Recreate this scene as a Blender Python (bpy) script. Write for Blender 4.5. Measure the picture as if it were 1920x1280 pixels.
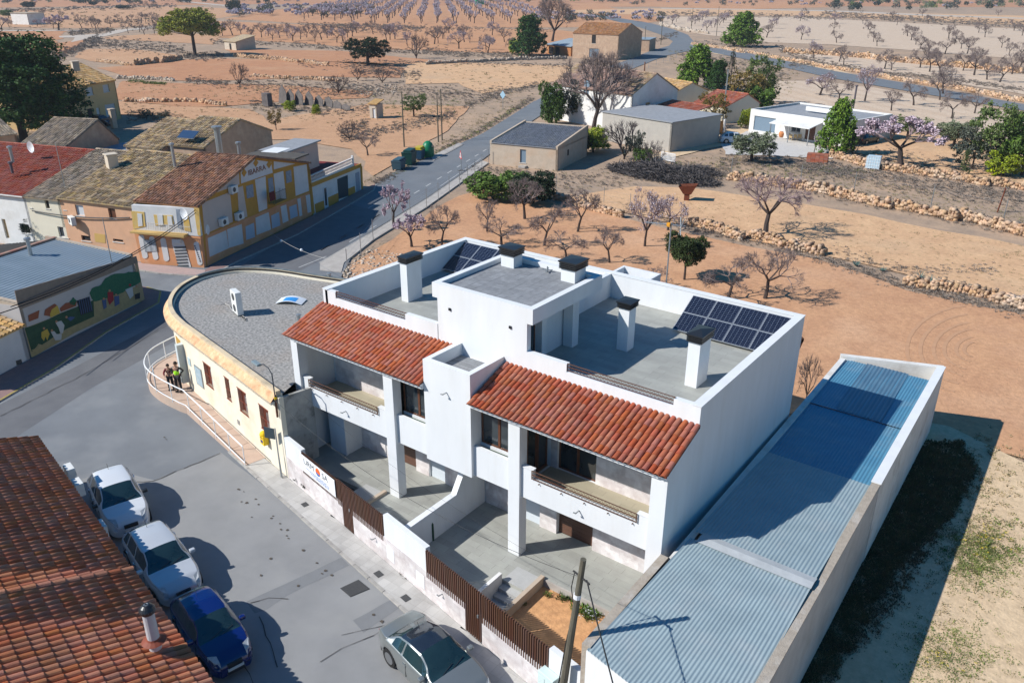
import bpy, bmesh, math, random
import numpy as np
from math import sin, cos, pi, radians, atan2, hypot, tan, sqrt
from mathutils import Vector, Matrix
random.seed(7)
rng = np.random.default_rng(7)
for o in list(bpy.data.objects): bpy.data.objects.remove(o)
S = bpy.context.scene
COL = S.collection
# ------------------------------------------------------------------ camera
F_PX = 1531.3
PITCH, YAW, ROLL = .417247, -.643333, .003773
_cp, _sp, _cr, _sr = cos(PITCH), sin(PITCH), cos(ROLL), sin(ROLL)
_fw = np.array([0, _cp, -_sp]); _rt = np.array([1, 0, 0.]); _up = np.array([0, _sp, _cp])
_rt, _up = _rt*_cr+_up*_sr, -_rt*_sr+_up*_cr
_M = np.array([[cos(YAW), sin(YAW), 0], [-sin(YAW), cos(YAW), 0], [0, 0, 1.]])
FW, RT, UP = _M@_fw, _M@_rt, _M@_up
CAM = np.array([14.78, -20.19, 20.0])
cd = bpy.data.cameras.new('camera'); co = bpy.data.objects.new('camera', cd); COL.objects.link(co)
cd.sensor_width = 36; cd.lens = F_PX/1920*36; cd.clip_end = 8000; cd.clip_start = .5
mw = Matrix(((RT[0], UP[0], -FW[0], CAM[0]), (RT[1], UP[1], -FW[1], CAM[1]), (RT[2], UP[2], -FW[2], CAM[2]), (0, 0, 0, 1)))
co.matrix_world = mw
S.camera = co
# ------------------------------------------------------------------ sun, sky, exposure
SUN_AZ, SUN_EL = radians(50), radians(39.5)      # direction the shadows run (from +X), elevation
W = bpy.data.worlds.new('World'); S.world = W; W.use_nodes = True
nt = W.node_tree; nt.nodes.clear()
sky = nt.nodes.new('ShaderNodeTexSky'); sky.sky_type = 'NISHITA'; sky.sun_disc = False
sky.sun_elevation = SUN_EL
_sx, _sy = -cos(SUN_AZ), -sin(SUN_AZ)            # towards the sun
sky.sun_rotation = atan2(_sx, _sy)
sky.altitude = 600; sky.air_density = 1.3; sky.dust_density = .6; sky.ozone_density = 4
bg = nt.nodes.new('ShaderNodeBackground'); bg.inputs[1].default_value = .08
out = nt.nodes.new('ShaderNodeOutputWorld'); hsv = nt.nodes.new('ShaderNodeHueSaturation'); hsv.inputs['Saturation'].default_value = 1.45; nt.links.new(sky.outputs[0], hsv.inputs['Color']); nt.links.new(hsv.outputs[0], bg.inputs[0]); nt.links.new(bg.outputs[0], out.inputs[0])
sl = bpy.data.lights.new('sun', 'SUN'); sl.energy = 4.5; sl.angle = radians(.5); sl.color = (1, .97, .92)
so = bpy.data.objects.new('sun', sl); COL.objects.link(so)
_d = Vector((cos(SUN_AZ)*cos(SUN_EL), sin(SUN_AZ)*cos(SUN_EL), -sin(SUN_EL)))
so.rotation_euler = _d.to_track_quat('-Z', 'Y').to_euler(); so.location = (-40, -60, 60)
S.view_settings.view_transform = 'Standard'; S.view_settings.look = 'None'; S.view_settings.exposure = .4; S.view_settings.gamma = 1
S.render.engine = 'CYCLES'
S.cycles.max_bounces = 6; S.cycles.diffuse_bounces = 3; S.cycles.glossy_bounces = 2; S.cycles.transparent_max_bounces = 6

GZ = -.55        # road level
SW = -.43        # pavement level
# ------------------------------------------------------------------ survey helpers: a pixel of the 1920 px photo -> a point on a known plane
def ray(x, y): return FW+RT*(x-960)/F_PX-UP*(y-640)/F_PX
def G(x, y, z=GZ):
    d = ray(x, y); p = CAM+d*(z-CAM[2])/d[2]; return Vector(p)
def HZ(x, y, b):
    d = ray(x, y); t = ((b[0]-CAM[0])*d[0]+(b[1]-CAM[1])*d[1])/(d[0]**2+d[1]**2); return CAM[2]+t*d[2]
# ------------------------------------------------------------------ materials
MAT = {}
def lin(c):
    return tuple(((v/255+.055)/1.055)**2.4 if v/255 > .04045 else v/255/12.92 for v in c)
def mat(name, c1, c2=None, scale=3., rough=.8, metal=0., bump=0., bscale=30., rand=0., dirt=None, dscale=.6, damt=.5, spec=.3, coat=0., stretch=None, wave=None, detail=5):
    """c1,c2 linear base colours mixed by noise; dirt third colour in large patches; rand per object/island brightness"""
    if name in MAT: return MAT[name]
    m = bpy.data.materials.new(name); MAT[name] = m; m.use_nodes = True
    n = m.node_tree.nodes; l = m.node_tree.links; b = n['Principled BSDF']
    b.inputs['Roughness'].default_value = rough; b.inputs['Metallic'].default_value = metal
    b.inputs['Specular IOR Level'].default_value = spec
    if coat: b.inputs['Coat Weight'].default_value = coat; b.inputs['Coat Roughness'].default_value = .06
    tc = n.new('ShaderNodeTexCoord'); vec = tc.outputs['Object']
    if rand: vec = n.new('ShaderNodeNewGeometry').outputs['Position']
    if stretch:
        mp = n.new('ShaderNodeMapping'); mp.inputs['Scale'].default_value = stretch; l.new(vec, mp.inputs[0]); vec = mp.outputs[0]
    def noise(sc, det=detail, ro=.6):
        t = n.new('ShaderNodeTexNoise'); t.inputs['Scale'].default_value = sc; t.inputs['Detail'].default_value = det; t.inputs['Roughness'].default_value = ro
        l.new(vec, t.inputs['Vector']); return t.outputs[0]
    def ramp(sock, a, bb):
        r = n.new('ShaderNodeMapRange'); r.inputs[1].default_value = a; r.inputs[2].default_value = bb; l.new(sock, r.inputs[0]); return r.outputs[0]
    def mix(fac, a, bb, mode='MIX'):
        x = n.new('ShaderNodeMix'); x.data_type = 'RGBA'; x.blend_type = mode
        if isinstance(fac, (int, float)): x.inputs[0].default_value = fac
        else: l.new(fac, x.inputs[0])
        for s, v in ((6, a), (7, bb)):
            if hasattr(v, 'links') or hasattr(v, 'is_linked'): l.new(v, x.inputs[s])
            else: x.inputs[s].default_value = (*v, 1)
        return x.outputs[2]
    col = None
    if c2 is not None: col = mix(ramp(noise(scale), .32, .68), c1, c2)
    if dirt is not None:
        f = ramp(noise(dscale, 4, .65), .5, .72)
        mm = n.new('ShaderNodeMath'); mm.operation = 'MULTIPLY'; mm.inputs[1].default_value = damt; l.new(f, mm.inputs[0])
        col = mix(mm.outputs[0], col if col is not None else c1, dirt)
    if rand:
        oi = n.new('ShaderNodeObjectInfo'); ge = n.new('ShaderNodeNewGeometry')
        ad = n.new('ShaderNodeMath'); ad.operation = 'ADD'; l.new(oi.outputs['Random'], ad.inputs[0]); l.new(ge.outputs['Random Per Island'], ad.inputs[1])
        fr = n.new('ShaderNodeMath'); fr.operation = 'FRACT'; l.new(ad.outputs[0], fr.inputs[0])
        mr = n.new('ShaderNodeMapRange'); mr.inputs[3].default_value = 1-rand; mr.inputs[4].default_value = 1+rand*.7; l.new(fr.outputs[0], mr.inputs[0])
        hs = n.new('ShaderNodeHueSaturation'); l.new(mr.outputs[0], hs.inputs['Value'])
        for k, (a_, b_, q_) in {'Hue': (.494, .508, 7.13), 'Saturation': (.86, 1.1, 13.7)}.items():
            m1 = n.new('ShaderNodeMath'); m1.operation = 'MULTIPLY'; m1.inputs[1].default_value = q_; l.new(fr.outputs[0], m1.inputs[0]); m2 = n.new('ShaderNodeMath'); m2.operation = 'FRACT'; l.new(m1.outputs[0], m2.inputs[0])
            m3 = n.new('ShaderNodeMapRange'); m3.inputs[3].default_value = a_; m3.inputs[4].default_value = b_; l.new(m2.outputs[0], m3.inputs[0]); l.new(m3.outputs[0], hs.inputs[k])
        if col is None: hs.inputs['Color'].default_value = (*c1, 1)
        else: l.new(col, hs.inputs['Color'])
        col = hs.outputs[0]
    if wave:   # (axis, scale, colour, amount, lo, hi)
        wv = n.new('ShaderNodeTexWave'); wv.bands_direction = wave[0]; wv.inputs['Scale'].default_value = wave[1]; wv.inputs['Distortion'].default_value = wave[6] if len(wave) > 6 else .6
        wv.inputs['Detail'].default_value = 2; wv.inputs['Detail Scale'].default_value = .6
        l.new(tc.outputs['Object'], wv.inputs[0]); f = ramp(wv.outputs['Fac'], wave[4], wave[5])
        mm = n.new('ShaderNodeMath'); mm.operation = 'MULTIPLY'; mm.inputs[1].default_value = wave[3]; l.new(f, mm.inputs[0])
        col = mix(mm.outputs[0], col if col is not None else c1, wave[2])
    if col is None: b.inputs['Base Color'].default_value = (*c1, 1)
    else: l.new(col, b.inputs['Base Color'])
    if bump:
        bp = n.new('ShaderNodeBump'); bp.inputs['Strength'].default_value = min(1, bump); bp.inputs['Distance'].default_value = .03*max(1, bump)
        l.new(noise(bscale, 4), bp.inputs['Height']); l.new(bp.outputs[0], b.inputs['Normal'])
    return m
def tile_floor(name, c1, c2, mortar, sx, sy, off=.5, rough=.6, msize=.012, dirt=None):
    if name in MAT: return MAT[name]
    m = mat(name, c1, c2, 1.2, rough, bump=.1, bscale=40, dirt=dirt, dscale=.7, damt=.6)
    n = m.node_tree.nodes; l = m.node_tree.links; b = n['Principled BSDF']
    src = b.inputs['Base Color'].links[0].from_socket
    tc = n.new('ShaderNodeTexCoord'); mp = n.new('ShaderNodeMapping'); mp.inputs['Scale'].default_value = (1/sx, 1/sy, 1); l.new(tc.outputs['Object'], mp.inputs[0])
    br = n.new('ShaderNodeTexBrick'); br.offset = off; br.inputs['Scale'].default_value = 1; br.inputs['Brick Width'].default_value = 1; br.inputs['Row Height'].default_value = 1
    br.inputs['Mortar Size'].default_value = msize; br.inputs['Color1'].default_value = (.9, .9, .9, 1); br.inputs['Color2'].default_value = (1.06, 1.06, 1.06, 1)
    k = [mortar[i]/max(.01, c1[i]) for i in range(3)]
    br.inputs['Mortar'].default_value = (*k, 1); l.new(mp.outputs[0], br.inputs[0])
    x = n.new('ShaderNodeMix'); x.data_type = 'RGBA'; x.blend_type = 'MULTIPLY'; x.inputs[0].default_value = 1
    l.new(src, x.inputs[6]); l.new(br.outputs[0], x.inputs[7]); l.new(x.outputs[2], b.inputs['Base Color'])
    return m
white = mat('white_render', (.70, .715, .725), (.65, .665, .675), 1.6, .85, bump=.08, bscale=50, dirt=(.56, .55, .52), dscale=1.3, damt=.3, stretch=(1, 1, .25))
white_old = mat('old_whitewash', (.7, .69, .66), (.6, .58, .54), 1.3, .9, bump=.25, bscale=12, dirt=(.36, .31, .26), dscale=.8, damt=.55)
white_mid = mat('white_paint_house', (.72, .71, .69), (.64, .63, .6), 1.3, .88, bump=.15, bscale=14, dirt=(.45, .41, .36), dscale=.6, damt=.4)
cream = mat('cream_render', (.76, .70, .57), (.72, .65, .51), 1.0, .88, bump=.12, bscale=20, dirt=(.62, .42, .24), dscale=.5, damt=.4)
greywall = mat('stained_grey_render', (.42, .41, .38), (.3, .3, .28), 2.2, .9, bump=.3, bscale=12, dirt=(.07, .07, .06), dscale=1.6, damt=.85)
rust_cornice = mat('rusty_cornice', (.62, .34, .18), (.72, .5, .3), 3.5, .9, bump=.5, bscale=12, dirt=(.34, .17, .09), dscale=1.6, damt=.7)
gravel = mat('roof_gravel', (.44, .42, .39), (.15, .148, .145), 7.5, .95, bump=1.2, bscale=28, dirt=(.35, .25, .17), dscale=.35, damt=.3)
marble = mat('marble_cladding', (.70, .66, .65), (.5, .44, .43), 1.7, .5, bump=.05, rand=.12, dirt=(.78, .76, .74), dscale=2.2, damt=.8)
terrace = tile_floor('grey_terrace_tiles', (.36, .365, .33), (.30, .30, .275), (.22, .22, .2), 1.2, .3, .33, .55, .006)
balc_floor = tile_floor('beige_balcony_tiles', (.40, .36, .26), (.36, .32, .235), (.26, .23, .18), 1.2, .3, .33, .55, .006)
paver_m = mat('grey_paver', (.26, .27, .28), (.2, .205, .215), 5, .85, rand=.12, bump=.2, bscale=40)
brown = mat('brown_metal', (.115, .055, .035), None, rough=.45, rand=.12, spec=.4)
brownwood = mat('brown_window_frame', (.13, .05, .025), (.09, .035, .018), 6, .4, spec=.4)
glass = mat('window_glass', (.018, .025, .03), (.035, .045, .05), 1.4, .06, spec=.9)
glassw = mat('net_curtain', (.45, .47, .47), (.3, .32, .33), 4, .5)
black_m = mat('black_metal', (.02, .021, .023), None, rough=.35, spec=.5)
dark = mat('dark_interior', (.02, .02, .022), None, rough=.9)
terra = mat('new_roof_tile', (.385, .115, .06), (.31, .088, .048), 1.3, .8, rand=.1, bump=.15, bscale=30)
terra_b = mat('weathered_roof_tile', (.47, .17, .082), (.34, .118, .06), .8, .88, rand=.16, bump=.3, bscale=24, dirt=(.19, .095, .06), dscale=.4, damt=.4)
terra_under = mat('tile_channel', (.2, .065, .035), None, rough=.9)
mossy = mat('mossy_old_tile', (.46, .31, .16), (.23, .185, .14), 2.8, .92, rand=.55, bump=.4, dirt=(.52, .36, .13), dscale=1.6, damt=.8)
mossy_g = mat('grey_old_tile', (.38, .29, .2), (.2, .17, .14), 2.8, .92, rand=.5, bump=.4, dirt=(.36, .26, .14), dscale=1.2, damt=.5)
brown_t = mat('brown_old_tile', (.38, .18, .10), (.18, .095, .065), 3.2, .9, rand=.55, bump=.4, dirt=(.5, .25, .13), dscale=1.8, damt=.6)
red_t = mat('red_painted_tile', (.34, .085, .05), (.25, .06, .04), 2.5, .8, rand=.2, bump=.2)
ochre_t = mat('ochre_old_tile', (.58, .37, .16), (.42, .25, .11), 2, .9, rand=.3, bump=.3)
orange_t = mat('orange_old_tile', (.5, .25, .11), (.38, .18, .08), 2, .9, rand=.3, bump=.3)
asphalt = mat('asphalt', (.19, .202, .215), (.145, .155, .168), .3, .88, bump=.35, bscale=55, dirt=(.27, .275, .275), dscale=.16, damt=.8, stretch=(1, 1, 1))
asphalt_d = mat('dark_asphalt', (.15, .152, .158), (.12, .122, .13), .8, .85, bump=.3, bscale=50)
road_m = mat('country_road', (.165, .18, .195), (.14, .152, .166), .5, .9, bump=.2, bscale=40, dirt=(.2, .2, .2), dscale=.1, damt=.5)
concrete = mat('pale_concrete', (.44, .41, .37), (.36, .33, .3), 1.5, .9, bump=.2, bscale=25, dirt=(.27, .24, .21), dscale=.8, damt=.4)
kerb_m = mat('kerb_stone', (.4, .38, .35), (.3, .285, .265), 3, .9, rand=.12, bump=.3, bscale=20)
redpave = mat('red_pavement', (.27, .17, .155), (.22, .14, .13), 2, .9, bump=.2, bscale=30)
side_t = tile_floor('pavement_tiles', (.47, .455, .43), (.41, .395, .37), (.36, .345, .32), .4, .4, 0, .85, .015, dirt=(.28, .265, .25))
rampf = mat('pink_ramp_floor', (.5, .37, .29), (.44, .32, .25), 2, .85, bump=.15, bscale=30, dirt=(.4, .34, .28), dscale=.8, damt=.4)
yellow_l = mat('yellow_line_paint', (.42, .32, .06), (.3, .24, .08), 6, .8)
white_l = mat('road_marking', (.5, .5, .49), (.36, .36, .35), 6, .8)
steelw = mat('white_painted_steel', (.78, .79, .8), None, rough=.35)
galv = mat('galvanised_steel', (.38, .4, .41), (.3, .32, .33), 8, .4, metal=.6)
sheet = mat('grey_corrugated_sheet', (.28, .355, .38), (.235, .3, .325), 1.2, .45, spec=.5, dirt=(.34, .37, .38), dscale=.7, damt=.5)
sheet_b = mat('blue_tinted_sheet', (.085, .235, .345), (.07, .2, .31), 1.2, .42, spec=.5, dirt=(.25, .31, .34), dscale=.8, damt=.4)
sheet_old = mat('old_fibre_cement', (.26, .32, .37), (.2, .26, .3), 1.0, .85, bump=.2, bscale=20, dirt=(.36, .37, .38), dscale=.5, damt=.5, stretch=(1, .35, 1))
sheet_dk = mat('dark_fibre_cement', (.1, .09, .078), (.07, .063, .055), 2, .9, bump=.2)
coping = mat('rough_mortar_coping', (.4, .345, .28), (.31, .265, .215), 5, .95, bump=.6, bscale=20, dirt=(.52, .5, .47), dscale=1.4, damt=.5)
shedwall = mat('shed_side_render', (.52, .5, .47), (.43, .41, .39), 1.3, .92, bump=.25, bscale=14, dirt=(.33, .3, .26), dscale=.5, damt=.6)
stonewall = mat('rubble_render', (.46, .32, .22), (.36, .25, .18), 1.5, .95, bump=.7, bscale=8, dirt=(.55, .42, .3), dscale=.8, damt=.6)
beige_w = mat('beige_block_wall', (.5, .41, .32), (.43, .35, .27), 1.5, .92, bump=.2, bscale=10, dirt=(.5, .3, .17), dscale=.4, damt=.4)
greyblk = mat('grey_block_wall', (.42, .39, .34), (.36, .335, .3), 1, .92, bump=.2, bscale=10)
yellow_w = mat('yellow_house_wall', (.62, .45, .22), (.56, .4, .2), 1, .9)
peach = mat('peach_render', (.62, .36, .22), (.54, .31, .19), 1.2, .9, bump=.15, dirt=(.46, .3, .2), dscale=.5, damt=.5)
orange_w = mat('orange_render', (.66, .30, .14), (.58, .27, .13), 1.4, .9, bump=.15, dirt=(.66, .42, .28), dscale=.8, damt=.5)
pinkish = mat('pale_pink_render', (.58, .44, .38), (.52, .39, .34), 1.2, .9, bump=.1)
ochre_w = mat('ochre_paint', (.52, .27, .05), (.46, .235, .04), 2, .85)
darkred = mat('dark_red_floor', (.2, .028, .025), (.16, .022, .02), 2, .8)
bluep = mat('blue_shutter', (.03, .14, .42), None, rough=.6)
ceramic = mat('white_ceramic', (.75, .76, .78), (.68, .69, .71), 3, .3)
acw = mat('air_conditioner_white', (.72, .72, .69), (.64, .64, .61), 3, .5)
acg = mat('fan_grille', (.03, .035, .04), (.1, .1, .1), 25, .6)
post_y = mat('yellow_post_box', (.8, .53, .01), None, rough=.4)
wood = mat('old_wood_pole', (.13, .115, .085), (.075, .068, .05), 5, .9, stretch=(6, 6, .6), bump=.4, bscale=20, dirt=(.2, .19, .14), dscale=1, damt=.6)
bark = mat('almond_bark', (.075, .055, .048), (.045, .034, .03), 4, .95)
twig_m = mat('grey_twigs', (.23, .18, .165), (.17, .13, .12), 3, .95)
twig_b = mat('twigs_with_buds', (.3, .22, .22), (.22, .16, .165), 3, .95)
blossom = mat('almond_blossom', (.58, .46, .51), (.45, .34, .4), 2, .9, rand=.22)
blossom_p = mat('pale_almond_blossom', (.6, .54, .6), (.46, .41, .48), 2, .9, rand=.2)
leafmats = {}
def leafm(name, c1, c2=None, r=.4):
    return mat(name, c1, c2, .55, .75, rand=r, spec=.2)
leaf_pine = leafm('pine_needles', (.06, .13, .025), (.022, .06, .016), .5)
leaf_umb = leafm('umbrella_pine_needles', (.34, .34, .035), (.17, .2, .03))
leaf_green = leafm('green_leaves', (.15, .24, .04), (.07, .125, .025), .5)
leaf_lime = leafm('lime_leaves', (.38, .42, .025), (.2, .27, .025), .4)
leaf_olive = leafm('olive_leaves', (.2, .23, .13), (.12, .145, .085))
leaf_dark = leafm('dark_leaves', (.03, .052, .02), (.014, .028, .012))
leaf_yel = leafm('yellowing_leaves', (.3, .2, .04), (.13, .1, .035), .5)
leaf_grey = leafm('grey_green_leaves', (.11, .125, .09), (.07, .075, .06))
agave_m = leafm('blue_green_agave', (.13, .22, .19), (.08, .15, .14))
dry_m = mat('dry_scrub', (.26, .215, .18), (.165, .14, .12), .6, .95, rand=.4)
grass_m = mat('dry_grass', (.33, .26, .15), (.19, .175, .08), .5, .95, rand=.45)
weed_m = mat('green_weeds', (.2, .23, .06), (.09, .13, .035), .8, .95, rand=.45)
brush_m = mat('cut_branch_pile', (.12, .105, .10), (.07, .062, .062), 1, .95, rand=.4)
stone_m = mat('orange_dry_stone', (.52, .33, .2), (.4, .26, .16), .8, .92, rand=.28, dirt=(.55, .48, .4), dscale=.3, damt=.6)
stone_p = mat('pale_dry_stone', (.48, .4, .32), (.38, .31, .25), .8, .92, rand=.25)
plastic_g = mat('green_plastic_bin', (.008, .05, .045), None, rough=.4)
plastic_g2 = mat('bright_green_container', (.006, .17, .075), None, rough=.4)
plastic_b = mat('blue_grey_plastic', (.04, .09, .12), None, rough=.45)
orangepot = mat('terracotta_pot', (.5, .2, .08), None, rough=.8)
cable_m = mat('black_cable', (.015, .015, .016), None, rough=.6)
cable_l = mat('pale_cable', (.4, .38, .35), None, rough=.6)
rusty = mat('rusty_iron', (.17, .045, .02), (.1, .03, .015), 6, .85, bump=.2)
rustp = mat('red_brown_paint', (.24, .06, .03), (.2, .05, .028), 5, .6)
# soils
def soil(name, c1, c2, c3, furrow=None, sc=.5):
    m = mat(name, c1, c2, sc, .97, bump=1.1, bscale=7, dirt=c3, dscale=.09, damt=.75, spec=.1, wave=furrow, detail=8)
    n = m.node_tree.nodes; l = m.node_tree.links; b = n['Principled BSDF']
    src = b.inputs['Base Color'].links[0].from_socket
    tc = n.new('ShaderNodeTexCoord')
    t = n.new('ShaderNodeTexNoise'); t.inputs['Scale'].default_value = 3.3; t.inputs['Detail'].default_value = 8; t.inputs['Roughness'].default_value = .75; l.new(tc.outputs['Object'], t.inputs[0])
    r = n.new('ShaderNodeMapRange'); r.inputs[1].default_value = .25; r.inputs[2].default_value = .75; r.inputs[3].default_value = .72; r.inputs[4].default_value = 1.22; l.new(t.outputs[0], r.inputs[0])
    hs = n.new('ShaderNodeHueSaturation'); l.new(r.outputs[0], hs.inputs['Value']); l.new(src, hs.inputs['Color']); l.new(hs.outputs[0], b.inputs['Base Color'])
    return m
soil_or = soil('orange_field_soil', (.56, .315, .175), (.47, .255, .145), (.6, .37, .23))
soil_tan = soil('tan_field_soil', (.64, .41, .235), (.54, .33, .19), (.5, .35, .225))
soil_sand = soil('pale_sandy_ground', (.64, .48, .31), (.56, .41, .26), (.54, .42, .29))
soil_pale = soil('pale_orchard_soil', (.60, .475, .36), (.53, .41, .305), (.56, .42, .30), ('DIAGONAL', .12, (.48, .35, .25), .35, .45, .8, 2.5))
soil_red = soil('reddish_field_soil', (.49, .25, .135), (.41, .205, .115), (.51, .3, .175))
soil_orch = soil('orchard_orange_soil', (.56, .295, .155), (.47, .245, .13), (.58, .35, .19), ('X', .25, (.36, .19, .12), .45, .5, .9, 1.5))
soil_scrub = soil('scrubby_ground', (.43, .305, .21), (.29, .22, .165), (.5, .34, .225))
soil_brown = soil('brown_pink_field_soil', (.53, .31, .18), (.45, .26, .15), (.56, .35, .21))
soil_gard = soil('garden_soil', (.6, .32, .15), (.48, .25, .12), (.62, .38, .2), sc=4)
gravel_y = mat('patio_gravel', (.55, .53, .5), (.45, .42, .39), 5, .95)

# ------------------------------------------------------------------ mesh building
def link(o): COL.objects.link(o); return o
def tag(o, label=None, cat=None, group=None, kind=None):
    if label: o['label'] = label
    if cat: o['category'] = cat
    if group: o['group'] = group
    if kind: o['kind'] = kind
    return o
def thing(name, label, cat, loc=(0, 0, 0), rot=0, group=None):
    o = bpy.data.objects.new(name, None); o.location = loc; o.rotation_euler = (0, 0, rot); o.empty_display_size = .3
    link(o); return tag(o, label, cat, group)
class MB:
    def __init__(s): s.v = []; s.f = []
    def add(s, vs, fs):
        k = len(s.v); s.v += [tuple(v) for v in vs]; s.f += [tuple(i+k for i in f) for f in fs]; return s
    def box(s, x0, x1, y0, y1, z0, z1):
        return s.add([(x0, y0, z0), (x1, y0, z0), (x1, y1, z0), (x0, y1, z0), (x0, y0, z1), (x1, y0, z1), (x1, y1, z1), (x0, y1, z1)],
                     [(0, 3, 2, 1), (4, 5, 6, 7), (0, 1, 5, 4), (1, 2, 6, 5), (2, 3, 7, 6), (3, 0, 4, 7)])
    def prism(s, poly, z0, z1):          # poly CCW; z1 number or list
        n = len(poly); zt = z1 if isinstance(z1, (list, tuple)) else [z1]*n; zb = z0 if isinstance(z0, (list, tuple)) else [z0]*n
        return s.add([(p[0], p[1], zb[i]) for i, p in enumerate(poly)]+[(p[0], p[1], zt[i]) for i, p in enumerate(poly)],
                     [tuple(range(n-1, -1, -1)), tuple(range(n, 2*n))]+[(i, (i+1) % n, n+(i+1) % n, n+i) for i in range(n)])
    def quad(s, *p): return s.add(p, [tuple(range(len(p)))])
    def tube(s, a, b, r0, r1=None, n=6, cap=True):
        a = Vector(a); b = Vector(b); r1 = r0 if r1 is None else r1; d = (b-a)
        if d.length < 1e-6: return s
        d.normalize(); u = d.cross(Vector((0, 0, 1)));
        if u.length < 1e-3: u = Vector((1, 0, 0))
        u.normalize(); w = d.cross(u); k = len(s.v)
        for (c, r) in ((a, r0), (b, r1)):
            for i in range(n):
                t = 2*pi*i/n; s.v.append(tuple(c+u*(r*cos(t))+w*(r*sin(t))))
        for i in range(n): s.f.append((k+i, k+(i+1) % n, k+n+(i+1) % n, k+n+i))
        if cap: s.f.append(tuple(k+i for i in range(n-1, -1, -1))); s.f.append(tuple(k+n+i for i in range(n)))
        return s
    def path(s, pts, r, n=5):
        for a, b in zip(pts[:-1], pts[1:]): s.tube(a, b, r, r, n)
        return s
    def beam(s, a, b, w, h):             # rectangular bar from a to b, w horizontal, h vertical (centre at a,b)
        a = Vector(a); b = Vector(b); d = (b-a).normalized(); u = Vector((-d.y, d.x, 0)); u = u.normalized() if u.length > 1e-4 else Vector((1, 0, 0)); q = d.cross(u)
        if q.z < 0: q = -q
        vs = []
        for c in (a, b):
            for i, j in ((-1, -1), (1, -1), (1, 1), (-1, 1)): vs.append(c+u*(w/2*i)+q*(h/2*j))
        return s.add(vs, [(0, 3, 2, 1), (4, 5, 6, 7), (0, 1, 5, 4), (1, 2, 6, 5), (2, 3, 7, 6), (3, 0, 4, 7)])
    def sphere(s, c, r, n=8, m=5, sz=1.):
        k = len(s.v)
        for j in range(m+1):
            t = pi*j/m
            for i in range(n): a = 2*pi*i/n; s.v.append((c[0]+r*sin(t)*cos(a), c[1]+r*sin(t)*sin(a), c[2]+r*sz*cos(t)))
        for j in range(m):
            for i in range(n): s.f.append((k+j*n+i, k+(j+1)*n+i, k+(j+1)*n+(i+1) % n, k+j*n+(i+1) % n))
        return s
    def lathe(s, prof, c=(0, 0, 0), n=12):
        k = len(s.v)
        for (r, z) in prof:
            for i in range(n): a = 2*pi*i/n; s.v.append((c[0]+r*cos(a), c[1]+r*sin(a), c[2]+z))
        for j in range(len(prof)-1):
            for i in range(n): s.f.append((k+j*n+i, k+j*n+(i+1) % n, k+(j+1)*n+(i+1) % n, k+(j+1)*n+i))
        return s
    def build(s, name, m, parent=None, world=False, smooth=False, label=None, kind=None, bevel=0):
        me = bpy.data.meshes.new(name)
        vs = s.v
        if world and parent is not None:
            chain = Matrix.Translation(parent.location) @ parent.rotation_euler.to_matrix().to_4x4()
            p = parent.parent
            while p is not None:
                chain = (Matrix.Translation(p.location) @ p.rotation_euler.to_matrix().to_4x4()) @ chain; p = p.parent
            inv = chain.inverted(); vs = [tuple(inv @ Vector(v)) for v in vs]
        me.from_pydata(vs, [], s.f); me.validate(); me.update()
        if m is not None: me.materials.append(m)
        o = bpy.data.objects.new(name, me); link(o)
        if parent is not None: o.parent = parent
        if smooth: me.polygons.foreach_set('use_smooth', [True]*len(me.polygons))
        if label: o['label'] = label
        if kind: o['kind'] = kind
        if bevel:
            b = o.modifiers.new('bevel', 'BEVEL'); b.width = bevel; b.segments = 2; b.limit_method = 'ANGLE'
        return o
def npmesh(name, V, T, m, parent=None, kind=None, smooth=False):
    me = bpy.data.meshes.new(name); V = np.asarray(V, np.float32); T = np.asarray(T, np.int32); k = T.shape[1]
    me.vertices.add(len(V)); me.vertices.foreach_set('co', V.ravel())
    me.loops.add(T.size); me.loops.foreach_set('vertex_index', T.ravel())
    me.polygons.add(len(T)); me.polygons.foreach_set('loop_start', np.arange(0, T.size, k, dtype=np.int32))
    try: me.polygons.foreach_set('loop_total', np.full(len(T), k, dtype=np.int32))
    except Exception: pass
    me.update(calc_edges=True); me.validate()
    if smooth: me.polygons.foreach_set('use_smooth', [True]*len(me.polygons))
    me.materials.append(m); o = bpy.data.objects.new(name, me); link(o)
    if parent is not None: o.parent = parent
    if kind: o['kind'] = kind
    return o
def inst(name, me, parent=None, loc=(0, 0, 0), rot=(0, 0, 0), sc=None, label=None):
    o = bpy.data.objects.new(name, me); o.location = loc; o.rotation_euler = rot
    if sc is not None: o.scale = sc if hasattr(sc, '__len__') else (sc, sc, sc)
    if parent is not None: o.parent = parent
    link(o)
    if label: o['label'] = label
    return o
def copy_tree(o, parent=None):
    c = o.copy(); COL.objects.link(c); c.parent = parent
    for ch in o.children: copy_tree(ch, c)
    return c
def text(body, size, m, parent, loc, rot, name='lettering', ext=.004, align='CENTER', sx=1.):
    cu = bpy.data.curves.new(name, 'FONT'); cu.body = body; cu.size = size; cu.extrude = ext; cu.align_x = align; cu.align_y = 'CENTER'
    t = bpy.data.objects.new('tmp', cu); link(t)
    dg = bpy.context.evaluated_depsgraph_get(); me = bpy.data.meshes.new_from_object(t.evaluated_get(dg)); bpy.data.objects.remove(t)
    me.materials.clear(); me.materials.append(m)
    o = bpy.data.objects.new(name, me); o.parent = parent; o.location = loc; o.rotation_euler = rot; o.scale = (sx, 1, 1); link(o); return o

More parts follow.
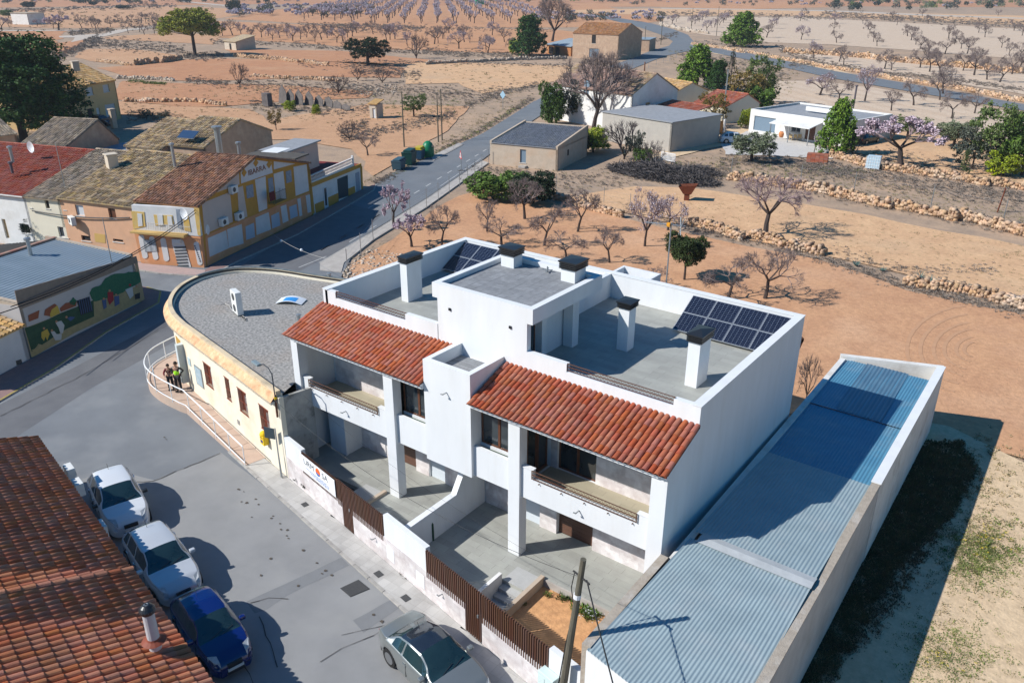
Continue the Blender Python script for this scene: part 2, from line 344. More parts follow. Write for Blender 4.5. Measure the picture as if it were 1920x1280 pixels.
# wall with rectangular openings, in plane (u along x, z up), thickness t into +y
def wall_open(mb, x0, x1, z0, z1, y, t, holes):
    xs = sorted({x0, x1, *[h[0] for h in holes], *[h[1] for h in holes]}); zs = sorted({z0, z1, *[h[2] for h in holes], *[h[3] for h in holes]})
    xs = [x for x in xs if x0 <= x <= x1]; zs = [z for z in zs if z0 <= z <= z1]
    def solid(i, j):
        cx = (xs[i]+xs[i+1])/2; cz = (zs[j]+zs[j+1])/2
        return not any(h[0] < cx < h[1] and h[2] < cz < h[3] for h in holes)
    nx, nz = len(xs)-1, len(zs)-1
    for i in range(nx):
        for j in range(nz):
            if not solid(i, j): continue
            a, b, c, d = xs[i], xs[i+1], zs[j], zs[j+1]
            mb.quad((a, y, c), (b, y, c), (b, y, d), (a, y, d)); mb.quad((a, y+t, d), (b, y+t, d), (b, y+t, c), (a, y+t, c))
            if i == 0 or not solid(i-1, j): mb.quad((a, y, c), (a, y, d), (a, y+t, d), (a, y+t, c))
            if i == nx-1 or not solid(i+1, j): mb.quad((b, y, d), (b, y, c), (b, y+t, c), (b, y+t, d))
            if j == 0 or not solid(i, j-1): mb.quad((a, y, c), (a, y+t, c), (b, y+t, c), (b, y, c))
            if j == nz-1 or not solid(i, j+1): mb.quad((a, y, d), (b, y, d), (b, y+t, d), (a, y+t, d))
    return mb
# ================================================================== GROUND
def jag(pts, amp, step):
    out = []
    n = len(pts)
    for i in range(n):
        a = pts[i]; b = pts[(i+1) % n]; L = (b-a).length; k = max(1, int(L/step)); nrm = Vector((-(b-a).y, (b-a).x, 0))
        if nrm.length > 0: nrm.normalize()
        for j in range(k):
            p = a.lerp(b, j/k); w = random.uniform(-amp, amp) if j else 0
            out.append(p+nrm*w)
    return out
def sheet_px(name, px, m, lvl, amp=0., step=3., z0=GZ, kind='structure', world_pts=None):
    pts = world_pts or [G(*p, z0) for p in px]
    if amp: pts = jag(pts, amp, step)
    z = z0+.004*lvl
    mb = MB(); mb.add([(p.x, p.y, z) for p in pts], [tuple(range(len(pts)))])
    o = mb.build(name, m, kind=kind)
    if o.data.polygons and o.data.polygons[0].normal.z < 0: o.data.flip_normals()
    return o
mb = MB(); mb.quad((-4000, -600, GZ-.05), (3000, -600, GZ-.05), (3000, 6000, GZ-.05), (-4000, 6000, GZ-.05)); mb.build('ground', soil_scrub, kind='structure')
# fields (far to near)
sheet_px('field', [(-400, 20), (-400, -8), (2400, -8), (2400, 16), (1500, 12), (900, 14), (500, 8)], soil_red, 1, 6, 60)
sheet_px('field', [(1060, 6), (1500, 2), (1560, 14), (1380, 18), (1200, 12), (1100, 14)], soil_orch, 2, 2, 25)
sheet_px('field', [(640, 10), (1130, 12), (1260, 36), (1180, 50), (1010, 52), (820, 52), (560, 44), (420, 36), (520, 18)], soil_orch, 3, 1.5, 12)
sheet_px('field', [(400, 40), (560, 46), (1040, 56), (1075, 60), (1070, 104), (960, 100), (700, 92), (480, 76), (395, 70)], soil_orch, 4, 1.5, 8)
sheet_px('field', [(40, 18), (330, 12), (520, 20), (400, 36), (330, 44), (200, 54), (60, 52), (-60, 50), (-60, 22)], soil_brown, 4, 2, 12)
sheet_px('field', [(-60, 60), (130, 57), (95, 88), (60, 105), (-60, 120)], soil_red, 4, 1.5, 8)
sheet_px('field', [(196, 70), (320, 62), (420, 66), (400, 84), (300, 78), (200, 74)], soil_brown, 5, 1, 8)
sheet_px('field', [(100, 82), (160, 74), (140, 96), (108, 104)], soil_red, 6, .6, 6)
sheet_px('field', [(145, 100), (170, 92), (250, 92), (340, 104), (345, 112), (255, 122), (170, 115), (140, 108)], soil_brown, 5, .8, 5)
sheet_px('field', [(230, 124), (345, 112), (420, 110), (700, 118), (760, 128), (750, 146), (560, 143), (480, 150), (350, 152), (240, 146), (180, 128)], soil_red, 6, .7, 5)
sheet_px('field', [(420, 92), (640, 96), (800, 112), (880, 118), (870, 124), (740, 124), (640, 118), (440, 106)], soil_red, 6, .7, 5)
sheet_px('field', [(230, 152), (330, 156), (480, 158), (560, 162), (700, 172), (690, 184), (560, 188), (420, 200), (330, 200), (210, 186)], soil_red, 6, .6, 4)
sheet_px('field', [(180, 186), (330, 200), (470, 205), (500, 225), (490, 250), (360, 232), (225, 215)], soil_brown, 6, .5, 4)
sheet_px('field', [(760, 122), (800, 116), (1070, 124), (1062, 150), (1010, 158), (905, 176), (860, 156), (760, 158)], soil_tan, 7, .6, 5)
sheet_px('field', [(440, 236), (690, 195), (880, 200), (840, 245), (735, 310), (700, 330), (660, 280), (560, 262), (470, 262)], soil_brown, 7, .5, 4)
sheet_px('field', [(1030, 20), (1250, 16), (1380, 18), (2100, 34), (2200, 60), (1500, 30), (1300, 30), (1120, 26)], soil_tan, 5, 1.5, 15)
sheet_px('field', [(1240, 32), (1500, 33), (1920, 55), (2300, 80), (2300, 150), (1920, 111), (1640, 90), (1560, 84), (1440, 80), (1310, 64), (1250, 50)], soil_pale, 6, 1.2, 8)
sheet_px('field', [(1480, 100), (1560, 104), (1920, 132), (2200, 155), (2200, 200), (1920, 178), (1740, 146), (1560, 122)], soil_pale, 7, .8, 6)
sheet_px('field', [(1450, 152), (1530, 152), (1640, 165), (1920, 215), (2100, 250), (2100, 330), (1840, 252), (1640, 225), (1500, 192), (1400, 190)], soil_pale, 8, .6, 5)
sheet_px('field', [(1060, 372), (1190, 350), (1290, 352), (1400, 368), (1560, 392), (1920, 462), (2200, 520), (2200, 640), (1920, 560), (1700, 515), (1540, 478), (1300, 425), (1180, 400), (1090, 395)], soil_tan, 8, .4, 3)
sheet_px('field', [(655, 500), (700, 470), (760, 430), (860, 368), (905, 355), (1060, 385), (1180, 412), (1300, 440), (1400, 462), (1530, 486), (1700, 545), (1920, 590), (2300, 680), (2300, 900), (1920, 860), (1700, 800), (1200, 760), (700, 600)], soil_or, 9, .4, 3)
sheet_px('field', [(1530, 270), (1660, 300), (1900, 345), (2100, 380), (2100, 330), (1840, 262), (1640, 240)], soil_tan, 9, .3, 3)
sheet_px('sandy_lot', [(1700, 785), (1780, 800), (1920, 868), (2400, 1000), (2500, 2200), (1200, 2200), (1350, 1500)], soil_sand, 10, .3, 2)
sheet_px('gravel_yard', [(1352, 268), (1400, 246), (1500, 262), (1582, 286), (1560, 298), (1440, 292), (1360, 290)], gravel_y, 10, .2, 2)
sheet_px('dirt_track', [(1190, 300), (1330, 262), (1400, 225), (1405, 245), (1350, 275), (1240, 300)], soil_sand, 9, .3, 3)
sheet_px('dirt_track', [(1290, 92), (1345, 86), (1440, 108), (1560, 128), (1600, 140), (1560, 140), (1420, 112), (1330, 100)], soil_sand, 9, .4, 4)
sheet_px('farm_track', [(1240, 17), (1380, 18.5), (1560, 22), (1730, 30), (1920, 36), (1920, 34), (1740, 27.5), (1560, 20), (1380, 17), (1240, 15.5)], mat('pale_track', (.5, .43, .36), (.44, .37, .3), .2, .95), 10, .5, 15)
sheet_px('farm_track', [(110, 68), (150, 66), (192, 64), (215, 57), (320, 47), (322, 49.5), (240, 58), (200, 68), (160, 74), (132, 80), (140, 71), (112, 71)], mat('pale_track', (.5, .45, .4)), 10, .3, 10)
sheet_px('farm_track', [(-40, 57), (150, 57), (150, 58.5), (-40, 59)], MAT['pale_track'], 10, .2, 10)
sheet_px('farm_track', [(340, 2), (425, 10), (425, 12), (340, 4)], MAT['pale_track'], 10, .2, 10)
# country roads
sheet_px('country_road', [(1000, 192), (1060, 160), (1120, 132), (1180, 112), (1215, 98), (1255, 86), (1262, 78), (1240, 66), (1200, 52), (1130, 34), (1060, 26), (1060, 24), (1140, 31), (1220, 44), (1262, 55), (1290, 66), (1302, 80), (1350, 88), (1420, 103), (1560, 133), (1720, 160), (1920, 196), (2200, 250), (2200, 262), (1920, 208), (1700, 171), (1560, 147), (1420, 116), (1330, 98), (1285, 97), (1245, 106), (1200, 124), (1130, 150), (1075, 180), (1050, 196)], road_m, 12, .05, 6)
sheet_px('country_road', [(585, 412), (660, 362), (700, 348), (742, 322), (815, 291), (905, 251), (1002, 190), (1052, 192), (1000, 226), (918, 290), (905, 300), (800, 372), (700, 433), (612, 488)], road_m, 13)
# village street
sheet_px('street', [(1180, 1460), (600, 1700), (-300, 1500), (-500, 1000), (-300, 800), (-60, 700), (-60, 470), (120, 440), (262, 470), (388, 500), (590, 405), (612, 402), (660, 480), (640, 520), (700, 600), (640, 900), (900, 1200)], asphalt, 14)
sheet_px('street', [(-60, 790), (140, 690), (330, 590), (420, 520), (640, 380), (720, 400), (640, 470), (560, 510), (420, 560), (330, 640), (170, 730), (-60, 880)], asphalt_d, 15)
sheet_px('street_patch', [(138, 908), (200, 880), (290, 902), (415, 850), (520, 930), (760, 1152), (930, 1300), (930, 1420), (300, 1500), (100, 1150)], mat('paler_asphalt', (.27, .27, .268), (.225, .226, .226), .5, .9, bump=.35, bscale=55, dirt=(.31, .305, .29), dscale=.2, damt=.7), 16, .03, 1)
tr = mat('trench_patch', (.2, .205, .21), (.18, .184, .188), 2, .9, bump=.3, bscale=50)
sheet_px('trench_patch', [(462, 1130), (560, 1085), (640, 1047), (655, 1062), (540, 1118), (500, 1145), (478, 1152)], tr, 17, .02, .5)
sheet_px('trench_patch', [(662, 1165), (745, 1120), (760, 1134), (682, 1188)], tr, 17, .02, .5)
sheet_px('trench_patch', [(738, 1100), (752, 1092), (790, 1125), (778, 1132)], tr, 17, .02, .5)
gr = mat('cast_iron_cover', (.07, .07, .07), (.05, .05, .05), 20, .6, bump=.3)
o = MB(); a = [G(*p, GZ+.085) for p in [(638, 1102), (672, 1086), (693, 1103), (657, 1118)]]; o.prism([(p.x, p.y) for p in a], GZ+.07, GZ+.09)
k = o.build('drain_grate', gr); tag(k, 'dark rectangular drain grate set in the asphalt near the kerb', 'drain grate')
# oil / dirt spots
sp = MB()
for (x, y) in [(448, 920), (457, 924), (480, 938), (453, 943), (463, 945), (485, 948), (472, 972), (512, 970), (509, 974), (525, 984), (527, 995), (539, 996), (538, 1007), (541, 1012), (569, 1034), (594, 1058), (604, 1078), (611, 1072), (622, 1081), (700, 1155), (716, 1168), (560, 1101), (508, 1050), (490, 1081), (309, 822), (312, 826)]:
    p = G(x, y); r = random.uniform(.03, .09); k = [(p.x+r*random.uniform(.6, 1.3)*cos(t*pi/4), p.y+r*random.uniform(.5, 1.2)*sin(t*pi/4), GZ+.088) for t in range(8)]; sp.add(k, [tuple(range(8))])
sp.build('oil_stain', mat('oil_stain', (.09, .075, .06), None, rough=.9), kind='stuff')
# cracks and tyre marks on the asphalt
ck = MB()
def crack(pts, w, wob=.04):
    q = [G(*p, GZ+.086) for p in pts]; r = []
    for a, b in zip(q[:-1], q[1:]):
        n = max(2, int((b-a).length/.35))
        for i in range(n): r.append(a.lerp(b, i/n)+Vector((random.uniform(-wob, wob), random.uniform(-wob, wob), 0)))
    r.append(q[-1])
    for a, b in zip(r[:-1], r[1:]):
        d = (b-a).normalized(); n = Vector((-d.y, d.x, 0))*w*random.uniform(.5, 1.2)
        ck.quad(a-n, b-n, b+n, a+n)
crack([(140, 905), (285, 902), (413, 849)], .02); crack([(484, 1155), (500, 1190), (512, 1222), (520, 1250)], .02); crack([(770, 1150), (700, 1190), (640, 1215), (600, 1240)], .012, .01)
crack([(0, 780), (150, 705), (330, 600)], .02); crack([(470, 1130), (505, 1120), (540, 1122)], .015); crack([(640, 1190), (750, 1165)], .01, .01)
crack([(360, 1100), (420, 1160), (480, 1290)], .012)
ck.build('asphalt_crack', mat('crack_line', (.07, .066, .062), None, rough=.95), kind='structure')

# fence frame of the front wall
FO = Vector((-11.8, -1.4, 0)); FA = radians(-10.95); FU = Vector((cos(FA), sin(FA), 0)); FV = Vector((-sin(FA), cos(FA), 0))
def FWp(s, v, z=0): p = FO+FU*s+FV*v; return Vector((p.x, p.y, z))
def FY(X): s = (X-FO.x)/FU.x; return FO.y+FU.y*s+.16
# pavement along the front wall
pv = thing('pavement', None, None); pv['kind'] = 'structure'; del_keys = None
fr = bpy.data.objects.new('paving', None)
q = [FWp(-3.9, -.95), FWp(26, -.95), FWp(26, -.02), FWp(-.1, -.02), FWp(-1.2, -.02), FWp(-3.9, -.1)]
me = MB().prism([(p.x, p.y) for p in q], GZ-.1, SW).build('paving', side_t, pv)
k0 = MB().box(0, .985, 0, .13, -.2, SW-GZ+.01); kb = k0.build('kerb_stone', kerb_m, pv, bevel=.012)
p = FWp(-3.9, -1.08); kb.location = (p.x, p.y, GZ-.0); kb.rotation_euler = (0, 0, FA)
for i in range(1, 30):
    c = kb.copy(); COL.objects.link(c); p = FWp(-3.9+i, -1.08+random.uniform(-.006, .006)); c.location = (p.x, p.y, GZ+random.uniform(-.006, .006))
for (s, v, w, h) in ((8.0, -.76, .34, .26), (9.75, -.76, .34, .26), (2.2, -.6, .3, .24)):
    o = MB(); q = [FWp(s, v), FWp(s+w, v), FWp(s+w, v+h), FWp(s, v+h)]; o.prism([(p.x, p.y) for p in q], SW+.001, SW+.012)
    k = o.build('manhole_cover', gr)
    tag(k, {8.0: 'small square iron cover in the pavement, the one nearer the dark street grate', 9.75: 'small square iron cover in the pavement, nearer the silver car', 2.2: 'small square iron cover in the pavement below the white banner'}[s], 'manhole cover')
# red pavements with kerbs and yellow line
def pavement(px, kerb, m, name='pavement', z=.12, yellow=False):
    t = thing(name, None, None); t['kind'] = 'structure'
    q = [G(*p, GZ+z) for p in px]
    if sum((q[i].x*q[(i+1) % len(q)].y-q[(i+1) % len(q)].x*q[i].y) for i in range(len(q))) < 0: q = q[::-1]
    MB().prism([(p.x, p.y) for p in q], GZ-.05, GZ+z).build('paving', m, t)
    kq = [G(*p, GZ+z) for p in kerb]; mb = MB()
    for a, b in zip(kq[:-1], kq[1:]):
        n = max(1, int((b-a).length))
        for i in range(n):
            s, e = a.lerp(b, i/n), a.lerp(b, (i+.96)/n); s = Vector((s.x, s.y, GZ+z/2+.004)); e = Vector((e.x, e.y, GZ+z/2+.004)); mb.beam(s, e, .14, z)
    mb.build('kerb', kerb_m, t)
    if yellow:
        mb = MB()
        for a, b in zip(kq[:-1], kq[1:]):
            s = Vector((a.x, a.y, GZ+z+.009)); e = Vector((b.x, b.y, GZ+z+.009)); d = (e-s).normalized(); n = Vector((-d.y, d.x, 0))*.06
            mb.quad(s-n, e-n, e+n, s+n)
        mb.build('yellow_line', yellow_l, t)
pavement([(385, 505), (588, 403), (683, 353), (703, 345), (700, 356), (640, 392), (560, 438), (440, 492), (400, 514), (385, 516)], [(385, 517), (400, 514), (440, 492), (560, 438), (640, 392), (701, 356), (705, 346)], redpave)
pavement([(-40, 725), (60, 672), (266, 567), (262, 535), (300, 545), (297, 566), (200, 620), (100, 690), (-40, 772)], [(-40, 773), (100, 691), (200, 621), (297, 567), (301, 546), (275, 538)], redpave, yellow=True)
pavement([(225, 486), (271, 494), (386, 506), (380, 516), (300, 512), (225, 500)], [(225, 500), (300, 512), (378, 518)], mat('pink_paving', (.42, .3, .27), (.36, .27, .25), 3, .9))
# concrete strip beside the fenced field
pavement([(600, 492), (700, 434), (800, 373), (905, 301), (916, 305), (800, 388), (700, 449), (645, 492), (640, 510), (600, 506)], [(600, 492), (700, 434), (800, 373), (905, 301)], concrete, 'concrete_verge', .1)
pavement([(808, 293), (860, 268), (868, 270), (812, 300)], [(812, 301), (868, 271)], concrete, 'concrete_verge', .1)
# road dashes
dm = MB(); a, b = G(912, 281), G(600, 472); L = (b-a).length; d = (b-a).normalized(); n = Vector((-d.y, d.x, 0))*.07; s = 0
while s < L:
    p = a+d*s; e = p+d*1.5
    for w in (p, e): w.z = GZ+.06
    dm.quad(p-n, e-n, e+n, p+n); s += 3.4
for (u, v) in (((560, 503), (612, 482)), ((655, 455), (706, 424)), ((905, 296), (826, 350)), ((690, 392), (706, 383))):
    p, e = G(*u), G(*v); p.z = e.z = GZ+.068; d2 = (e-p).normalized(); n2 = Vector((-d2.y, d2.x, 0))*.05; dm.quad(p-n2, e-n2, e+n2, p+n2)
dm.build('road_marking', white_l, kind='structure')

# ================================================================== WHITE HOUSE
H = thing('white_house', 'modern two-storey white semi-detached house with red tile strips and roof terraces', 'house', (-3.4, 6, 0))
MX = -6.8     # mirror: x -> MX - x
def both(fn): fn(lambda x: x); fn(lambda x: MX-x)
# side walls
for x0, x1 in ((-12.4, -12.1), (5.45, 5.75)):
    prof = [(0, GZ-.1), (11.9, GZ-.1), (11.9, 7.42), (2.03, 7.42), (2.03, 6.62), (0, 5.9)]
    mb = MB(); mb.add([(x0, y, z) for y, z in prof]+[(x1, y, z) for y, z in prof], [tuple(range(5, -1, -1)), tuple(range(6, 12))]+[(i, (i+1) % 6, 6+(i+1) % 6, 6+i) for i in range(6)])
    o = mb.build('side_wall', white, H, True)
    bm = bmesh.new(); bm.from_mesh(o.data); bmesh.ops.recalc_face_normals(bm, faces=bm.faces); bm.to_mesh(o.data); bm.free()
MB().box(-12.1, 5.45, 11.6, 11.9, GZ, 7.42).build('back_wall', white, H, True)
for x0, x1 in ((-12.1, -12.0), (5.19, 5.45)): MB().box(x0, x1, 0, .5, GZ, 5.72).build('corner_pillar', white, H, True)
for x0, x1 in ((-6.78, -6.26), (-.52, 0)): MB().box(x0, x1, 0, .46, -.45, 5.72).build('pillar', white, H, True, bevel=.012)
# base & floors
T = thing('terrace_floor', None, None); T['kind'] = 'structure'
poly = [(-12.1, 2.2), (-12.1, -.5), (-8.2, -.5), (-8.2, -1.0), (-7.1, -1.0), (-7.1, FY(-7.1)), (.2, FY(.2)), (.2, -1.4), (1.35, -1.4), (1.35, -.45), (5.78, -.45), (5.75, 2.2)]
o = MB().prism(poly, -.6, 0).build('paving', terrace, T)
# upper wall with openings, plane Y=2
for z0, z1, holes in ((0, 2.7, [(.35, 2.0, 0, 2.3), (-1.35, -.45, 0, 2.15), (2.95, 4.45, 1.05, 1.65), (-2.9, -1.6, 1.3, 2.2)]), (2.7, 6.2, [(.3, 2.0, 3.0, 5.25), (3.0, 4.5, 4.2, 4.8)])):
    hs = holes+[(MX-b, MX-a, c, d) for a, b, c, d in holes]
    wall_open(MB(), -12.1, 5.45, z0, z1, 2.03, .3, hs).build('front_wall', white, H, True)
# marble cladding panels on Y = 2
pan = MB().box(0, .796, -.012, .004, 0, .396); pm = None
def clad(x0, x1, z0, z1, y, holes, parent=H, w=.8, h=.4, m=marble):
    global pm
    if pm is None: o = pan.build('cladding_panel', m, parent); pm = o.data; bpy.data.objects.remove(o)
    nz = int(math.ceil((z1-z0)/h-1e-6)); nx = int(math.ceil((x1-x0)/w))
    off = 0
    for j in range(nz):
        off = (j % 2)*w/2
        x = x0-off
        while x < x1-.01:
            a, b = max(x, x0), min(x+w, x1); c, d = z0+j*h, min(z0+(j+1)*h, z1)
            segs = [(a, b)]
            for hx0, hx1, hz0, hz1 in holes:
                if hz0 < (c+d)/2 < hz1:
                    ns = []
                    for s, e in segs:
                        if e <= hx0 or s >= hx1: ns.append((s, e))
                        else:
                            if s < hx0: ns.append((s, hx0))
                            if e > hx1: ns.append((hx1, e))
                    segs = ns
            for s, e in segs:
                if e-s > .05: inst('cladding_panel', pm, parent, Vector((s, y, c))-Vector(parent.location), sc=((e-s)/w, 1, (d-c)/h))
            x += w
gh = [(.35, 2.0, 0, 2.3), (-1.35, -.45, 0, 2.15), (2.95, 4.45, 1.05, 1.65), (-2.9, -1.6, 1.3, 2.2)]
uh = [(.3, 2.0, 3.0, 5.25), (3.0, 4.5, 4.2, 4.8)]
both(lambda f: clad(min(f(-3.2), f(5.19)), max(f(-3.2), f(5.19)), 0, 2.4, 2.018, [(min(f(a), f(b)), max(f(a), f(b)), c, d) for a, b, c, d in gh]))
both(lambda f: clad(min(f(.0), f(5.19)), max(f(.0), f(5.19)), 3.0, 5.4, 2.018, [(min(f(a), f(b)), max(f(a), f(b)), c, d) for a, b, c, d in uh]))
def half(f):
    def bx(mb, x0, x1, *r): a, b = f(x0), f(x1); return mb.box(min(a, b), max(a, b), *r)
    # balcony slab, parapet, posts
    bx(MB(), -2.25, 5.19, .3, 2.03, 2.66, 2.98).build('balcony_slab', white, H, True)
    bx(MB(), 0.0, 5.19, .302, 2.028, 2.981, 3.0).build('balcony_floor', balc_floor, H, True)
    mb = MB(); bx(mb, .0, 5.19, .12, .3, 2.66, 3.58); bx(mb, .0, .5, .12, .3, 3.58, 3.95); bx(mb, 4.74, 5.19, .12, .3, 3.58, 3.95); mb.build('balcony_parapet', white, H, True)
    bx(MB(), -.02, .52, .1, .32, 3.951, 3.975).build('coping', white, H, True); bx(MB(), 4.72, 5.19, .1, .32, 3.951, 3.975).build('coping', white, H, True)
    # railing of the balcony : top, middle, bottom rails and zigzag wire
    def rail(x0, x1, y, z0, z1, name='railing'):
        mb = MB(); a, b = sorted((f(x0), f(x1)))
        for z in (z0+.03, (z0+z1)/2+.02, z1): mb.beam((a, y, z), (b, y, z), .03, .022)
        for x in (a, b): mb.beam((x, y, z0), (x, y, z1+.01), .03, .03)
        o = mb.build(name, brown, H, True)
        mb = MB(); n = int((b-a)/.14); 
        for i in range(n):
            x = a+(b-a)*i/n; x2 = a+(b-a)*(i+1)/n; zz = (z0+.03, (z0+z1)/2+.02, z1)
            for k in range(2):
                lo, hi = zz[k], zz[k+1]; m = (x+x2)/2
                mb.tube((x, y, lo), (m, y, hi), .006, n=3, cap=False); mb.tube((m, y, hi), (x2, y, lo), .006, n=3, cap=False)
        w = mb.build('wire_infill', brown, H, True); w.parent = o; w.matrix_parent_inverse.identity()
        return o
    rail(.5, 4.74, .07, 3.62, 3.97); rail(.56, 4.78, 2.09, 7.17, 7.46)
    mb = MB()
    for i in range(5): x = f(.8+i*.95); mb.box(x-.015, x+.015, .05, .12, 3.5, 3.53)
    mb.build('rail_bracket', brown, H, True)
    # middle bay: low wall, planter, window, glazed side
    mb = MB(); bx(mb, -2.25, -.52, .15, .3, 2.66, 3.95); bx(mb, -2.25, -.52, .3, .56, 2.99, 3.75); mb.build('bay_wall', white, H, True)
    MB().box(min(f(-2.2), f(-.55)), max(f(-2.2), f(-.55)), .303, .555, 3.751, 3.8).build('planter_strip', leafm('artificial_turf', (.02, .07, .025), (.012, .045, .015)), H, True)
    bx(MB(), -2.25, -.52, .56, .7, 2.99, 3.93).build('bay_sill', white, H, True)
    def window(x0, x1, z0, z1, y, n, nm='window', curtain=True):
        mb = MB(); a, b = sorted((f(x0), f(x1))); t = .07
        mb.box(a, b, y, y+.06, z0, z0+t).box(a, b, y, y+.06, z1-t, z1).box(a, a+t, y, y+.06, z0+t, z1-t).box(b-t, b, y, y+.06, z0+t, z1-t)
        for i in range(1, n): x = a+(b-a)*i/n; mb.box(x-.05, x+.05, y-.01, y+.07, z0+t, z1-t)
        w = mb.build(nm, brownwood, H, True)
        for i in range(n):
            xa = a+(b-a)*i/n+(.05 if i else t); xb = a+(b-a)*(i+1)/n-(.05 if i < n-1 else t)
            g = MB().box(xa, xb, y+.02, y+.035, z0+t, z1-t).build('pane', glass, w); g.data.transform(Matrix.Translation(-Vector(H.location)))
            if curtain:
                c = MB().box(xa+.05+.2*(i % 2), xa+(xb-xa)*.62, y+.1, y+.11, z0+t, z1-.2).build('curtain', glassw, w); c.data.transform(Matrix.Translation(-Vector(H.location)))
        return w
    window(-2.22, -.54, 3.94, 5.5, .6, 2)
    MB().box(min(f(-2.25), f(-.3)), max(f(-2.25), f(-.3)), .57, .75, 5.45, 5.72).build('shutter_box', brownwood, H, True)
    a, b = sorted((f(-2.25), f(-.1))); MB().box(a, b, .8, 2.02, 2.99, 3.01).build('bay_floor', balc_floor, H, True)
    # glazed door leaf standing in the side of the bay
    xs = f(-.16); mb = MB(); e = .03
    for (y0, y1) in ((.62, 1.25), (1.3, 1.95)):
        mb.box(xs-e, xs+e, y0, y1, 3.01, 3.13).box(xs-e, xs+e, y0, y1, 5.1, 5.2).box(xs-e, xs+e, y0, y0+.08, 3.13, 5.1).box(xs-e, xs+e, y1-.08, y1, 3.13, 5.1)
    mb.box(xs-e, xs+e, .6, 2.0, 5.2, 5.7)
    w = mb.build('glazed_door', brownwood, H, True)
    for (y0, y1) in ((.7, 1.17), (1.38, 1.87)): g = MB().box(xs-.008, xs+.008, y0, y1, 3.13, 5.1).build('pane', glass, w); g.data.transform(Matrix.Translation(-Vector(H.location)))
    # sliding door & small windows, ground-floor shutter & door
    window(.3, 2.0, 3.0, 5.25, 2.12, 2, 'sliding_door'); window(3.0, 4.5, 4.2, 4.8, 2.2, 2, curtain=False)
    window(2.95, 4.45, 1.05, 1.65, 2.2, 2, curtain=False); window(-2.9, -1.6, 1.3, 2.2, 2.2, 2, curtain=False)
    mb = MB(); a, b = sorted((f(.35), f(2.0)))
    for i in range(12): mb.box(a, b, 2.2, 2.225, .02+i*.19, .02+i*.19+.183)
    mb.build('garage_shutter', mat('brown_shutter', (.12, .06, .04), None, rough=.5), H, True)
    a, b = sorted((f(-1.35), f(-.45))); d = MB().box(a, b, 2.1, 2.14, 0, 2.15).build('door', mat('pale_blue_door', (.55, .6, .64)), H, True)
    hd = MB().box(-.02, .02, -.05, 0, 0, .12).build('handle', galv, d); hd.location = Vector((f(-.55), 2.1, 1.0))-Vector(H.location)
    # roof slab + tiles
    x0, x1 = sorted((f(-2.25), f(5.45))); prof = [(-.1, 5.72), (2.03, 5.72), (2.03, 6.66), (-.1, 5.93)]
    mb = MB(); mb.add([(x0, y, z) for y, z in prof]+[(x1, y, z) for y, z in prof], [(0, 3, 2, 1), (4, 5, 6, 7), (0, 1, 5, 4), (1, 2, 6, 5), (2, 3, 7, 6), (3, 0, 4, 7)]); mb.build('eave_fascia', white, H, True)
    # terrace front parapet
    mb = MB(); bx(mb, -1.2, .56, 2.03, 2.25, 6.2, 7.45); bx(mb, .56, 4.78, 2.03, 2.25, 6.2, 7.15); bx(mb, 4.78, 5.45, 2.03, 2.25, 6.2, 7.42); mb.build('terrace_parapet', white, H, True)
    # terrace floor
    a, b = sorted((f(-3.4), f(5.45))); MB().box(a, b, 2.25, 11.6, 5.95, 6.25).build('roof_terrace_floor', terrace, H, True)
both(half)
# parapet lines (thin shadow joints) : copings on the house parapets
mb = MB()
for x0, x1 in ((-12.42, -12.08), (5.43, 5.77)): mb.box(x0, x1, 2.01, 11.92, 7.421, 7.45)
mb.box(-12.08, 5.43, 11.58, 11.92, 7.421, 7.45)
mb.build('parapet_coping', white, H, True)
# roof tiles
def tile_mesh(L, r, m, name='roof_tile', seg=6, th=.013):
    mb = MB(); n = seg+1; vs = []
    for (y, rr, dz) in ((0, r*1.0, .018), (L, r*.86, 0)):
        for k in range(n): t = pi*k/seg; vs.append((rr*cos(t), y, rr*.92*sin(t)+dz))
    for k in range(n): t = pi*k/seg; vs.append(((r-th)*cos(t), 0, (r-th)*.92*sin(t)+.018))
    fs = [(k, k+1, n+k+1, n+k) for k in range(seg)]+[(k+1, k, 2*n+k, 2*n+k+1) for k in range(seg)]
    mb.add(vs, fs); o = mb.build(name, m, smooth=False); me = o.data; bpy.data.objects.remove(o); return me
def lay_tiles(parent, origin, ux, uy, ncol, nrow, pitch, expo, me, limit, keyf, m, jit=.006):
    """origin world, ux along eave, uy up the slope (unit vectors). nearest 'limit' tiles are objects, the rest one stuff mesh"""
    uz = ux.cross(uy).normalized(); R = Matrix((ux, uy, uz)).transposed()
    items = []
    for i in range(ncol):
        cj = random.uniform(-.006, .006)
        for j in range(nrow):
            p = origin+ux*((i+.5)*pitch+cj+random.uniform(-jit, jit))+uy*(j*expo+random.uniform(-jit, jit))
            items.append((keyf(p, i, j), p, i, j))
    items = [t for t in items if t[0] is not None]; items.sort(key=lambda t: t[0])
    base = R.to_euler(); pl = Vector(parent.location)
    for (_, p, i, j) in items[:limit]:
        o = inst('roof_tile', me, parent, p-pl, (base.x+random.uniform(-.012, .012), base.y+random.uniform(-.02, .02), base.z+random.uniform(-.015, .015)))
    rest = items[limit:]
    if rest:
        V0 = np.array([v.co[:] for v in me.vertices]); fl = [tuple(p.vertices) for p in me.polygons]; A = np.array(R)
        V = []; Fq = []
        for k, (_, p, i, j) in enumerate(rest):
            V.append(V0@A.T+np.array(p-pl)[None]); Fq.append(np.array(fl)+k*len(V0))
        npmesh('roof_tile', np.concatenate(V), np.concatenate(Fq), m, parent, 'stuff')
sl_ = Vector((0, 2.3, .79)).normalized()
tm = tile_mesh(.42, .105, terra)
dist = lambda p, i, j: (p-Vector(CAM)).length
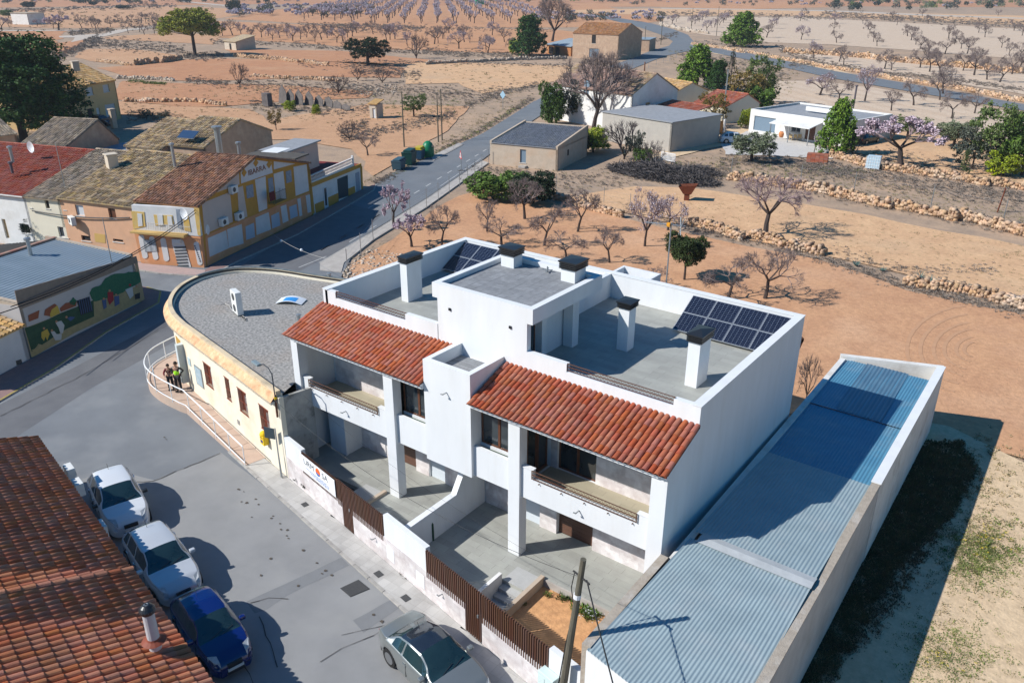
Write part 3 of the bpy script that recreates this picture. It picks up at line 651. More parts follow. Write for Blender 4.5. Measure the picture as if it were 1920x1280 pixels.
lay_tiles(H, Vector((-2.2, -.3, 5.93)), Vector((1, 0, 0)), sl_, 37, 7, .2165, .345, tm, 259, dist, terra)
lay_tiles(H, Vector((-12.55, -.3, 5.93)), Vector((1, 0, 0)), sl_, 37, 7, .2165, .345, tm, 41, dist, terra)
mb = MB()
for a, b in ((-2.24, 5.8), (-12.55, -4.56)):
    mb.add([(a, -.24, 5.925), (b, -.24, 5.925), (b, 2.03, 6.70), (a, 2.03, 6.70)], [(0, 1, 2, 3)]); mb.add([(a, -.24, 5.91), (b, -.24, 5.91), (b, 2.03, 6.69), (a, 2.03, 6.69)], [(3, 2, 1, 0)])
mb.build('roof_channel', terra_under, H, True)
# white mortar bed under the eave tiles (scalloped teeth)
mb = MB()
for a in (-2.2, -12.55):
    for i in range(37): x = a+(i+.5)*.2165; mb.box(x-.1, x+.1, -.2, -.05, 5.86, 5.95)
mb.build('eave_mortar', white, H, True)
# central stair box
mb = MB(); X0, X1, Y0, Y1 = -4.55, -2.25, 0, 2.03
mb.box(X0, X1, Y0, Y0+.22, 2.62, 6.97).box(X0, X0+.22, Y0+.22, Y1, 2.62, 6.97).box(X1-.22, X1, Y0+.22, Y1, 2.62, 6.97).box(X0+.22, X1-.22, Y0+.22, Y1, 2.62, 6.45)
mb.build('stair_box', white, H, True)
g = MB()
for i in range(10): g.box(X0+.24, X1-.24, Y0+.26+i*.17, Y0+.26+i*.17+.155, 6.455, 6.49)
g.build('slatted_floor', paver_m, H, True)
# wall lights / spouts
for (x, y, z) in ((-3.4, -.0, 5.9), (MX-2.5, .12, 3.1), (2.5, .12, 3.1)):
    mb = MB(); mb.box(x-.02, x+.02, y-.22, y, z, z+.03).box(x-.1, x+.02, y-.24, y-.2, z, z+.03).build('wall_spout', galv, H, True)
for (x, z) in ((-4.9, 8.2), (-1.95, 8.2)): MB().box(x-.05, x+.05, 1.98, 2.03, z, z+.1).build('wall_vent', black_m, H, True)
# tower
mb = MB(); mb.box(-5.55, -1.2, 2.03, 2.28, 6.2, 8.57).box(-5.55, -5.3, 2.28, 6.6, 6.2, 8.57).box(-5.3, -2.2, 6.35, 6.6, 6.2, 8.57).box(-2.2, -2.0, 3.6, 6.6, 6.2, 8.57).box(-2.0, -1.95, 6.05, 6.35, 6.2, 8.57); mb.build('tower_wall', white, H, True)
for (x0, x1, y0, y1) in ((-1.98, -1.72, 3.75, 4.05), (-1.95, -1.5, 5.6, 6.05)): MB().box(x0, x1, y0, y1, 6.25, 8.57).build('porch_pillar', white, H, True)
mb = MB().box(-1.96, -1.9, 2.4, 2.46, 6.25, 8.5).box(-1.96, -1.9, 3.5, 3.56, 6.25, 8.5).box(-1.96, -1.9, 2.46, 3.5, 8.4, 8.5); d = mb.build('terrace_door', brownwood, H, True)
g = MB().box(-1.94, -1.92, 2.46, 3.5, 6.28, 8.4).build('pane', glass, d); g.data.transform(Matrix.Translation(-Vector(H.location)))
mb = MB(); a, b, c, d_ = -5.81, -.95, 2.03, 6.82
mb.box(a, b, c, c+.26, 8.57, 9.17).box(a, b, d_-.26, d_, 8.57, 9.17).box(a, a+.26, c+.26, d_-.26, 8.57, 9.17).box(b-.26, b, c+.26, d_-.26, 8.57, 9.17).box(a+.26, b-.26, c+.26, d_-.26, 8.57, 8.93); mb.build('tower_parapet', white, H, True)
pvm = MB().box(0, .392, 0, .392, 0, .03).build('roof_paver', paver_m); pd = pvm.data; bpy.data.objects.remove(pvm)
nx, ny = 11, 11; wx = (b-a-.56)/nx; wy = (d_-c-.56)/ny
for i in range(nx):
    for j in range(ny):
        inst('roof_paver', pd, H, Vector((a+.28+i*wx, c+.28+j*wy, 8.95+random.uniform(0, .006)))-Vector(H.location), sc=(wx/.4, wy/.4, 1))
MB().box(-3.5, -3.25, 6.6, 11.6, 6.25, 7.42).build('terrace_divider', white, H, True)
mb = MB(); mb.box(-3.4, -1.4, 12.85, 13.0, GZ, 7.42).box(-3.4, -3.25, 11.9, 12.85, GZ, 7.42).box(-1.55, -1.4, 11.9, 12.85, GZ, 7.42).box(-3.25, -1.55, 11.9, 12.85, GZ, 6.6); mb.build('light_well', white, H, True)
# chimneys
def chimney(x0, x1, y0, y1, z0, z1, zc, pyr=False):
    c = MB().box(x0, x1, y0, y1, z0, z1).build('chimney', white, H, True)
    mb = MB(); n = 4; e = .07; h = (zc-z1)
    mb.box(x0+.02, x1-.02, y0+.02, y1-.02, z1, zc-.05)
    for i in range(n): z = z1+h*.8*i/n; mb.box(x0-e, x1+e, y0-e, y1+e, z+.012, z+h*.8/n-.02)
    z = z1+h*.8; e = .1; xm, ym = (x0+x1)/2, (y0+y1)/2
    mb.box(x0-e, x1+e, y0-e, y1+e, z, z+.04)
    k = len(mb.v); mb.add([(x0-e, y0-e, z+.041), (x1+e, y0-e, z+.041), (x1+e, y1+e, z+.041), (x0-e, y1+e, z+.041), (xm, ym, z+.041+(.09 if pyr else .03))], [(0, 1, 4), (1, 2, 4), (2, 3, 4), (3, 0, 4)])
    o = mb.build('chimney_cowl', black_m, c); o.data.transform(Matrix.Translation(-Vector(H.location)))
chimney(-10.76, -10.34, 5.27, 6.24, 6.25, 8.12, 8.44); chimney(3.65, 4.12, 5.34, 6.26, 6.25, 8.03, 8.36, True); chimney(.01, .49, 6.6, 7.15, 6.25, 8.08, 8.36)
chimney(-5.22, -4.56, 5.7, 6.3, 8.95, 9.5, 9.86); chimney(-2.2, -1.54, 5.7, 6.5, 8.95, 9.5, 9.86)
# small cooler bracket on tower roof
mb = MB(); p = Vector((-3.2, 6.2, 8.98))
for i in range(4): t = i*pi/2+.4; mb.beam(p+Vector((0, 0, .1)), p+Vector((.22*cos(t), .22*sin(t), .12)), .04, .03)
mb.tube(p, p+Vector((0, 0, .25)), .03); o = mb.build('roof_bracket', galv); tag(o, 'small dark metal bracket left on the upper roof between the two chimneys', 'bracket')
# rain pipe stub on the right gable & red tile end
MB().box(5.2, 5.75, 11.9, 12.25, 6.15, 6.3).build('rear_eave_tile', terra, H, True)
# rear eave roof at the back
MB().add([(-1.3, 11.9, 6.5), (5.75, 11.9, 6.5), (5.75, 12.3, 6.25), (-1.3, 12.3, 6.25), (-1.3, 11.9, 5.9), (5.75, 11.9, 5.9), (5.75, 12.3, 6.15), (-1.3, 12.3, 6.15)], [(0, 1, 2, 3), (7, 6, 5, 4), (3, 2, 6, 7), (1, 5, 6, 2), (0, 3, 7, 4)]).build('rear_eave', terra, H, True)
# closet in the left ground floor terrace
MB().box(-11.6, -10.55, 1.0, 2.0, 0, 2.66).build('closet', white, H, True)
# divider wall between the two front terraces
dw = MB(); prof = [(FY(-3.4)-.05, -.3), (2.0, -.3), (2.0, 2.05), (.62, 2.05), (.62, 1.95), (.2, 1.32), (FY(-3.4)-.05, 1.32)]
n = len(prof); dw.add([(-3.5, y, z) for y, z in prof]+[(-3.24, y, z) for y, z in prof], [tuple(range(n-1, -1, -1)), tuple(range(n, 2*n))]+[(i, (i+1) % n, n+(i+1) % n, n+i) for i in range(n)])
o = dw.build('divider_wall', white); tag(o, 'white stepped divider wall between the two front terraces', 'wall')
bm = bmesh.new(); bm.from_mesh(o.data); bmesh.ops.recalc_face_normals(bm, faces=bm.faces); bm.to_mesh(o.data); bm.free()

# solar panels
cell = mat('solar_cells', (.006, .008, .02), (.004, .006, .014), 1, .12, spec=.7)
n_ = cell.node_tree.nodes; l_ = cell.node_tree.links; b_ = n_['Principled BSDF']; src = b_.inputs['Base Color'].links[0].from_socket
tc = n_.new('ShaderNodeTexCoord'); br = n_.new('ShaderNodeTexBrick'); br.offset = 0; br.inputs['Scale'].default_value = 1; br.inputs['Brick Width'].default_value = .178; br.inputs['Row Height'].default_value = .1
br.inputs['Mortar Size'].default_value = .004; br.inputs['Color1'].default_value = (.006, .008, .022, 1); br.inputs['Color2'].default_value = (.004, .006, .018, 1); br.inputs['Mortar'].default_value = (.16, .19, .24, 1)
l_.new(tc.outputs['Object'], br.inputs[0]); l_.new(br.outputs[0], b_.inputs['Base Color'])
px0 = Vector((0, 9.62, 6.36)); up_ = Vector((0, 1.9, 1.0)).normalized(); tilt = atan2(1.0, 1.9)
def panel(x, k, label, grp):
    Lh = 1.03; w = 1.12
    loc = Vector((x, px0.y, px0.z))+up_*(k*(Lh+.02))
    t = thing('solar_panel', label, 'solar panel', loc, 0, grp); t.rotation_euler = (tilt, 0, 0)
    o = MB().box(.02, w-.02, .02, Lh-.02, .03, .036).build('cells', cell, t)
    f = MB(); f.box(0, w, 0, .02, 0, .04).box(0, w, Lh-.02, Lh, 0, .04).box(0, .02, .02, Lh-.02, 0, .04).box(w-.02, w, .02, Lh-.02, 0, .04).box(.02, w-.02, .02, Lh-.02, 0, .01).build('frame', mat('aluminium_frame', (.5, .52, .54), None, rough=.35, metal=.6), t)
    mb = MB()
    if k == 0: mb.box(.1, .16, .1, .2, -.15, -.01).box(w-.16, w-.1, .1, .2, -.15, -.01)
    else: mb.box(.1, .16, .5, .56, -.8, -.01).box(w-.16, w-.1, .5, .56, -.8, -.01)
    s = mb.build('support', galv, t)
cn = ['first', 'second', 'third', 'fourth']
for c_ in range(4):
    for k in range(2):
        panel(1.0+c_*1.135, k, f"{'upper' if k else 'lower'} row solar panel, {cn[c_]} from the left in the right-hand array", 'solar panels on the right terrace')
        panel(-12.07+c_*1.135, k, f"{'upper' if k else 'lower'} row solar panel, {cn[c_]} from the left in the left-hand array", 'solar panels on the left terrace')

# ================================================================== FRONT WALL (fence)
FW_ = thing('front_wall', 'low marble and white street wall with brown metal slats in front of the white house', 'wall', (FO.x, FO.y, 0), FA)
def fbox(s0, s1, v0, v1, z0, z1, nm, m, par=FW_, **k): return MB().box(s0, s1, v0, v1, z0, z1).build(nm, m, par, **k)
TOP = 1.66
for s0, s1, z in ((0, 4.72, .72), (5.5, 12.58, .72), (13.46, 18.3, .72)): fbox(s0, s1, 0, .2, GZ-.05, z, 'base_wall', white)
fbox(0, 1.55, 0, .2, .721, TOP+.02, 'wall_section', white); fbox(7.75, 10.4, 0, .2, .721, TOP+.08, 'wall_section', white); fbox(16.6, 18.3, 0, .2, .721, TOP, 'wall_section', white)
fbox(-.2, 0, 0, 1.6, GZ, TOP, 'return_wall', white)
fpan = MB().box(0, .796, -.014, .002, 0, .396).build('cladding_panel', marble, FW_); fpd = fpan.data; bpy.data.objects.remove(fpan)
for s0, s1 in ((0, 4.72), (5.5, 12.58), (13.46, 16.6)):
    for j in range(3):
        h = (.72-SW)/3; x = s0-(j % 2)*.4
        while x < s1-.01:
            a, b = max(x, s0), min(x+.8, s1)
            if b-a > .05: inst('cladding_panel', fpd, FW_, (a, 0, SW+j*h), sc=((b-a)/.8, 1, h/.4))
            x += .8
slat = MB().box(0, .045, -.03, .06, 0, 1.0).build('slat', brown, FW_); sd_ = slat.data; bpy.data.objects.remove(slat)
def slats(s0, s1, z0, z1, par=FW_, v=0, pitch=.105):
    s = s0
    while s < s1-.02: inst('slat', sd_, par, (s, v+.0, z0), sc=(1, 1, z1-z0)); s += pitch
slats(4.45, 4.74, .5, TOP); slats(5.52, 7.72, .5, TOP); slats(10.42, 12.6, .5, TOP); slats(13.48, 16.58, .5, TOP); slats(1.6, 4.4, .6, TOP-.05)
for s0, s1 in ((4.45, 7.72), (10.42, 16.58), (1.6, 4.4)):
    if s0 < 2: fbox(s0, s1, .062, .09, 1.4, 1.44, 'slat_rail', brown); fbox(s0, s1, .062, .09, .85, .89, 'slat_rail', brown)
    else:
        for a, b in (((s0, 4.74), (5.52, s1)) if s0 < 6 else ((s0, 12.58), (13.48, s1))):
            fbox(a, b, .062, .09, 1.4, 1.44, 'slat_rail', brown); fbox(a, b, .062, .09, .85, .89, 'slat_rail', brown)
for s0, s1 in ((4.78, 5.46), (12.62, 13.42)):
    gt = bpy.data.objects.new('gate', None); link(gt); gt.parent = FW_; gt.location = (s0, 0, SW+.03)
    slats(0, s1-s0, 0, TOP-SW-.03, gt); MB().box(0, s1-s0, .062, .09, .3, .34).build('gate_rail', brown, gt); MB().box(0, s1-s0, .062, .09, 1.5, 1.54).build('gate_rail', brown, gt)
    MB().box(s1-s0-.16, s1-s0-.1, -.06, -.03, 1.0, 1.12).build('handle', galv, gt)
# letter plates, wall spouts
for s in (7.85, 9.75): fbox(s, s+.5, -.022, -.016, -.18, .42, 'white_plate', ceramic)
for s in (7.1, 11.3): MB().box(s, s+.03, -.18, 0, .3, .33).box(s-.08, s+.03, -.2, -.17, .3, .33).build('wall_spout', galv, FW_)
# banner
B = thing('banner', 'white banner with black lettering and orange disc on the left end of the front wall', 'banner', FWp(1.5, -.05, 0), FA)
MB().box(0, 2.86, -.02, -.01, .78, 1.6).build('sheet', mat('banner_vinyl', (.78, .79, .8), None, rough=.5), B)
ink = mat('banner_ink', (.05, .055, .06)); ink2 = mat('banner_orange', (.8, .14, .03)); ink3 = mat('banner_blue', (.06, .16, .4))
text('URM', .38, ink, B, (.78, -.023, 1.33), (pi/2, 0, 0), ext=.001, sx=1.12)
text('SA', .38, ink, B, (2.08, -.023, 1.33), (pi/2, 0, 0), ext=.001, sx=1.12)
def disc(mb, cx, cz, r, y, a0=0, a1=2*pi, n=20):
    mb.add([(cx+r*cos(a0+(a1-a0)*i/n), y, cz+r*sin(a0+(a1-a0)*i/n)) for i in range(n)], [tuple(range(n))]); return mb
disc(MB(), 1.53, 1.33, .19, -.023).build('logo_disc', ink2, B); disc(MB(), 1.53, 1.33, .19, -.025, pi+.2, 2*pi-.2, 12).build('logo_arc', ink3, B)
mb = MB()
for r_, (z, a0, a1) in enumerate(((1.06, .45, 2.2), (1.0, .8, 2.35), (.94, .9, 2.3), (.885, 1.3, 2.4))):
    x = a0
    while x < a1: w = random.uniform(.05, .16); mb.quad((x, -.023, z-.014), (x+w, -.023, z-.014), (x+w, -.023, z+.014), (x, -.023, z+.014)); x += w+.03
mb.build('small_print', ink3, B)
# garden beds, steps
sheet_px('garden_soil', None, soil_gard, 0, z0=-.27, world_pts=[Vector(p) for p in ((1.5, -.45, 0), (1.5, FY(1.5), 0), (6.0, FY(6.0), 0), (5.85, -.45, 0))])
sheet_px('garden_soil', None, mat('dark_garden_soil', (.12, .085, .06), (.08, .06, .045), 3, .95, bump=.6), 0, z0=-.2, world_pts=[Vector(p) for p in ((-12.1, -.5, 0), (-12.1, FY(-12.1), 0), (-8.3, FY(-8.3), 0), (-8.3, -.5, 0))])
stp = mat('pale_step_tile', (.43, .43, .42), (.37, .37, .36), 2, .6)
for X0, X1, YS in ((.32, 1.35, -1.4), (-8.15, -7.1, -1.0)):
    t = thing('garden_steps', {True: 'pale tiled garden steps leading from the right terrace down to the street gate', False: 'pale tiled garden steps behind the left street gate'}[X0 > 0], 'steps', ((X0+X1)/2, YS-.5, 0))
    MB().box(X0, X1, YS-.0, YS+.9, .001, .012).build('landing', stp, t, True)
    for i in range(2): MB().box(X0, X1, YS-.3*(i+1), YS-.3*i-.002, -.5, -.15*(i+1)).build('step', stp, t, True)
    MB().box(X0, X1, FY(X1)-.05, YS-.602, -.5, SW).build('step', stp, t, True)
    ye = max(FY(X1)+.15, YS-1.3)
    MB().box(X1+.001, X1+.16, ye, YS+.95, -.5, .13).build('side_wall', beige_w, t, True)
    MB().box(X0-.14, X0-.001, ye, YS-.05 if X0 > 0 else YS, -.5, .32 if X0 > 0 else .1).build('side_wall', white_mid, t, True)
MB().box(1.51, 5.8, -.52, -.452, -.5, .02).build('garden_kerb', concrete, kind='structure')
# ================================================================== RIGHT SHED (long corrugated-roof shed)
def corrug(p00, p10, p11, p01, pitch, amp, name, m, parent, nseg=6, kind=None):
    """corrugated sheet over the quad p00-p10 (across ribs) , p01-p11 ; ribs run p00->p01"""
    p00, p10, p11, p01 = map(Vector, (p00, p10, p11, p01)); w = (p10-p00).length; n = int(w/pitch)*nseg
    V = []; 
    pl = Vector(parent.location) if parent else Vector((0, 0, 0))
    for i in range(n+1):
        t = i/n; z = amp*cos(2*pi*i/nseg)
        for a, b in ((p00, p10), (p01, p11)): q = a.lerp(b, t)-pl; V.append((q.x, q.y, q.z+z))
    Fq = [(2*i, 2*i+2, 2*i+3, 2*i+1) for i in range(n)]
    o = npmesh(name, V, Fq, m, parent, kind, smooth=True); return o
SH = thing('long_shed', 'long narrow shed with corrugated sheet roof along the right side of the white house', 'shed', (8.2, 8, 0))
ZT = 2.9
# walls follow slightly skewed plan
Lf, Lb, Rb, Rf = Vector((6.15, -4.9, 0)), Vector((5.8, 19.0, 0)), Vector((10.2, 20.5, 0)), Vector((10.75, -8.5, 0))
Lf2 = Vector((6.1, -4.75, 0))
FRL = Vector((6.12, -4.85, 0)); 
def strip(a, b, w, z0, z1, nm, m, par=SH, side=1):
    a = Vector((a[0], a[1], 0)); b = Vector((b[0], b[1], 0)); d = (b-a).normalized(); n = Vector((-d.y, d.x, 0))*w*side
    q = [a, b, b+n, a+n]
    if side < 0: q = q[::-1]
    return MB().prism([(p.x, p.y) for p in q], z0, z1).build(nm, m, par, True)
strip((6.1, -4.9), (6.05, -.05), .28, GZ-.1, ZT+.02, 'side_wall', coping, side=1)
strip((6.05, -.02), (5.78, 19.0), .25, GZ-.1, ZT, 'side_wall', white_old, side=-1)
yj = 8.3
strip((10.66, -9.0), (10.4, yj), .27, GZ-.6, ZT+.08, 'outer_wall', shedwall, side=1)
strip((10.42, yj), (10.2, 20.6), .3, GZ-.6, ZT+.12, 'outer_wall', white_old, side=1)
strip((10.68, -9.0), (10.42, yj-.02), .30, ZT+.081, ZT+.13, 'wall_coping', coping, side=1)
strip((10.45, yj), (10.23, 20.65), .36, ZT+.121, ZT+.16, 'wall_coping', white, side=1)
strip((5.78, 19.0), (10.2, 20.6), .3, GZ-.1, ZT+.1, 'rear_wall', white_old, side=1)
# front wall facing the street, below the roof edge
MB().prism([(6.0, -4.95), (10.6, -5.9), (10.6, -5.7), (6.0, -4.7)], GZ-.1, ZT-.12).build('street_wall', white, SH, True)
xl = lambda y: 6.33+(y+4.9)*(-.3/24) ; xr = lambda y: 10.42+(y+8)*(-.5/28.5)
def rf(y0, y1, z0, z1, m, nm='roof_sheet', pitch=.125, amp=.012): return corrug((xl(y0), y0, z0), (xr(y0), y0, z0), (xr(y1), y1, z1), (xl(y1), y1, z1), pitch, amp, nm, m, SH)
corrug((6.05, -5.0, ZT-.02), (10.4, -5.95, ZT-.02), (xr(1.1), 1.1, ZT+.2), (xl(1.1), 1.1, ZT+.2), .125, .013, 'roof_sheet', sheet, SH)
rf(1.5, yj, ZT+.2, ZT-.05, sheet)
rf(yj+.02, 13.5, ZT-.08, ZT-.1, sheet_b); rf(13.5, 19.2, ZT-.06, ZT-.1, sheet_b)
y0 = .98; mb = MB(); mb.add([(xl(y0)+.25, y0, ZT+.23), (xr(y0)+.02, y0, ZT+.23), (xr(y0)+.02, y0+.3, ZT+.27), (xl(y0)+.25, y0+.3, ZT+.27), (xl(y0)+.25, y0+.6, ZT+.22), (xr(y0)+.02, y0+.6, ZT+.22)], [(0, 1, 2, 3), (3, 2, 5, 4)]); mb.build('ridge_sheet', mat('pale_ridge_sheet', (.42, .44, .45), (.34, .36, .37), 2, .6), SH, True)
# translucent darker strip on the rear roof
corrug((7.2, 13.6, ZT-.045), (9.1, 13.6, ZT-.045), (8.9, 19.3, ZT-.085), (7.0, 19.3, ZT-.085), .17, .012, 'skylight_sheet', mat('blue_skylight_sheet', (.09, .17, .24), (.07, .14, .21), 1, .35, spec=.5), SH)

# ================================================================== CREAM ROUNDED BUILDING
CR = thing('cream_building', 'cream single-storey building with a rounded end and flat gravel roof', 'building', (-20, 4, 0))
def smooth_curve(pts, n=6):
    P = [Vector((p[0], p[1], 0)) for p in pts]; out = []
    for i in range(len(P)-1):
        p0 = P[max(0, i-1)]; p1 = P[i]; p2 = P[i+1]; p3 = P[min(len(P)-1, i+2)]
        for k in range(n):
            t = k/n; out.append(.5*((2*p1)+(-p0+p2)*t+(2*p0-5*p1+4*p2-p3)*t*t+(-p0+3*p1-3*p2+p3)*t**3))
    out.append(P[-1]); return out
wallc = [FWp(-.1, .0), FWp(-9.6, .0)]+smooth_curve([(-21.35, .42), (-23.6, 1.05), (-25.6, 2.15), (-27.2, 3.9), (-27.75, 5.9), (-27.0, 7.7), (-25.0, 8.95), (-22.0, 9.75), (-17.5, 11.0), (-12.5, 12.3)])[1:]
def offs(pts, d):
    out = []
    for i, p in enumerate(pts):
        a = pts[max(0, i-1)]; b = pts[min(len(pts)-1, i+1)]; t = (b-a).normalized(); out.append(Vector((p.x-t.y*d, p.y+t.x*d, 0)))
    return out
# path runs right->left along the street then clockwise; outward is on the left of travel ( +d )
def ribbon(pa, za, pb, zb, nm, m, par, smooth=False):
    V = [(p.x, p.y, za) for p in pa]+[(p.x, p.y, zb) for p in pb]; n = len(pa)
    mb = MB(); mb.add(V, [(i, n+i, n+i+1, i+1) for i in range(n-1)]); return mb.build(nm, m, par, True, smooth=smooth)
def solid_ribbon(p0, p1, z0, z1, nm, m, par):
    n = len(p0); V = [(p.x, p.y, z0) for p in p0]+[(p.x, p.y, z0) for p in p1]+[(p.x, p.y, z1) for p in p1]+[(p.x, p.y, z1) for p in p0]
    mb = MB(); Fc = []
    for r in range(4):
        for i in range(n-1): Fc.append((r*n+i, r*n+i+1, ((r+1) % 4)*n+i+1, ((r+1) % 4)*n+i))
    Fc += [(0, n, 2*n, 3*n), (n-1, 4*n-1, 3*n-1, 2*n-1)]
    mb.add(V, Fc); o = mb.build(nm, m, par, True); bm = bmesh.new(); bm.from_mesh(o.data); bmesh.ops.recalc_face_normals(bm, faces=bm.faces); bm.to_mesh(o.data); bm.free(); return o
pin = offs(wallc, -.25)
# straight street wall with openings (local frame of the fence), s from -9.6 to -.1
wl = thing('x', None, None); 
CRh = [(-2.15, -1.25, 1.2, 2.45), (-4.35, -3.45, 1.2, 2.45), (-5.75, -5.25, 1.3, 2.5), (-8.25, -7.35, 1.15, 2.4)]
def frame_world(mb):      # local (s,v,z) -> world
    mb.v = [tuple(FWp(p[0], p[1], p[2])) for p in mb.v]; return mb
bpy.data.objects.remove(wl)
m_ = MB(); wall_open(m_, -9.6, -.1, GZ-.1, 3.72, 0, .25, CRh); frame_world(m_).build('street_wall', cream, CR, True)
solid_ribbon(wallc[1:], pin[1:], GZ-.1, 3.72, 'curved_wall', cream, CR)
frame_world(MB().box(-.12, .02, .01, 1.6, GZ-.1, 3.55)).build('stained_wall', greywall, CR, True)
frame_world(MB().box(-.14, .05, -.02, .2, GZ-.1, 3.6)).build('corner_strip', cream, CR, True)
# cornice : lower rusty band and upper cream roll
o1 = offs(wallc, .34); o0 = offs(wallc, 0); o2 = offs(wallc, .05); i2 = offs(wallc, -.17)
solid_ribbon(o1, o0, 3.3, 3.42, 'cornice_soffit', cream, CR)
ribbon(o1, 3.42, o2, 3.72, 'cornice', rust_cornice, CR); ribbon(o1, 3.3, o1, 3.42, 'cornice_edge', rust_cornice, CR)
solid_ribbon(o2, i2, 3.6, 3.86, 'parapet', mat('worn_cream_coping', (.66, .52, .33), (.6, .5, .36), 2, .9, bump=.4, bscale=14, dirt=(.33, .27, .19), dscale=1.1, damt=.7), CR)
k = [i for i, p in enumerate(wallc) if p.y > 5 ]
solid_ribbon(offs(wallc, .0)[k[0]:], offs(wallc, -.15)[k[0]:], 3.861, 3.92, 'dark_flashing', mat('grey_flashing', (.1, .12, .13), (.2, .22, .22), 3, .6), CR)
i3 = offs(wallc, -.14); q = i3+[Vector((-12.42, 12.0, 0)), Vector((-12.42, .1, 0))]
MB().add([(p.x, p.y, 3.6) for p in q], [tuple(range(len(q)))]).build('gravel_roof', gravel, CR, True)
o = bpy.data.objects['gravel_roof']; 
if o.data.polygons[0].normal.z < 0: o.data.flip_normals()
i4 = offs(wallc, -.18); ribbon(i4, 3.6, i4, 3.84, 'parapet_lining', black_m, CR)
# windows with bars
for (a, b, c, d) in CRh:
    w = frame_world(MB().box(a, b, .16, .2, c, d)).build('window', mat('brown_shutter_red', (.2, .06, .035), (.16, .05, .03), 3, .6), CR, True)
    nb = max(3, int((b-a)/.12))
    for i in range(nb+1):
        x = a+(b-a)*i/nb; k = frame_world(MB().box(x-.01, x+.01, .0, .02, c, d)).build('bar', rustp, w, True); 
    frame_world(MB().box(a-.03, b+.03, -.02, .02, c-.02, c+.02).box(a-.03, b+.03, -.02, .02, d-.02, d+.02).box(a, b, -.01, .01, (c+d)/2-.012, (c+d)/2+.012)).build('bar', rustp, w, True)
    frame_world(MB().box(a+(b-a)*.45, b-.03, .13, .158, c+.03, d-.35)).build('pane', glassw, w, True)
# noticeboard, number plate, doorway
frame_world(MB().box(-9.45, -8.7, -.05, -.002, .75, 1.75)).build('notice_board', mat('notice_board_blue', (.3, .42, .48), (.45, .52, .55), 4, .3), CR, True)
frame_world(MB().box(-9.5, -8.65, -.045, -.001, .7, 1.8)).build('notice_frame', galv, CR, True)
tp = wallc[3]; 
dr = thing('noticeboard', None, None); bpy.data.objects.remove(dr)
def on_curve(i, w, z0, z1, nm, m, d=.03, par=CR, back=0.):
    a = wallc[i]; b = wallc[i+1]; t = (b-a).normalized(); n = Vector((-t.y, t.x, 0)); mb = MB()
    q = [a+n*back, a+t*w+n*back, a+t*w+n*(back+d), a+n*(back+d)]
    return MB().prism([(p.x, p.y) for p in q][::-1], z0, z1).build(nm, m, par, True)
on_curve(2, .35, 1.5, 1.95, 'plaque', mat('tile_plaque', (.55, .62, .62), (.35, .5, .55), 8, .4))
on_curve(5, .85, .25, 2.55, 'doorway', mat('ochre_door_recess', (.5, .3, .07), (.4, .22, .05), 2, .7), .012)
on_curve(4, .3, .3, 2.5, 'door_leaf', mat('pale_door', (.5, .55, .55), None), .35)
frame_world(MB().box(-4.9, -4.65, -.02, -.002, .25, .5)).build('wall_grille', galv, CR, True)
# post box
pb = thing('post_box', 'yellow metal post box hung on the cream wall near its right corner', 'post box', FWp(-1.7, -.14, .6), FA)
MB().box(-.19, .19, -.14, .12, 0, .5).build('body', post_y, pb, bevel=.03); MB().lathe([(.19, 0), (.185, .06), (.14, .13), (.06, .18), (0, .19)], (0, -.01, .5), 10).build('lid', post_y, pb)
MB().box(-.12, .12, -.15, -.14, .36, .39).build('slot', black_m, pb); MB().box(-.1, .1, -.147, -.14, .12, .26).build('badge', mat('dark_blue_badge', (.02, .04, .2)), pb)
# mirror / sign panel and pole at the corner
ms = thing('sign_back', 'dark rounded road sign seen from behind on two thin poles at the cream building corner', 'road sign', FWp(-.25, -.22, SW), FA+.5)
MB().box(-.62, -.08, .02, .05, 1.9, 2.45).build('panel', mat('dark_sign_back', (.05, .07, .08), None, rough=.4), ms, bevel=.1)
MB().tube((0, 0, 0), (0, 0, 2.5), .03, n=8).build('pole', galv, ms); MB().tube((.1, -.06, 0), (.02, -.02, 1.2), .025, n=8).build('brace', galv, ms)
# street lamp on the corner
p = FWp(-.1, -.02, 0)
sl2 = thing('street_lamp', 'wall-mounted street lamp with curved arm over the cream building corner', 'street lamp', (p.x, p.y, 3.0), FA)
mb = MB(); mb.tube((0, -.08, -.35), (0, -.08, .6), .05, n=6).build('bracket', mat('rusty_bracket', (.2, .09, .05)), sl2)
mb = MB(); mb.path([(0, -.08, .6), (-.02, -.08, 1.75)], .028, 6); mb.path([(-.02, -.08, 1.7), (-.25, -.1, 1.92), (-.6, -.14, 1.98), (-.95, -.18, 1.86)], .024, 6); mb.build('arm', mat('dark_lamp_arm', (.05, .06, .07)), sl2)
mb = MB(); mb.box(-1.5, -.9, -.3, -.08, 1.78, 1.88); mb.build('lamp_head', mat('grey_lamp_head', (.2, .25, .27), None, rough=.4), sl2, bevel=.03)
MB().box(-.09, .05, -.13, .0, .52, .62).build('junction_box', post_y, sl2)
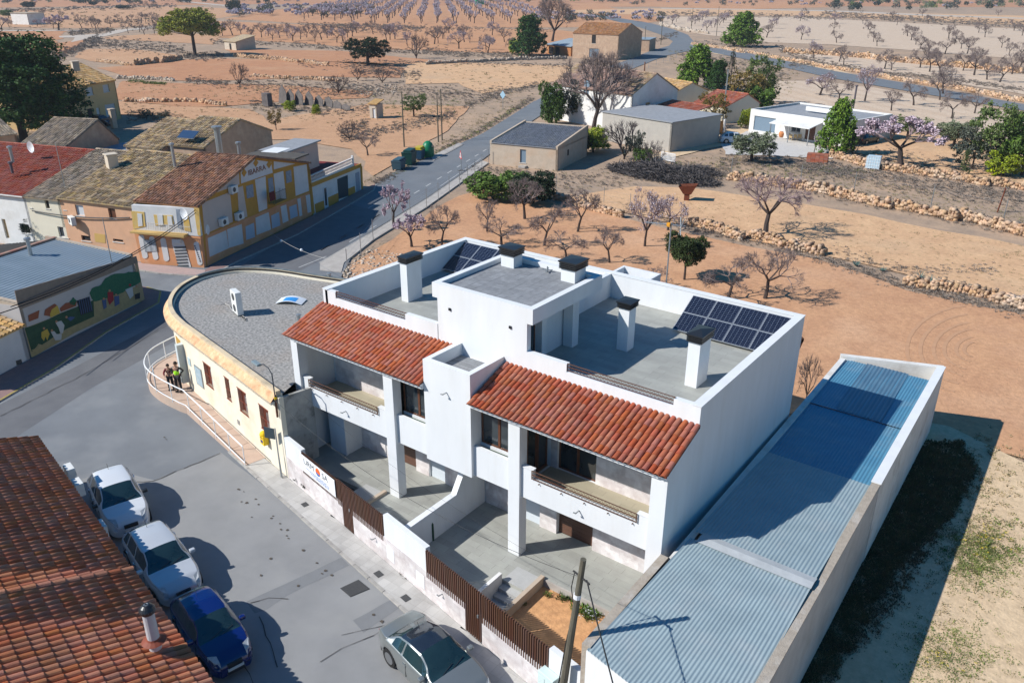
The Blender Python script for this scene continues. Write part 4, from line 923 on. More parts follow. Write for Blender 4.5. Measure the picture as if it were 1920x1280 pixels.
# ramp with railing
rp = thing('access_ramp', None, None); rp['kind'] = 'structure'
ro = [FWp(-2.2, -1.0), FWp(-8.9, -1.0)]+smooth_curve([(-20.85, -.75), (-23.1, -.75), (-24.9, -.3), (-26.3, .9), (-26.9, 2.6), (-26.95, 3.4)], 5)[1:]
ri = [FWp(-2.2, -.0), FWp(-8.9, -.0)]+smooth_curve([(-20.65, .38), (-22.8, .9), (-24.0, 1.3), (-25.3, 2.0), (-26.4, 3.0), (-26.9, 3.6)], 5)[1:]
n = len(ro); zz = [SW+.01, -.12]+[-.08+.08*min(1, i/4) for i in range(n-2)]
for i in range(n-1):
    sub = 4 if i == 0 else 1
    for k in range(sub):
        a, b = ro[i].lerp(ro[i+1], k/sub), ro[i].lerp(ro[i+1], (k+.985)/sub); c, d = ri[i].lerp(ri[i+1], (k+.985)/sub), ri[i].lerp(ri[i+1], k/sub)
        za, zb = zz[i]+(zz[i+1]-zz[i])*k/sub, zz[i]+(zz[i+1]-zz[i])*(k+.985)/sub
        if i == 0 or i % 2 == 1 or True:
            MB().add([(a.x, a.y, GZ), (b.x, b.y, GZ), (c.x, c.y, GZ), (d.x, d.y, GZ), (a.x, a.y, za), (b.x, b.y, zb), (c.x, c.y, zb), (d.x, d.y, za)],
                     [(0, 1, 2, 3), (7, 6, 5, 4), (1, 0, 4, 5), (2, 1, 5, 6), (3, 2, 6, 7), (0, 3, 7, 4)]).build('ramp_slab', rampf, rp)
rail = thing('ramp_railing', 'white tubular railing curving round the ramp of the cream building', 'railing', (ro[0].x, ro[0].y, 0))
top = [Vector((p.x, p.y, z+1.0)) for p, z in zip(ro, zz)]; low = [Vector((p.x, p.y, z+.12)) for p, z in zip(ro, zz)]
pl = Vector(rail.location)
MB().path([p-pl for p in top], .032, 6).build('top_rail', steelw, rail); MB().path([p-pl for p in low], .025, 6).build('bottom_rail', steelw, rail)
acc = []; d_acc = 0
for i in range(len(top)-1):
    L = (top[i+1]-top[i]).length; t = 0
    while d_acc <= L-1e-6: acc.append((top[i].lerp(top[i+1], d_acc/L), low[i].lerp(low[i+1], d_acc/L))); d_acc += 1.55
    d_acc -= L
acc.append((top[-1], low[-1]))
for a, b in acc: MB().tube(b-pl-Vector((0, 0, .18)), a-pl, .022, n=6).build('post', steelw, rail)
# small direction sign by the ramp
p = G(300, 742); s_ = thing('street_sign', 'small pale sign plate on a short post in front of the ramp railing', 'sign', (p.x-.2, p.y, GZ), -.5)
MB().tube((-.2, 0, 0), (-.2, 0, 1.5), .025, n=6).build('post', galv, s_); MB().tube((.35, 0, 0), (.35, 0, 1.5), .025, n=6).build('post', galv, s_); MB().box(-.5, .6, -.03, .0, 1.25, 1.5).build('plate', mat('pale_sign_plate', (.5, .6, .66), (.4, .5, .58), 9, .4), s_)
# roof things
def ac_unit(loc, rot, label, w=.8, d=.3, h=.6, group=None, fans=1):
    t = thing('air_conditioner', label, 'air conditioner', loc, rot, group)
    MB().box(-w/2, w/2, -d/2, d/2, .06, h+.06).build('casing', acw, t, bevel=.015)
    for k in range(fans):
        mb = MB(); r = min(.2, h/fans*.42); cz = .06+h*(k+.5)/fans; cx = -.1 if fans == 1 else 0
        mb.add([(cx+r*cos(2*pi*i/16), -d/2-.012, cz+r*sin(2*pi*i/16)) for i in range(16)], [tuple(range(16))]); mb.build('fan_grille', acg, t)
    MB().box(-w/2+.05, -w/2+.12, -d/2, d/2, 0, .06).box(w/2-.12, w/2-.05, -d/2, d/2, 0, .06).build('foot', galv, t)
    return t
p = G(447, 588, 3.62); ac_unit((p.x, p.y, 3.62), -.3, 'tall twin-fan air conditioner standing on the gravel roof', .85, .32, 1.25, None, 2)
cb = MB(); q = [G(x, y, 3.65) for x, y in ((413, 571), (422, 569), (430, 573), (436, 582), (446, 588), (455, 592), (462, 597))]; cb.path(q, .02, 4); o = cb.build('hose', cable_l); tag(o, 'pale hose and pipes trailing from the roof air conditioner', 'hose')
cb = MB()
for k in range(3):
    q = [G(452+12*t*cos(k+t*2.2)+t*12, 592+7*t*sin(1.5*k+t*3)+t*6, 3.66) for t in (0, .25, .5, .75, 1)]; cb.path(q, .018, 4)
o = cb.build('cable', cable_m); tag(o, 'tangle of black cables on the gravel roof beside the air conditioner', 'cable')
p = G(546, 566, 3.62); bs = thing('bent_sheet', 'curled white sheet with a blue print lying on the gravel roof', 'sheet', (p.x, p.y, 3.62), .5)
mb = MB(); nn = 8
for i in range(nn+1):
    t = i/nn; x = -.75+1.5*t; z = .03+.16*sin(pi*t); mb.v += [(x, -.42, z), (x, .42, z+.02)]
mb.f = [(2*i, 2*i+2, 2*i+3, 2*i+1) for i in range(nn)]; mb.build('sheet', mat('white_plastic_sheet', (.6, .64, .68)), bs)
mb = MB()
for i in range(2, 6):
    for q in (i, i+1): t = q/nn; x = -.75+1.5*t; z = .036+.16*sin(pi*t); mb.v += [(x, -.3, z), (x, .22, z+.015)]
mb.f = [(4*i, 4*i+2, 4*i+3, 4*i+1) for i in range(4)]; mb.build('blue_print', mat('blue_print', (.03, .25, .6)), bs)
for (x, y, l) in ((618, 527, 'short grey vent pipe near the far edge of the gravel roof'), (561, 606, 'short grey vent pipe on the gravel roof by the tile eave')):
    p = G(x, y, 3.6); o = MB().tube((0, 0, 0), (0, 0, .45), .09, n=8).lathe([(.13, .42), (.13, .5), (0, .53)], n=8).build('vent_pipe', galv); o.location = (p.x, p.y, 3.6); tag(o, l, 'vent pipe')

# ================================================================== NEAR LEFT TILED ROOF
LR = thing('tiled_house', 'single-storey house under a large weathered terracotta tile roof in the lower left corner', 'house', (-12, -14, 0))
e0 = G(68, 815, 2.0); e1 = e0+(G(395, 1280, 2.0)-e0).normalized()*24.4; u = (e1-e0).normalized(); v = Vector((u.y, -u.x, 0)); sl = (v+Vector((0, 0, .30))).normalized()
# v points away from the street (towards -Y)
MB().add([tuple(e0+v*.45+Vector((0, 0, -3))), tuple(e1+v*.45+Vector((0, 0, -3))), tuple(e1+v*.45+Vector((0, 0, -.02))), tuple(e0+v*.45+Vector((0, 0, -.02)))], [(3, 2, 1, 0)]).build('street_wall', white_mid, LR, True)
MB().add([tuple(e0+v*.45+Vector((0, 0, -3))), tuple(e0+v*9+Vector((0, 0, -3))), tuple(e0+v*9+Vector((0, 0, 2.3))), tuple(e0+v*.45+Vector((0, 0, -.02)))], [(0, 1, 2, 3)]).build('gable_wall', white_mid, LR, True)
wid = 11.5; xs = (G(247, 1075, 2.0)-e0).length     # boundary between the two roofs, metres along the eave
tmb = tile_mesh(.47, .118, terra_b)
def deck(a, b, dz, nm):
    p = [e0+u*a, e0+u*b]; q = [x+sl*wid+Vector((0, 0, dz)) for x in p]; p = [x+Vector((0, 0, dz)) for x in p]
    MB().quad(*[tuple(x) for x in (p[0], q[0], q[1], p[1])]).build(nm, terra_under, LR, True)
deck(0, xs, -.06, 'roof_deck'); deck(xs, 24.3, .05, 'roof_deck')
def vis(p, i, j):
    w = Vector(p)-Vector(CAM); z = w.dot(Vector(FW)); x = 960+F_PX*w.dot(Vector(RT))/z; y = 640-F_PX*w.dot(Vector(UP))/z
    return w.length if (-60 < x < 1100 and y < 1360) else None
ux = -u      # right-handed: ux x uy = up
lay_tiles(LR, e0+u*xs+Vector((0, 0, -.02)), ux, sl, int(xs/.25), 28, .25, .41, tmb, 40, vis, terra_b)
lay_tiles(LR, e0+u*24.3+Vector((0, 0, .09)), ux, sl, int((24.3-xs)/.25), 28, .25, .41, tmb, 255, vis, terra_b)
vt = tile_mesh(.47, .13, terra_b)
for j in range(28): inst('verge_tile', vt, LR, e0+u*(xs+.02)+sl*(j*.41)+Vector((0, 0, .14))-Vector(LR.location), Matrix((ux, sl, ux.cross(sl).normalized())).transposed().to_euler())
for (x, y, l) in ((131, 880, 'white air conditioner, farthest of the three under the tiled eave'), (147, 908, 'white air conditioner, middle of the three under the tiled eave'), (190, 988, 'white air conditioner nearest the two white cars, under the tiled eave')):
    p = G(x, y+4, 1.6); ac_unit((p.x, p.y, 1.25), FA+pi, l, .62, .3, .55)
p = G(288, 1196, 2.9)
pc = thing('flue_pipe', 'white round flue pipe with a black ribbed cap on the tiled roof', 'flue', (p.x, p.y, 2.85)); 
MB().tube((0, 0, -.3), (0, 0, 1.0), .17, .16, n=16).build('pipe', mat('dull_white_pipe', (.5, .5, .51), (.42, .42, .43), 3, .5), pc, smooth=False)
mb = MB(); mb.lathe([(.2, 1.0), (.22, 1.06), (.22, 1.12), (.17, 1.2), (.1, 1.26), (0, 1.28)], n=16)
mb.build('cap', black_m, pc)
mb = MB()
for i in range(16): t = 2*pi*i/16; mb.tube((.22*cos(t), .22*sin(t), 1.1), (.04*cos(t), .04*sin(t), 1.285), .008, n=4)
mb.build('cap_rib', galv, pc, kind='stuff')
MB().lathe([(.34, -.02), (.2, .05), (.17, .1)], n=14).build('red_flashing', rustp, pc)
# ================================================================== CARS
def lerp(a, b, t): return a+(b-a)*t
def interp(tab, x):
    for (x0, y0), (x1, y1) in zip(tab[:-1], tab[1:]):
        if x <= x1: 
            t = max(0, min(1, (x-x0)/(x1-x0))); t2 = t*t*(3-2*t); return lerp(y0, y1, lerp(t, t2, .35))
    return tab[-1][1]
def car(label, paint, L, W_, Hh, cfg, group=None):
    """x forward; cfg tables over x from -L/2 to L/2"""
    t = thing('parked_car', label, 'car', (0, 0, 0), 0, group)
    xs = sorted(set([round(-L/2+L*i/56, 4) for i in range(57)]+[cfg['ws0'], cfg['ws1'], cfg['rw0'], cfg['rw1']]))
    belt, roof, plan, rw = cfg['belt'], cfg['roof'], cfg['plan'], cfg['roofw']
    wr = cfg.get('wr', .31); axf, axr = cfg['axf'], cfg['axr']
    rows = 15; V = []; grid = []
    for x in xs:
        w = interp(plan, x)*W_/2; zb = interp(belt, x); zr = max(zb+.012, interp(roof, x)); wrf = interp(rw, x)*W_/2
        sill = .2
        for ax in (axf, axr):
            if abs(x-ax) < wr+.06: sill = max(sill, wr+sqrt(max(0, (wr+.06)**2-(x-ax)**2)))
        zb2 = max(zb, sill+.05); hgt = zr-zb
        g = min(1, hgt/.25); 
        wt = lerp(w*.93, wrf, g)
        pr = [(w*.95, sill), (w*.99, max(sill+.01, .42)), (w*1.0, max(sill+.02, .6)), (w*.985, max(sill+.03, zb2-.12)), (w*.955, zb2-.02), (lerp(w*.9, w*.915, g), zb2+.012)]
        z1 = pr[-1][1]; zt = zr-.05*g
        pr += [(lerp(pr[5][0], wt, .33), lerp(z1, zt, .33)), (lerp(pr[5][0], wt, .66), lerp(z1, zt, .68)), (wt, max(zt, z1+.003)), (wt*.93, max(zr-.015*g, z1+.008)), (wt*.75, zr+.012+.0), (wt*.5, zr+.022), (wt*.25, zr+.028), (0, zr+.03)]
        grid.append(pr)
    n = len(grid[0]); verts = []
    for x, pr in zip(xs, grid):
        for (y, z) in pr: verts.append((x, y, z))
        for (y, z) in pr[:-1]: verts.append((x, -y, z))
    m = 2*n-1
    def vid(i, r, s): return i*m+(r if s > 0 or r == n-1 else n+r)
    cats = {}
    def put(c, f): cats.setdefault(c, []).append(f)
    for i in range(len(xs)-1):
        xc = (xs[i]+xs[i+1])/2
        for r in range(n-1):
            for s in (1, -1):
                f = (vid(i, r, s), vid(i+1, r, s), vid(i+1, r+1, s), vid(i, r+1, s))
                if s > 0: f = f[::-1]
                c = 'body'
                if r >= 9 and cfg['ws0'] > xc > cfg['ws1']: c = 'windscreen'
                elif r >= 9 and cfg['rw0'] > xc > cfg['rw1']: c = 'rear_window'
                elif r >= 9 and cfg['ws1'] > xc > cfg['rw0']: c = 'roof'
                elif 5 <= r <= 7 and cfg['sw0'] > xc > cfg['sw1']:
                    c = 'side_window'
                    if any(abs(xc-p) < .045 for p in cfg['pill']): c = 'body'
                put(c, f)
    for e in (0, len(xs)-1):
        loop = [vid(e, r, 1) for r in range(n)]+[vid(e, r, -1) for r in range(n-2, -1, -1)]
        put('body', tuple(loop if e else loop[::-1]))
    cg = mat('car_glass', (.012, .03, .034), (.02, .045, .05), 2, .04, spec=1.0)
    mm = {'body': paint, 'windscreen': cg, 'rear_window': cg, 'side_window': cg, 'roof': cfg.get('roofmat', paint)}
    for c, fs in cats.items():
        used = sorted({v for f in fs for v in f}); mp = {v: k for k, v in enumerate(used)}
        if c == 'side_window':
            for s in (1, -1):
                ff = [f for f in fs if sum(verts[v][1] for v in f)*s > 0]; us = sorted({v for f in ff for v in f}); m2 = {v: k for k, v in enumerate(us)}
                mb = MB(); mb.add([verts[v] for v in us], [tuple(m2[v] for v in f) for f in ff]); mb.build(c, mm[c], t, smooth=True)
            continue
        mb = MB(); mb.add([verts[v] for v in used], [tuple(mp[v] for v in f) for f in fs]); mb.build(c, mm[c], t, smooth=True)
    tyre = mat('tyre', (.018, .018, .018), None, rough=.85); rim = mat('alloy_rim', (.35, .36, .37), None, rough=.3, metal=.8)
    for ax in (axf, axr):
        w = interp(plan, ax)*W_/2
        for s in (1, -1):
            a, b = s*(w-.2), s*(w-.005)
            wh = MB().tube((ax, a, wr), (ax, b, wr), wr, n=22).build('wheel', tyre, t)
            MB().tube((ax, s*(w-.02), wr), (ax, s*(w+.004), wr), wr*.66, n=16).build('rim', rim, wh)
            MB().tube((ax, s*(w-.5), wr), (ax, s*(w-.08), wr), wr+.05, n=18).build('wheel_arch', black_m, t)
    MB().box(-L/2+.25, L/2-.3, -W_/2*.82, W_/2*.82, .16, .42).build('underbody', black_m, t)
    xf = L/2
    for s in (1, -1):
        yy = W_/2*cfg.get('hl', (.62, .86))[0]; y2 = W_/2*cfg.get('hl', (.62, .86))[1]; hx = cfg.get('hx', (.42, .1))
        zz_ = interp(belt, xf-hx[0])
        hm = mat('headlight_glass', (.5, .52, .53), (.3, .33, .35), 9, .12, spec=.8)
        pts = []
        for (dx, yv, dz) in ((hx[0], y2*.99, .015), (hx[1]+.06, y2*.80, .02), (hx[1], yy, .02), (hx[0]-.12, yy*1.02, .03)):
            x = xf-dx; w = interp(plan, x)*W_/2; yv = min(yv, w*.93); zb = interp(belt, x); f_ = yv/(w*.9); pts.append((x, s*yv, zb+.03-.0+dz-(.10 if dx < hx[0]-.05 and f_ > .5 else 0)*.0))
        low = [(p[0]+.07, p[1]*1.03, p[2]-.13) for p in pts]
        mb = MB(); k = [tuple(p) for p in pts]+[tuple(p) for p in low]
        mb.add(k, [(0, 1, 2, 3), (7, 6, 5, 4), (0, 4, 5, 1), (1, 5, 6, 2), (2, 6, 7, 3), (3, 7, 4, 0)])
        o = mb.build('headlight', hm, t); bm = bmesh.new(); bm.from_mesh(o.data); bmesh.ops.recalc_face_normals(bm, faces=bm.faces); bm.to_mesh(o.data); bm.free()
        # mirror, tail light, handles
        x = cfg['ws0']-.32; w = interp(plan, x)*W_/2; zb = interp(belt, x)
        MB().box(x-.07, x+.09, min(s*(w-.03), s*(w+.17)), max(s*(w-.03), s*(w+.17)), zb+.0, zb+.13).build('mirror', cfg.get('mirm', paint), t, bevel=.03)
        w = interp(plan, -L/2+.03)*W_/2; MB().box(-L/2-.005, -L/2+.25, min(s*w*.7, s*w*.99), max(s*w*.7, s*w*.99), .6, .8).build('tail_light', mat('tail_light', (.35, .012, .012), None, rough=.2), t, bevel=.02)
        for x in cfg['hand']: w = interp(plan, x)*W_/2; MB().box(x-.09, x+.09, min(s*(w-.01), s*(w+.025)), max(s*(w-.01), s*(w+.025)), interp(belt, x)-.15, interp(belt, x)-.12).build('handle', cfg.get('handm', paint), t)
    for s in (1, -1):
        for x in (cfg['ws0']-.18, cfg['ws1']-.42, (cfg['rw0']+.2 if len(cfg['hand']) > 1 else 9)):
            if x < 9: w = interp(plan, x)*W_/2; MB().box(x-.008, x+.008, min(s*(w*.98), s*(w+.004)), max(s*(w*.98), s*(w+.004)), .34, interp(belt, x)-.1).build('door_gap', black_m, t)
    w = interp(plan, xf)*W_/2; gz = cfg.get('gz', (.3, .52))
    MB().box(xf-.06, xf+.025, -w*.62, w*.62, .22, .34).build('lower_grille', black_m, t, bevel=.02)
    MB().box(xf-.06, xf+.03, -w*.5, w*.5, gz[0]+.12, gz[1]+.1).build('grille', black_m, t, bevel=.02)
    MB().box(xf+.0, xf+.045, -.26, .26, .36, .46).build('number_plate', mat('number_plate', (.65, .65, .63), None, rough=.4), t)
    MB().tube((cfg['rw0']+.3, 0, Hh), (cfg['rw0']+.16, 0, Hh+.22), .008, n=4).build('antenna', black_m, t)
    MB().box(cfg['ws1']+.02, cfg['ws1']+.05, -.02, .02, Hh-.03, Hh-.028).build('trim', black_m, t)
    # seats & dash seen through glass are dark: simple wipers
    xw = cfg['ws0']-.03; zb = interp(roof, xw)+.03
    MB().beam((xw+.02, .05, zb+.005), (xw-.12, .6*W_/2, interp(roof, xw-.12)+.035), .015, .012).beam((xw+.02, -.35, zb+.005), (xw-.12, .12, interp(roof, xw-.12)+.045), .015, .012).build('wiper', black_m, t)
    return t
pw = mat('white_car_paint', (.62, .64, .66), None, rough=.28, spec=.5, coat=.6); ps = mat('pearl_silver_paint', (.56, .58, .6), None, rough=.25, metal=.25, coat=.6)
pb_ = mat('deep_blue_paint', (.003, .012, .105), None, rough=.25, spec=.5, coat=.8); psg = mat('silver_grey_paint', (.3, .32, .31), None, rough=.28, metal=.6, coat=.5)
def hatch(L, Hh, wsf, hood=.95, nose=.72, tail=1.0, rearx=.3, **k):
    x0, x1 = -L/2, L/2
    ws0 = x1-wsf; ws1 = ws0-.72
    rw0 = x0+rearx+.42; rw1 = x0+rearx*.35
    d = dict(ws0=ws0, ws1=ws1, rw0=rw0, rw1=rw1,
        belt=[(x0, .72), (x0+.12, tail*.9), (x0+.5, tail), (ws0, hood+.0), (ws0+.25, hood-.03), (x1-.45, nose+.1), (x1-.14, nose-.04), (x1, nose-.24)],
        roof=[(x0, .5), (rw1, tail-.0), (rw0-.1, Hh-.12), (rw0+.2, Hh-.03), ((rw0+ws1)/2, Hh), (ws1, Hh-.05), (ws0, hood), (x1, .4)],
        plan=[(x0, .72), (x0+.1, .86), (x0+.4, .96), (0, 1.0), (x1-.8, .97), (x1-.35, .87), (x1-.12, .74), (x1, .58)],
        roofw=[(x0, .6), (rw0, .66), (0, .72), (ws1, .68), (ws0, .78), (x1, .8)],
        axf=x1-.84, axr=x0+.72, sw0=ws0-.3, sw1=rw0-.25, pill=((ws1-.55), (rw0+.25)), hand=(ws1-.45, ws1-1.25))
    d.update(k); return d
def place_car(t, front_mid, ang): t.rotation_euler = (0, 0, ang); L = t['_L']; t.location = (front_mid.x-cos(ang)*L/2, front_mid.y-sin(ang)*L/2, GZ+.085); del t['_L']
CA = FA
c1 = car('white crossover car with black mirrors, farthest of three parked by the tiled eave', pw, 4.15, 1.8, 1.56, hatch(4.15, 1.56, 1.15, .98, .80, 1.05, .3, wr=.34, mirm=black_m, hl=(.5, .8), gz=(.38, .56)))
c1['_L'] = 4.15; place_car(c1, G(252, 1010, GZ), CA-.10)
c2 = car('pearl silver-white hatchback parked between the white crossover and the blue car', ps, 4.3, 1.79, 1.49, hatch(4.3, 1.49, 1.2, .93, .76, 1.0, .3, wr=.32, hl=(.55, .88)))
c2['_L'] = 4.3; place_car(c2, G(350, 1136, GZ), CA-.02)
c3 = car('deep blue small hatchback parked nearest the flue pipe', pb_, 3.8, 1.64, 1.42, hatch(3.8, 1.42, 1.0, .92, .74, .98, .26, wr=.3, hl=(.52, .86), hx=(.46, .12)))
c3['_L'] = 3.8; place_car(c3, G(446, 1270, GZ), CA-.02)
x0, x1 = -2.2, 2.2; gr_m = mat('dark_glass_roof', (.015, .02, .03), (.022, .028, .038), 2, .06, spec=1.)
c4 = car('silver-grey coupe with a dark glass roof parked by the kerb at the bottom edge', psg, 4.4, 1.82, 1.43, dict(ws0=.95, ws1=.12, rw0=-1.0, rw1=-1.5, belt=[(x0, .7), (x0+.1, .9), (-1.5, .98), (.95, .93), (1.7, .8), (2.05, .66), (x1, .45)],
        roof=[(x0, .5), (-1.55, .98), (-1.0, 1.25), (-.45, 1.4), (.12, 1.4), (.95, .93), (x1, .4)], plan=[(x0, .66), (x0+.12, .8), (-1.6, .95), (0, 1), (1.4, .97), (1.9, .84), (x1, .55)], roofw=[(x0, .6), (-1.3, .6), (-.4, .68), (.2, .68), (.95, .8), (x1, .8)],
        axf=1.3, axr=-1.3, sw0=.62, sw1=-1.15, pill=(-.62,), hand=(-.35,), roofmat=gr_m, wr=.33))
c4['_L'] = 4.4; q = G(722, 1190, .3); c4.rotation_euler = (0, 0, CA+.0); del c4['_L']
# rear corner near pixel (717,1190): place the tail there
tail = FWp(11.25, -2.0, 0); c4.location = (tail.x+cos(CA)*2.2, tail.y+sin(CA)*2.2, GZ+.085)

# ================================================================== HOUSES OF THE VILLAGE AND BEYOND
def onplane(px, py, a, b, off=0.):
    d = ray(px, py); u_ = (Vector(b)-Vector(a)); u_.z = 0; u_.normalize(); n_ = np.array((u_.y, -u_.x, 0)); o_ = np.array((a[0], a[1], 0))+n_*off
    t = ((o_-CAM)@n_)/(d@n_); return Vector(CAM+d*t)
class House:
    def __init__(s, name, label, cat, A, B, depth, h, wall, group=None, base=GZ-.1):
        s.A = Vector((A[0], A[1], 0)); s.B = Vector((B[0], B[1], 0)); s.w = (s.B-s.A).length; s.d = depth; s.h = h; u_ = (s.B-s.A).normalized(); s.u = u_; s.n = Vector((u_.y, -u_.x, 0))
        s.t = thing(name, label, cat, (s.A.x, s.A.y, 0), atan2(u_.y, u_.x), group); s.wall = wall; s.base = base
    def box(s, x0, x1, y0, y1, z0, z1, nm, m, **k): return MB().box(x0, x1, y0, y1, z0, z1).build(nm, m, s.t, **k)
    def walls(s, front=(), right=(), left=(), th=.25, top=None):
        h = top or s.h
        for nm, (w, hs) in dict(front_wall=(s.w, front)).items(): wall_open(MB(), 0, s.w, s.base, h, 0, th, [q[:4] for q in front]).build('front_wall', s.wall, s.t)
        mb = MB(); wall_open(mb, 0, s.d, s.base, h, 0, th, [q[:4] for q in right]); mb.v = [(s.w-y, x, z) for x, y, z in mb.v]; mb.build('side_wall', s.wall, s.t)
        s.box(0, th, th, s.d, s.base, h, 'side_wall', s.wall); s.box(th, s.w-th, s.d-th, s.d, s.base, h, 'back_wall', s.wall)
        for q in front: s.opening(q, lambda x, y, z: (x, y, z), th)
        for q in right: s.opening(q, lambda x, y, z: (s.w-y, x, z), th)
    def opening(s, q, f, th):
        x0, x1, z0, z1, kind = q; mats = dict(glass=glass, wood=brownwood, blind=mat('pale_roller_blind', (.5, .52, .54), (.42, .44, .46), 5, .7, wave=('Z', 4, (.3, .32, .33), .3, .4, .8, 0)), white=mat('white_door_leaf', (.6, .62, .63)), dark=dark, green=mat('dark_green_door', (.02, .06, .06)), blue=bluep, grey=mat('grey_door', (.2, .26, .3)), tan=mat('tan_door', (.5, .34, .17)), bluegrey=mat('blue_grey_door', (.16, .22, .28)))
        nm = 'door' if z0 < s.base+.6 else 'window'
        mb = MB(); mb.box(x0, x1, th*.55, th*.55+.04, z0, z1); mb.v = [f(*v) for v in mb.v]; o = mb.build(nm, mats[kind], s.t)
        if kind in ('glass', 'blind'):
            mb = MB(); t = .06; mb.box(x0, x1, th*.45, th*.52, z0, z0+t).box(x0, x1, th*.45, th*.52, z1-t, z1).box(x0, x0+t, th*.45, th*.52, z0+t, z1-t).box(x1-t, x1, th*.45, th*.52, z0+t, z1-t)
            if kind == 'glass': mb.box((x0+x1)/2-.03, (x0+x1)/2+.03, th*.45, th*.52, z0+t, z1-t)
            mb.v = [f(*v) for v in mb.v]; mb.build('frame', mat('white_frame', (.6, .6, .6)), o)
        if nm == 'window':
            mb = MB(); mb.box(x0-.06, x1+.06, -.05, th*.4, z0-.06, z0-.002); mb.v = [f(*v) for v in mb.v]; mb.build('sill', mat('stone_sill', (.55, .53, .5)), o)
    def tiles(s, p0, ux, uy, w, L, m, pitch=.26, course=.45, seg=3, under=True, ends=False):
        """barrel tile roof sheet (too many & too small to be single tiles): p0 eave corner local, ux along eave, uy up slope"""
        ux = Vector(ux).normalized(); uy = Vector(uy).normalized(); uz = ux.cross(uy).normalized(); n = int(w/pitch); mrows = int(math.ceil(L/course)); r = pitch*.42
        V = []; Fq = []; p0 = Vector(p0)
        if uz.z < 0: uz = -uz
        for i in range(n):
            for j in range(mrows):
                a = j*course; b = min(L, a+course*1.12); c = p0+ux*((i+.5)*w/n+random.uniform(-.012, .012)); lift = random.uniform(-.008, .012); k = len(V)
                for (t, rr, dz) in ((a, r*1.05, .035+lift), (b, r*.9, lift)):
                    for q in range(seg+1): an = pi*q/seg; V.append(tuple(c+uy*t+ux*(-rr*cos(an))+uz*(rr*.75*sin(an)+dz)))
                for q in range(seg): Fq.append((k+q, k+q+1, k+seg+2+q, k+seg+1+q))
        if under:
            q = [p0, p0+ux*w, p0+ux*w+uy*L, p0+uy*L]; o = MB(); th = uz*.09
            o.add([tuple(v-th) for v in q]+[tuple(v+uz*.01) for v in q], [(0, 3, 2, 1), (4, 5, 6, 7), (0, 1, 5, 4), (1, 2, 6, 5), (2, 3, 7, 6), (3, 0, 4, 7)]); ob = o.build('roof', m, s.t)
            bm = bmesh.new(); bm.from_mesh(ob.data); bmesh.ops.recalc_face_normals(bm, faces=bm.faces); bm.to_mesh(ob.data); bm.free()
        return npmesh('roof_tile', V, Fq, m, s.t, 'stuff')
    def gable(s, m, hr, oh=.25, pitch=.26, course=.45, m2=None, yr=None, half=False):
        """ridge parallel to the front"""
        yr = s.d/2 if yr is None else yr; z0 = s.h; 
        e = oh; sl1 = Vector((0, yr, hr-z0)); L1 = sl1.length*(1+e/yr); sl1.normalize()
        s.tiles(Vector((-e*.3, 0, z0))-sl1*e, (1, 0, 0), sl1, s.w+e*.6, L1, m, pitch, course)
        if not half:
            sl2 = Vector((0, -(s.d-yr), hr-z0)); L2 = sl2.length*(1+e/(s.d-yr)); sl2.normalize()
            s.tiles(Vector((-e*.3, s.d, z0))-sl2*e, (1, 0, 0), sl2, s.w+e*.6, L2, m2 or m, pitch, course)
        for x in (0, s.w-.22):
            mb = MB(); yb = s.d if not half else yr+.02
            mb.add([(x, 0, z0), (x, yb, z0 if not half else hr), (x, yr, hr-.05), (x+.22, 0, z0), (x+.22, yb, z0 if not half else hr), (x+.22, yr, hr-.05)], [(0, 1, 2), (5, 4, 3), (0, 3, 4, 1), (1, 4, 5, 2), (2, 5, 3, 0)])
            o = mb.build('gable', s.wall, s.t); bm = bmesh.new(); bm.from_mesh(o.data); bmesh.ops.recalc_face_normals(bm, faces=bm.faces); bm.to_mesh(o.data); bm.free()
        mb = MB(); nr = int(s.w/.45)
        for i in range(nr): mb.tube((i*s.w/nr, yr, hr+.03), ((i+1.05)*s.w/nr, yr, hr+.03), .12, .1, 6)
        mb.build('ridge_tile', m, s.t, kind='stuff')
    def local(s, p): p = Vector((p[0], p[1], p[2]))-Vector((s.A.x, s.A.y, 0)); return (p.dot(s.u), -p.dot(s.n), p.z)
    def panel(s, pts, nm, m, off=.02, th=.03, a=None, b=None):
        """flat painted/built panel on the wall through a-b; pts full-res pixels"""
        a = a or s.A; b = b or s.B; q = [onplane(x, y, a, b) for x, y in pts]; u_ = (Vector(b)-Vector(a)); u_.z = 0; u_.normalize(); n_ = Vector((u_.y, -u_.x, 0))
        f = [s.local(p+n_*off) for p in q]; g = [s.local(p+n_*(off-th)) for p in q]; n = len(f)
        mb = MB(); mb.add(f+g, [tuple(range(n)), tuple(range(2*n-1, n-1, -1))]+[(i, n+i, n+(i+1) % n, (i+1) % n) for i in range(n)]); o = mb.build(nm, m, s.t)
        bm = bmesh.new(); bm.from_mesh(o.data); bmesh.ops.recalc_face_normals(bm, faces=bm.faces); bm.to_mesh(o.data); bm.free(); return o
Z2 = lambda pts, ox=340, oy=230, sc=4.571: [(ox+x/sc, oy+y/sc) for x, y in pts]
# --- yellow and white house with painted gable
PA, PB, PL_ = G(388, 501), G(588, 402), G(271, 493)
IB = House('painted_house', 'two-storey house with ochre and white painted gable along the shaded road', 'house', PA, PB, 5.4, 4.35, ochre_w)
IB.walls()
xr = IB.w*.486; hr = 6.5
